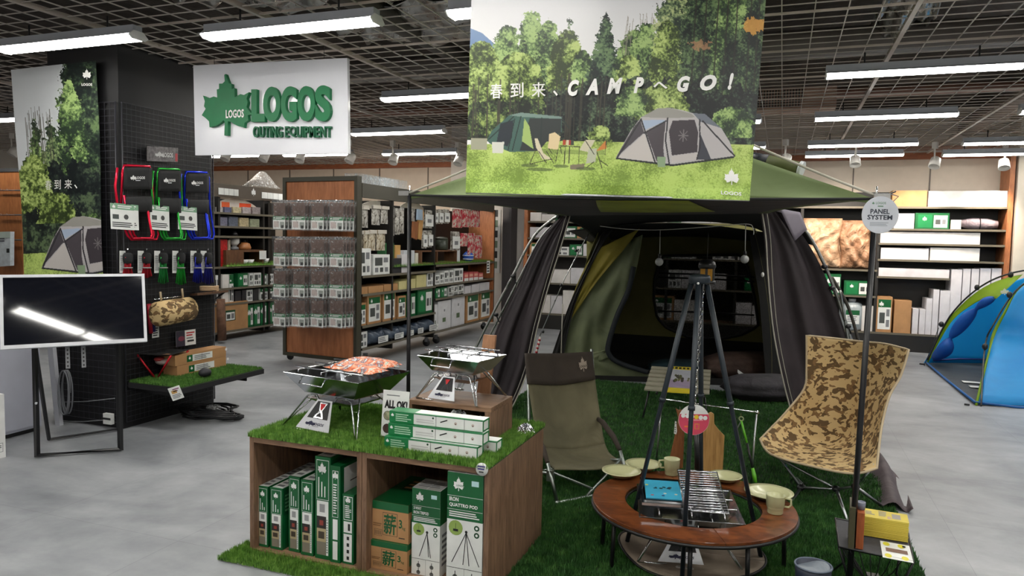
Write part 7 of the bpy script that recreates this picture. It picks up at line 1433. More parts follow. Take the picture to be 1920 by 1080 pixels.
# hanging packs
redp = NT('red_printed_film'); _n = redp.noise(16, 3, redp.coord(), .6, .6); redp.l(redp.ramp(_n, [(.4, s2l((176, 34, 56))), (.5, s2l((206, 120, 120))), (.58, s2l((214, 204, 190))), (.7, s2l((120, 110, 90)))]), redp.b.inputs['Base Color']); redp.b.inputs['Roughness'].default_value = .2; redp.bump(redp.noise(30, 3, redp.coord()), .5, .02); redp = redp.m
def mixfilm(name, cols):
    t_ = NT(name); n_ = t_.noise(15, 3, t_.coord((1, 1, .8)), .6, .8); k = len(cols); t_.l(t_.ramp(n_, [(.34+.32*i/(k-1), s2l(c)) for i, c in enumerate(cols)]), t_.b.inputs['Base Color']); t_.b.inputs['Roughness'].default_value = .16; t_.bump(t_.noise(40, 4, t_.coord((1, 1, .5)), .6, 1), .8, .02); return t_.m
silv = mixfilm('tools_in_film', [(60, 56, 50), (150, 146, 138), (206, 204, 198), (96, 88, 76)]); beig = mixfilm('wood_tools_in_film', [(90, 74, 56), (170, 156, 130), (216, 208, 190), (130, 110, 84)])
def hpack(F, x0, x1, y0, y1, m, desc, where, o=.0, tag=None, n=1, grp=None):
    u0, zt = F.uz(x0, y0); u1, zb = F.uz(x1, y1); zb2_ = F.uz(x0, y1)[1]
    for j in range(n):
        oo = o-j*.035; mb = MB(); mb.grid(lambda u, v: F.P(lerp(u0, u1, u), lerp((zb2_+zb)/2, zt, v), oo+.018*math.sin(PI*u)*math.sin(PI*v)+.003*math.sin(13*u+9*v+x0)), 6, 6, m)
        mb.grid(lambda u, v: F.P(lerp(u1, u0, u), lerp((zb2_+zb)/2, zt, v), oo-.01*math.sin(PI*u)*math.sin(PI*v)), 4, 4, m)
        if j == 0:
            M = F.M @ Matrix.Translation((u0, (zb2_+zb)/2, oo+.022)); w_ = u1-u0; h = zt-(zb2_+zb)/2
            if tag == 'wd': put_rect(mb, M, w_*.08, h*.1, w_*.92, h*.75, PAPER, .001); put_rect(mb, M, w_*.3, h*.3, w_*.7, h*.5, GREY, .0015)
            if tag == 'head': put_rect(mb, M, 0, h*.82, w_, h, paint((196, 190, 180), .5), .001)
        k = CNT.get((desc, where), 0); CNT[(desc, where)] = k+1
        single('hanging_pack', mb, '%s %s, %s' % (ORD[min(k, 19)], desc, where), 'package', group=grp or ('packs hanging '+where))
W1 = 'top hanging row of the aisle unit, near end'
for x0, x1, y0, y1 in [(675, 686, 384, 427), (687, 698, 385, 427), (705, 720, 384, 422), (722, 735, 386, 420)]: hpack(FA, x0, x1, y0, y1, silv, 'clear pack of metal skewers', W1, -.06, 'head')
for x0, x1, y0, y1 in [(740, 747, 388, 442), (749, 757, 390, 440), (758, 765, 388, 438)]: hpack(FA, x0, x1, y0, y1, silv, 'narrow clear tool pack', W1, -.06)
for x0, x1, y0, y1 in [(675, 688, 432, 472), (690, 698, 432, 472), (699, 712, 431, 470), (714, 730, 431, 470)]: hpack(FA, x0, x1, y0, y1, beig, 'clear pack of beige utensils', 'second hanging row of the aisle unit, left half', -.06, 'head')
for x0, x1, y0, y1 in [(773, 785, 390, 415)]: hpack(FA, x0, x1, y0, y1, silv, 'bundled silver net pack', 'just right of the canopy pole', -.06)
for x0, x1, y0, y1 in [(801, 819, 393, 428), (820, 827, 392, 420), (828, 837, 392, 420), (838, 849, 392, 419)]: hpack(FA, x0, x1, y0, y1, silv, 'white carded tool pack', 'top row right of the canopy pole', -.06, 'wd')
for x0, x1, y0, y1 in [(854, 872, 391, 427), (873, 887, 392, 426), (888, 905, 391, 426)]: hpack(FA, x0, x1, y0, y1, redp, 'red printed charcoal bag', 'top row at the far end of the aisle unit', -.05)
for x0, x1, y0, y1 in [(869, 882, 437, 462), (883, 896, 437, 478), (897, 909, 441, 484)]: hpack(FA, x0, x1, y0, y1, redp, 'red printed charcoal bag', 'second row at the far end of the aisle unit', -.05)
for x0, x1, y0, y1 in [(798, 807, 432, 466), (808, 818, 432, 464), (852, 868, 434, 470)]: hpack(FA, x0, x1, y0, y1, silv, 'carded pack with pictures', 'second row right of the canopy pole', -.06, 'wd')
bb = FA; q0 = FA.uz(786, 450); 
def flatthing(F, L, m, name, label, cat, o=-.05, th=.02, grp=None):
    mb = MB(); P = [F.uz(x, y) for x, y in L]; mb.prism([(u, z) for u, z in P], th, m, F.M @ Matrix.Translation((0, 0, o))); return single(name, mb, label, cat, group=grp)
flatthing(FA, [(788, 448), (794, 450), (799, 400), (797, 392), (792, 392), (789, 402)], bamboo, 'wooden_paddle', 'light wooden paddle hanging right of the canopy pole', 'paddle'); flatthing(FA, [(776, 445), (786, 450), (789, 416), (779, 415)], redw, 'wooden_board', 'dark red wooden board next to the light paddle', 'board')
flatthing(FA, [(784, 412), (794, 413), (794, 393), (785, 392)], paint((150, 170, 190), .4), 'blue_card', 'small pale blue card in the top row right of the pole', 'card', -.03)
# crate, pots, ball on the grass shelf
u0, z1 = uz(798, 470); u1, _ = uz(864, 474); t2 = thing('wooden_crate', 'small open dark wooden crate on the grass shelf of the aisle unit', 'crate', FA.P((u0+u1)/2, zg2, -.15))
for a_, b_, c_, d_ in ((u0, u1, z1-.02, z1), (u0, u1, zg2+.01, zg2+.03), (u0, u0+.02, zg2+.03, z1-.02), (u1-.02, u1, zg2+.03, z1-.02), ((u0+u1)/2-.1, (u0+u1)/2-.08, zg2+.03, z1-.02)): mb = MB(); pbox(mb, FA, a_, b_, c_, d_, .2, -.06, wdk); part('board', mb, t2, world=True)
u_, z_ = uz(845, 445); c = FA.P(u_, z1+.002, -.15); t2 = thing('camping_pot', 'dark green camping pot with lid on the small crate', 'pot', c); part('body', MB().lathe([(0, 0), (.09, 0), (.1, .02), (.1, .15), (.095, .15), (.09, .01), (0, .01)], paint((50, 56, 46), .4), 24, c), t2, world=True); part('lid', MB().lathe([(.103, .15), (.09, .175), (.02, .19), (0, .19)], paint((60, 62, 52), .4), 24, c), t2, world=True)
u_, z_ = uz(889, 480); c = FA.P(u_, zg2+.09, -.1); mb = MB().ball(c, .085, paint((56, 90, 176), .4), 20, 12); mb.tube([c+V((.086*math.cos(k*.314), .086*math.sin(k*.314), .02)) for k in range(20)], .006, WHITE, 5, closed=True); mb.tube([c+V((.08*math.cos(k*.314), .08*math.sin(k*.314), -.035)) for k in range(20)], .006, WHITE, 5, closed=True); single('ball', mb, 'blue ball with white bands on the grass shelf, far end', 'ball')
for i, (x0, x1, y, c_, lb) in enumerate([(737, 752, 456, (60, 120, 74), 'green cup carton'), (754, 764, 460, (190, 150, 90), 'tan cup carton'), (770, 790, 470, (196, 200, 206), 'white carton beside the pole'), (866, 874, 468, (214, 218, 222), 'little white can'), (792, 797, 475, (220, 216, 200), 'little lantern shaped can')]):
    u0, z1 = uz(x0, y); u1, _ = uz(x1, y); zb = zg if x0 < 766 else zg2+.01; mb = MB(); pbox(mb, FA, u0, u1, zb+(.12 if x0 in (737, 754) else 0), z1, .12, -.1, paint(c_, .5)); 
    if x0 in (737, 754): pbox(mb, FA, u0+.02, u1-.01, zb, zb+.12, .1, -.11, paint((160, 150, 130), .5))
    single('small_goods', mb, '%s on the top shelf of the aisle unit' % lb, 'box')
for i, (xx, ya, yb2) in enumerate([(913, 489, 512), (846, 536, 545)]):
    u_, z_ = uz(xx, ya); _, z2_ = uz(xx, yb2); mb = MB(); pbox(mb, FA, u_-.05, u_+.08, z2_, z_, .002, .02, PAPER); put_lines(mb, FA.M @ Matrix.Translation((u_-.05, z2_, .02)), .01, .12, .01, z_-z2_-.01, 4, INK, .001, i); single('price_card', mb, ['white price card at the far corner of the grass shelf', 'small white price card under the grass shelf'][i], 'tag')
for i, (x0, x1) in enumerate(((700, 762), (776, 818))):      # pale arched sign valances under the header
    u0, z_ = uz(x0, 386); u1, _ = uz(x1, 386); mb = MB(); n_ = 12; mb.prism([(u0, z_-.02)]+[(lerp(u0, u1, k/n_), z_+.08*math.sin(PI*k/n_)) for k in range(n_+1)]+[(u1, z_-.02)], .01, paint((226, 220, 206), .5), FA.M @ Matrix.Translation((0, 0, -.2))); single('arched_sign', mb, ['pale arched sign left of the canopy pole in the aisle unit', 'pale arched sign right of the canopy pole in the aisle unit'][i], 'sign')
for i in range(5):
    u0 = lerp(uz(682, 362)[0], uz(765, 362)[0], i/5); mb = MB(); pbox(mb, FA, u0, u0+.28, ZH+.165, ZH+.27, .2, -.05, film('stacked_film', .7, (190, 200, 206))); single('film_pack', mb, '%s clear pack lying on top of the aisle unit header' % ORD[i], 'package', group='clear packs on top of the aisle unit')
# ---------------------------------------------------------------- left aisle unit (beside the pillar)
FB = Face((-7.24, 6.4, 0), (0, 1, 0)); uz = FB.uz
V0 = uz(380, 500)[0]-.3; V1 = uz(560, 500)[0]; HB = uz(450, 372)[1]; HB2 = uz(450, 348)[1]
t = thing('shelf_unit', 'black shelf unit with brown header between the pillar and the wooden panel', 'shelf unit', FB.P((V0+V1)/2, 0))
mb = MB(); pbox(mb, FB, V0, V1, .05, HB, .03, -.45, shm); part('back_panel', mb, t, world=True)
hd = paint((84, 74, 64), .5); mb = MB(); pbox(mb, FB, V0, V1, HB, HB2, .05, 0, hd); part('header_board', mb, t, world=True)
for i, (xa, xb) in enumerate(((409, 446), (490, 530))):
    a_, za = uz(xa, 362); b_, zb_ = uz(xb, 364); mb = MB(); pbox(mb, FB, a_, b_, HB+.03, HB2-.06, .01, .012, PAPER); 
    for k in range(1, 4): put_rect(mb, FB.M, lerp(a_, b_, k/4), HB+.03, lerp(a_, b_, k/4)+.006, HB2-.06, GREY, .0128)
    part('header_label', mb, t, world=True, label='white label strip')
a_, z_ = uz(475, 358); mb = MB(); put_leaf(mb, FB.M @ Matrix.Translation((0, 0, .004)), a_, HB+.05, .12, WHITE, .001); part('logo', mb, t, world=True)
for xx in (404, 414, 497, 507): a_, _ = uz(xx, 500); mb = MB(); pbox(mb, FB, a_-.02, a_+.02, .05, HB, .42, -.02, shm); part('upright', mb, t, world=True)
zB = [uz(450, 400)[1], uz(450, 425)[1], uz(450, 443)[1], uz(425, 500)[1], uz(480, 536)[1], uz(480, 564)[1], uz(450, 617)[1]]
for z in zB: shelf_board(t, FB, V0, V1, z, .42)
mb = MB(); pbox(mb, FB, uz(423, 500)[0], uz(540, 500)[0], zB[3], zB[3]+.02, .44, .02, TURF2); part('turf_strip', mb, t, world=True)
mb = MB()
for k in range(2500):
    u = rs.uniform(uz(423, 500)[0], uz(540, 500)[0]); p = FB.P(u, zB[3]+.015, .02-rs.uniform(0, .3)); q = p+V((rs.uniform(-.02, .02), rs.uniform(-.02, .02), rs.uniform(.02, .05))); mb.add([p, p+FB.d*.007, q], [(0, 1, 2)], TURF2)
part('turf_blades', mb, t, world=True, kind='stuff')
a_, zv = uz(405, 385); b_, _ = uz(496, 385); n_ = 16; mb = MB(); mb.prism([(a_, zv-.05)]+[(lerp(a_, b_, k/n_), zv-.05+.17*math.sin(PI*k/n_)**.6) for k in range(n_+1)], .01, paint((226, 214, 200), .5), FB.M @ Matrix.Translation((0, 0, -.1)))
for x0, x1, c_ in ((425, 440, (230, 100, 50)), (458, 480, (236, 84, 40)), (441, 457, (216, 206, 200))): put_rect(mb, FB.M, uz(x0, 385)[0], zv-.04, uz(x1, 385)[0], zv+.06, paint(c_, .5), -.088)
single('arched_sign', mb, 'pale arched sign with orange prints in the shelf beside the pillar', 'sign')
crate = 0
for i, (x0, x1, y0, y1, c_, lb) in enumerate([(410, 424, 388, 403, (190, 186, 184), 'white print packs'), (426, 440, 388, 403, (96, 100, 130), 'grey blue packs'), (442, 458, 388, 403, (196, 186, 150), 'cream packs'), (460, 476, 388, 403, (180, 170, 170), 'pale packs'), (478, 494, 388, 403, (150, 140, 140), 'grey packs'), (416, 432, 407, 423, (120, 120, 140), 'grey blue jars'), (434, 452, 406, 423, (96, 104, 120), 'dark blue jars'), (454, 472, 408, 423, (190, 176, 140), 'cream pouches'), (474, 492, 410, 423, (150, 156, 130), 'pale green pouches'), (417, 432, 449, 476, (176, 34, 34), 'red canister'), (433, 438, 450, 476, (170, 160, 140), 'thin beige carton')]):
    a_, z1 = uz(x0, y0); b_, z0 = uz(x1, y1); zb = min(zB, key=lambda z: abs(z-z0)); mb = MB(); pbox(mb, FB, a_+.005, b_-.005, zb+.001, max(z1, zb+.05), .2, -.05, paint(c_, .4, 0, .35, 30)); single('small_goods', mb, '%s in the shelf beside the pillar' % lb, 'goods')
wdc = wood('dark_crate', (78, 50, 32), (112, 76, 50)); a_, z1 = uz(424, 469); b_, _ = uz(457, 470); mb = MB(); pbox(mb, FB, a_, b_, zB[3]+.022, z1, .25, .0, wdc); single('wooden_box', mb, 'dark brown wooden box on the grass shelf beside the pillar', 'box')
b2, _ = uz(494, 470); mb = MB(); pbox(mb, FB, b_+.003, b2, z1-.03, z1, .25, .0, wdc); pbox(mb, FB, b2-.02, b2, zB[3]+.022, z1-.03, .25, 0, wdc); single('wooden_riser', mb, 'thin wooden riser beside the dark brown box', 'riser')
for i, (xx, r) in enumerate(((463, .06), (474, .06), (501, .07))):
    a_, z_ = uz(xx, 492); c = FB.P(a_, zB[3]+.022, -.05); single('white_bowl', MB().lathe([(0, 0), (r*.6, 0), (r, r*1.1), (r*.95, r*1.1), (r*.5, .01), (0, .01)], WHITE, 18, c), '%s small white cup on the grass shelf beside the pillar' % ['left', 'middle', 'right'][i], 'cup', group='white cups on the grass shelf')
a_, _ = uz(450, 460); c = FB.P(a_, z1+.001, -.1); t3 = thing('lantern', 'white glass lantern on the dark wooden box', 'lantern', c); part('base', MB().lathe([(0, 0), (.06, 0), (.06, .03), (.03, .05), (0, .05)], GREY, 16, c), t3, world=True); part('globe', MB().lathe([(.03, .05), (.07, .1), (.07, .16), (.04, .2), (0, .2)], paint((206, 204, 200), .2), 16, c), t3, world=True); part('cap', MB().lathe([(.05, .2), (.05, .23), (.02, .27), (0, .27)], BLACKM, 16, c), t3, world=True)
a_, _ = uz(468, 460); c = FB.P(a_, z1+.001, -.1); t3 = thing('kettle', 'copper coloured kettle with dark lid beside the lantern', 'kettle', c); part('body', MB().lathe([(0, 0), (.09, 0), (.1, .03), (.08, .09), (.03, .11), (0, .11)], paint((176, 116, 70), .35), 18, c), t3, world=True); part('lid', MB().lathe([(.035, .11), (.03, .13), (.008, .15), (0, .15)], BLACKM, 14, c), t3, world=True); part('handle', MB().tube([c+V((0, -.08, .08)), c+V((0, -.06, .19)), c+V((0, .06, .19)), c+V((0, .08, .08))], .007, BLACKM, 6), t3, world=True)
a_, z_ = uz(489, 470); b_, z2_ = uz(495, 486); single('price_card', MB().box(FB.p.x+.005, FB.p.x+.01, FB.p.y+a_-.04, FB.p.y+b_+.04, z2_, z_, PAPER), 'small white price card on the shelf beside the pillar', 'tag')
for x0, x1, y, st in [(398, 417, 517, 'wd'), (420, 432, 515, 'w'), (433, 441, 515, 'wg')]: stock(FB, x0, x1, y, zB[5], st, SD[st], 'left part of the shelves beside the pillar')
for x0, x1, y, st in [(449, 468, 513, 'gg'), (471, 478, 513, 'wd'), (479, 493, 512, 'wd'), (495, 503, 514, 'gg'), (505, 516, 514, 'wd')]: stock(FB, x0, x1, y, zB[4], st, SD[st], 'upper box row beside the pillar')
for x0, x1, y, st in [(444, 455, 546, 'd'), (457, 465, 544, 'd'), (466, 477, 544, 'wd'), (478, 488, 543, 'd'), (491, 505, 541, 'wg'), (507, 520, 540, 'wg')]: stock(FB, x0, x1, y, zB[5], st, SD[st], 'lower box row beside the pillar')
stock(FB, 400, 465, 570, zB[6], 'kl', 'very large kraft carton with framed label', 'bottom shelf beside the pillar', dp=.38, o=.0); 
for x0, x1, y in [(467, 478, 572), (479, 491, 570), (492, 503, 568), (505, 520, 567)]: stock(FB, x0, x1, y, zB[6], 'gg', SD['gg'], 'bottom shelf beside the pillar')
a_, z_ = uz(403, 590); single('fabric_roll', MB().tube([FB.P(a_, .04, .12), FB.P(a_, uz(403, 560)[1], .1)], [.06, .055], cloth('brown_roll', (92, 64, 48), (122, 88, 68), .8, 10, .8), 14), 'brown fabric roll leaning before the large kraft carton', 'roll')
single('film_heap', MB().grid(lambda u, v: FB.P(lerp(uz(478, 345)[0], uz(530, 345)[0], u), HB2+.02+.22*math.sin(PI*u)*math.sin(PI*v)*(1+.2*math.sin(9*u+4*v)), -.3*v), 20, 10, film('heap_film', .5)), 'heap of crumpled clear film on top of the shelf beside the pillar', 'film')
# ---------------------------------------------------------------- wooden panel with hanging bags
p0 = G(533, 668); p1 = G(673, 694); 
YP = 7.25; FP = Face((p0.x, 7.21, 0), (1, -.10, 0)); uz = FP.uz; ua, zt_ = uz(531, 333); ub, _ = uz(670, 334); zb_ = uz(535, 664)[1]
t = thing('bag_rack', 'tall orange wood panel in a dark frame with rows of hooks', 'display unit', FP.P((ua+ub)/2, 0)); fm = paint((60, 58, 46), .5); opan = wood('orange_wood_panel', (148, 88, 54), (188, 122, 80), (3, 3, .45), .5, 8)
mb = MB(); pbox(mb, FP, ua+.04, ub-.03, zb_+.03, zt_-.05, .02, -.01, opan); part('board', mb, t, world=True)
for a_, b_, c_, d_ in ((ua, ub, zt_-.05, zt_), (ua, ub, zb_-.01, zb_+.03), (ua, ua+.045, zb_+.03, zt_-.05), (ub-.035, ub, zb_+.03, zt_-.05)): mb = MB(); pbox(mb, FP, a_, b_, c_, d_, .06, .01, fm); part('frame_rail', mb, t, world=True)
mb = MB(); pbox(mb, FP, ub, ub+.008, zb_, zt_, .08, .01, fm); part('side_board', mb, t, world=True)
for u in (ua+.08, ub-.08): q = FP.P(u, .05, -.03); part('castor', MB().lathe([(0, -.012), (.042, -.012), (.046, 0), (.042, .012), (0, .012)], BLACK, 14, q, Matrix.Rotation(PI/2, 3, 'X')), t, world=True); part('castor_fork', MB().tube([q, q+V((0, 0, zb_-.05))], .012, GREY, 6), t, world=True)
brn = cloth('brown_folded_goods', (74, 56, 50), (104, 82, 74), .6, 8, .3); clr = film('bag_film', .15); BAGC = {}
def bag_meshes(n_):
    w_, h = .205, .34
    b = MB().box(-w_*.40, w_*.40, -.012, .0, .03, h*.9, brn); card = MB().box(-w_*.43, w_*.43, -.0165, -.0135, .012, h*.44, PAPER)
    M = frame((-w_*.43, -.0165, .012), (1, 0, 0)); put_rect(card, M, 0, h*.31, w_*.86, h*.425, paint((70, 128, 92), .45), .0008); put_leaf(card, M, w_*.1, h*.33, h*.08, WHITE, .0014); put_lines(card, M, w_*.2, w_*.8, h*.33, h*.41, 2, PAPER, .0014, n_)
    put_rect(card, M, w_*.06, h*.06, w_*.42, h*.26, paint((190, 176, 172), .5), .0008); put_rect(card, M, w_*.5, h*.06, w_*.8, h*.24, paint((150, 156, 150), .5), .0008); put_rect(card, M, w_*.58, h*.03, w_*.76, h*.13, INK, .0012)
    f_ = MB().grid(lambda u, v: ((u-.5)*w_*1.02, -.022-.006*math.sin(PI*u)-.003*math.sin(u*17+v*23+n_), h*v+.006*math.sin(9*u)*v), 10, 12, clr); f_.grid(lambda u, v: ((.5-u)*w_*1.02, .006, h*v), 3, 3, clr)
    tag_ = MB().box(.03, .045, -.0175, -.017, h*.72, h*.76, PAPER)
    return b, card, f_
def hbag(loc, rz, label, grp, k):
    if not BAGC:
        t_ = thing('hanging_bag', label, 'package', loc, rz, grp); b, c_, f_ = bag_meshes(1); part('folded_cloth', b, t_); part('label_card', c_, t_); part('clear_film', f_, t_); part('hang_hole', MB().tube([(-.02, -.005, .335), (.02, -.005, .335)], .004, CHROME, 6), t_); BAGC[0] = t_; return t_
    return ctree(BAGC[0], None, loc, rz, label, grp)
rows_ = [(374, 441), (443, 503), (505, 555), (560, 614)]; cols_ = [(509, 542), (545, 578), (580, 613), (615, 650)]
rz = math.atan2(FP.d.y, FP.d.x)
for r_, (ya, yb2) in enumerate(rows_):
    zz_ = uz(580, ya+2)[1]; bar_z = zz_-.02
    mb = MB(); pbox(mb, FP, ua-.16 if r_ >= 0 else ua, ub-.05, bar_z-.0, bar_z+.025, .02, .02, DGREY); part('hook_bar', mb, t, world=True)
    for c_, (xa, xb) in enumerate(cols_):
        off = .30; F2 = Face(FP.p+FP.n*off, FP.d); um, _ = F2.uz((xa+xb)/2, 450); zz3 = F2.uz((xa+xb)/2, ya)[1]
        part('hook', MB().tube([FP.P(um, zz3-.02, .02), FP.P(um, zz3-.02, off+.03), FP.P(um, zz3-.005, off+.035)], .003, CHROME, 5), t, world=True)
        for j in range(4):
            p = F2.P(um+.008*j+random.uniform(-.004, .004), zz3-.345-(0 if r_ < 2 else -.02), -.05*j); hbag(p, rz+random.uniform(-.08, .05)+.04, '%s brown cloth film bag, %s hook, %s row of the wooden panel' % (['front', 'second', 'third', 'rearmost'][j], ['leftmost', 'second', 'third', 'rightmost'][c_], ['top', 'second', 'third', 'bottom'][r_]), 'film bags on hook %s of the %s row' % (['one', 'two', 'three', 'four'][c_], ['top', 'second', 'third', 'bottom'][r_]), j)
# ---------------------------------------------------------------- back wall shelves
FC_ = Face((-3.0, 11.7, 0), (1, 0, 0)); uz = FC_.uz; c0 = uz(985, 500)[0]; c1 = uz(1893, 400)[0]; cm_ = uz(1645, 500)[0]; ct = uz(1750, 358)[1]-.0
t = thing('wide_shelf_unit', 'long black wall shelves with orange wood ends along the back wall', 'shelf unit', FC_.P((c0+c1)/2, 0, -.2))
mb = MB(); pbox(mb, FC_, c0, c1, .0, 2.3, .02, -.44, shm); part('back_panel', mb, t, world=True)
for a_ in (c0, c1): mb = MB(); pbox(mb, FC_, a_-.03, a_+.03, 0, 2.75, .46, .02, orw); part('side_panel', mb, t, world=True, label='orange wood end panel')
for xx in (1120, 1250, 1380, 1500, 1645): a_, _ = uz(xx, 500); mb = MB(); pbox(mb, FC_, a_-.02, a_+.02, .22, 2.15, .42, -.01, shm); part('upright', mb, t, world=True)
mb = MB(); pbox(mb, FC_, c0+.03, c1-.03, 0, .24, .44, 0, shm); part('plinth', mb, t, world=True)
zC = {k: uz(1770, y)[1] for k, y in dict(a=388, b=430, c=458, d=489, e=522).items()}; zC['f'] = .26
c2 = uz(1500, 500)[0]
shelf_board(t, FC_, c0, c1, zC['a'], .42); [shelf_board(t, FC_, cm_, c1, zC[k], .42) for k in 'bcd']
shelf_board(t, FC_, cm_, uz(1782, 500)[0], zC['e'], .42); shelf_board(t, FC_, c0, c1, zC['f'], .44, m=wood('brown_oak_edge', (98, 72, 54), (148, 116, 90)))
zl1, zl2 = uz(1600, 505)[1], uz(1600, 554)[1]
for z in (zl1, zl2): shelf_board(t, FC_, c2, cm_, z, .42)
zll = [uz(1020, y)[1] for y in (415, 446, 478, 530)]
for z in zll: shelf_board(t, FC_, c0, c2, z, .42)
wB = 'right part of the back wall shelves'
def B(x0, x1, y, zk, st, desc, where, **k): return stock(FC_, x0, x1, y, zk, st, desc, where, dp=.36, **k)
B(1674, 1740, 357, zC['a'], 'k', 'orange kraft carton', 'on top of the back wall shelves'); B(1742, 1891, 358, zC['a'], 'w', 'long white carton', 'on top of the back wall shelves')
B(1678, 1716, 400, zC['b'], 'w', 'white carton', 'second level at the right of the back wall shelves'); B(1717, 1782, 399, zC['b'], 'gg', 'green and white carton', 'second level at the right of the back wall shelves'); B(1784, 1804, 412, zC['b'], 'w', 'little white carton', 'second level at the right of the back wall shelves')
B(1650, 1840, 434, zC['c'], 'w', 'long white carton', 'third level of the back wall shelves'); B(1652, 1743, 464, zC['d'], 'v', 'white carton with line drawing', 'fourth level of the back wall shelves'); B(1745, 1839, 464, zC['d'], 'w', 'white carton with line drawing', 'fourth level of the back wall shelves')
B(1646, 1782, 502, zC['e'], 'v', 'long white carton with a black mark', 'fifth level of the back wall shelves')
for i, (x0, x1, y, st) in enumerate([(1645, 1675, 556, 'kg'), (1678, 1711, 563, 'k'), (1712, 1724, 579, 'v'), (1725, 1737, 580, 'v'), (1738, 1750, 560, 'v'), (1751, 1763, 543, 'v'), (1764, 1784, 545, 'v'), (1785, 1806, 505, 'v'), (1807, 1822, 504, 'v'), (1823, 1838, 504, 'v'), (1839, 1860, 503, 'v'), (1861, 1880, 503, 'v')]):
    B(x0, x1, y, zC['f']+.002, st, {'kg': 'kraft carton with green label', 'k': 'plain kraft carton', 'v': 'tall white upright carton'}[st], 'along the bottom of the back wall shelves')
# sleeping bags, jug, small cartons on the left part
def puff(F, x0, x1, y0, zb, m, label, seed, dp=.3, nm='sleeping_bag', cat='sleeping bag'):
    u0, zt = F.uz(x0, y0); u1, _ = F.uz(x1, y0); rg = random.Random(seed); ph = rg.random()*6
    def fn(u, v): 
        b_ = .16*math.sin(PI*u)**.4*math.sin(PI*min(1, v*1.02))**.4; return F.P(lerp(u0, u1, u)+.02*math.sin(8*v+ph), lerp(zb, zt, v), -.22+b_*(1+.22*math.sin(13*u+ph+4*math.sin(5*v))*math.sin(11*v+ph)+.12*math.sin(23*u+3*v)*math.cos(17*v)))
    mb = MB().grid(fn, 40, 40, m); mb.grid(lambda u, v: F.P(lerp(u1, u0, u), lerp(zb, zt, v), -.24-.08*math.sin(PI*u)*math.sin(PI*v)), 8, 8, m); single(nm, mb, label, cat, group='puffy tan bags on the back shelves' if cat == 'sleeping bag' else None)
tan = cloth('tan_quilted_nylon', (176, 138, 106), (222, 190, 158), .4, 7, .9, fdist=.04); tan2 = cloth('brown_quilted_nylon', (150, 110, 82), (200, 160, 128), .4, 8, .9, fdist=.04)
puff(FC_, 1502, 1580, 408, zl1, tan, 'lighter tan puffy sleeping bag on the back shelf behind the tent', 1); puff(FC_, 1580, 1640, 412, zl1, tan2, 'browner puffy sleeping bag next to the lighter one on the back shelf', 2)
B(1545, 1578, 513, zl2, 'gg', 'green carton with red picture', 'under the sleeping bags'); B(1583, 1636, 526, zl2, 'gg', 'green carton with red picture', 'under the sleeping bags')
u_, z_ = uz(1598, 600); c = FC_.P(u_, zC['f']+.002, -.15); t3 = thing('water_jug', 'round shouldered clear water jug with label on the back shelf', 'jug', c); jm = paint((150, 160, 164), .25); part('body', MB().lathe([(0, 0), (.15, 0), (.17, .03), (.17, .32), (.12, .4), (.05, .42), (0, .42)], jm, 24, c), t3, world=True); part('cap', MB().lathe([(.05, .42), (.05, .46), (0, .46)], WHITE, 14, c), t3, world=True); mb = MB(); M = frame(c+V((-.09, -.173, .1)), (1, 0, 0)); put_rect(mb, M, 0, 0, .18, .2, PAPER, .001); put_rect(mb, M, 0, .13, .18, .2, GREEN, .002); put_lines(mb, M, .02, .16, .02, .12, 4, GREY, .002, 3); part('label', mb, t3, world=True)
B(1617, 1628, 574, zC['f']+.002, 'w', 'white carton with lime stripe', 'right of the water jug'); B(1630, 1643, 574, zC['f']+.002, 'w', 'white carton', 'right of the water jug')
u_, z_ = uz(1840, 412); 
mb = MB(); q0, q1 = FC_.P(uz(1806, 420)[0], zC['b']+.09, -.15), FC_.P(uz(1876, 420)[0], zC['b']+.08, -.15); mb.tube([q0, lerp(q0, q1, .3), lerp(q0, q1, .7), q1], [.05, .085, .08, .05], cloth('grey_lilac_cloth', (120, 108, 116), (160, 150, 156), .6, 6, .8), 14); mb.tube([lerp(q0, q1, .5)+V((.08*math.sin(k*.5)*0, .086*math.cos(k*.52), .086*math.sin(k*.52))) for k in range(13)], .006, BLACKM, 5); single('cloth_bundle', mb, 'grey lilac cloth bundle with black strap on the back shelf', 'bundle')
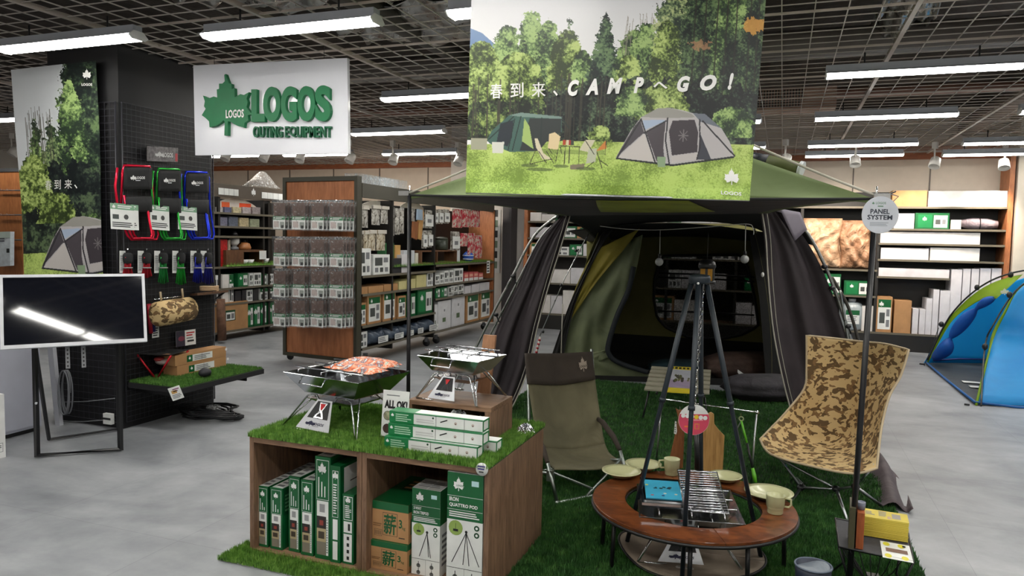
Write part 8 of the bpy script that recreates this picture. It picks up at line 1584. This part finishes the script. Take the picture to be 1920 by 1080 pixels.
# goods seen through and beside the tent on the left half
rg = random.Random(31)
for lvl, (zk, h0) in enumerate(((zll[0], .16), (zll[1], .2), (zll[2], .2), (zll[3], .3), (.262, .4))):
    x = c0+.06; k = 0
    while x < c2-.3:
        w_ = rg.uniform(.2, .5); st = rg.choice(['w', 'gg', 'kg', 'v', 'wd', 'w']); h = h0*rg.uniform(.7, 1.0)
        if x < uz(1110, 500)[0] or rg.random() < .8:
            mb = MB(); pbox(mb, FC_, x, x+w_-.01, zk+.002, zk+h, .34, -.03, STY[st]); face_print(mb, FC_, x, x+w_-.01, zk+.002, zk+h, -.03, st, k); single('product_box', mb, '%s box from the left on the %s level of the back shelves behind the tent' % (ORD[k], ORD[lvl]), 'box', group='boxes on the back wall shelves behind the tent'); k += 1
        x += w_
B(1678-640, 1050, 390, zC['a'], 'kl', 'kraft carton', 'top left of the back wall shelves')
for i in range(5):
    a_ = lerp(c0+.1, c2, i/5); mb = MB(); pbox(mb, FC_, a_, a_+.55, zC['a'], zC['a']+.16, .34, -.04, STY['w' if i % 2 else 'k']); single('product_box', mb, '%s long box from the left on top of the back wall shelves behind the canopy' % ORD[i], 'box', group='boxes on top of the back wall shelves')
# ---------------------------------------------------------------- columns between the aisle unit and the back shelves
def col_(px0, px1, Y, m, n_, ztop=3.5, z0=0):
    a_ = PL(px0, 500, (0, Y, 0), (0, 1, 0)).x; b_ = PL(px1, 500, (0, Y, 0), (0, 1, 0)).x; struct('trim_%d' % n_, MB().box(a_, b_, Y, 12.19, z0, ztop, m))
col_(957, 990, 11.9, paint((196, 192, 188), .6, 0, .03), 50); col_(941, 957, 11.6, paint((58, 56, 58), .5), 51); col_(843, 941, 11.95, wallw, 52)
q = PL(931, 500, (0, 11.93, 0), (0, 1, 0)); mb = MB().box(q.x-.09, q.x+.06, 11.93, 11.948, .9, 2.0, PAPER); M = frame((q.x-.09, 11.93, .9), (1, 0, 0))
for k in range(6): put_rect(mb, M, .02, .08+k*.18, .1, .2+k*.18, INK if k % 2 else paint((110, 130, 110), .5), .001)
single('hanging_scroll', mb, 'narrow white hanging print strip beside the dark column', 'banner')
struct('trim_53', MB().box(PL(1900, 500, (0, 11.6, 0), (0, 1, 0)).x, 8.9, 11.65, 12.19, 0, 3.5, paint((216, 206, 190), .7, 0, .03)))
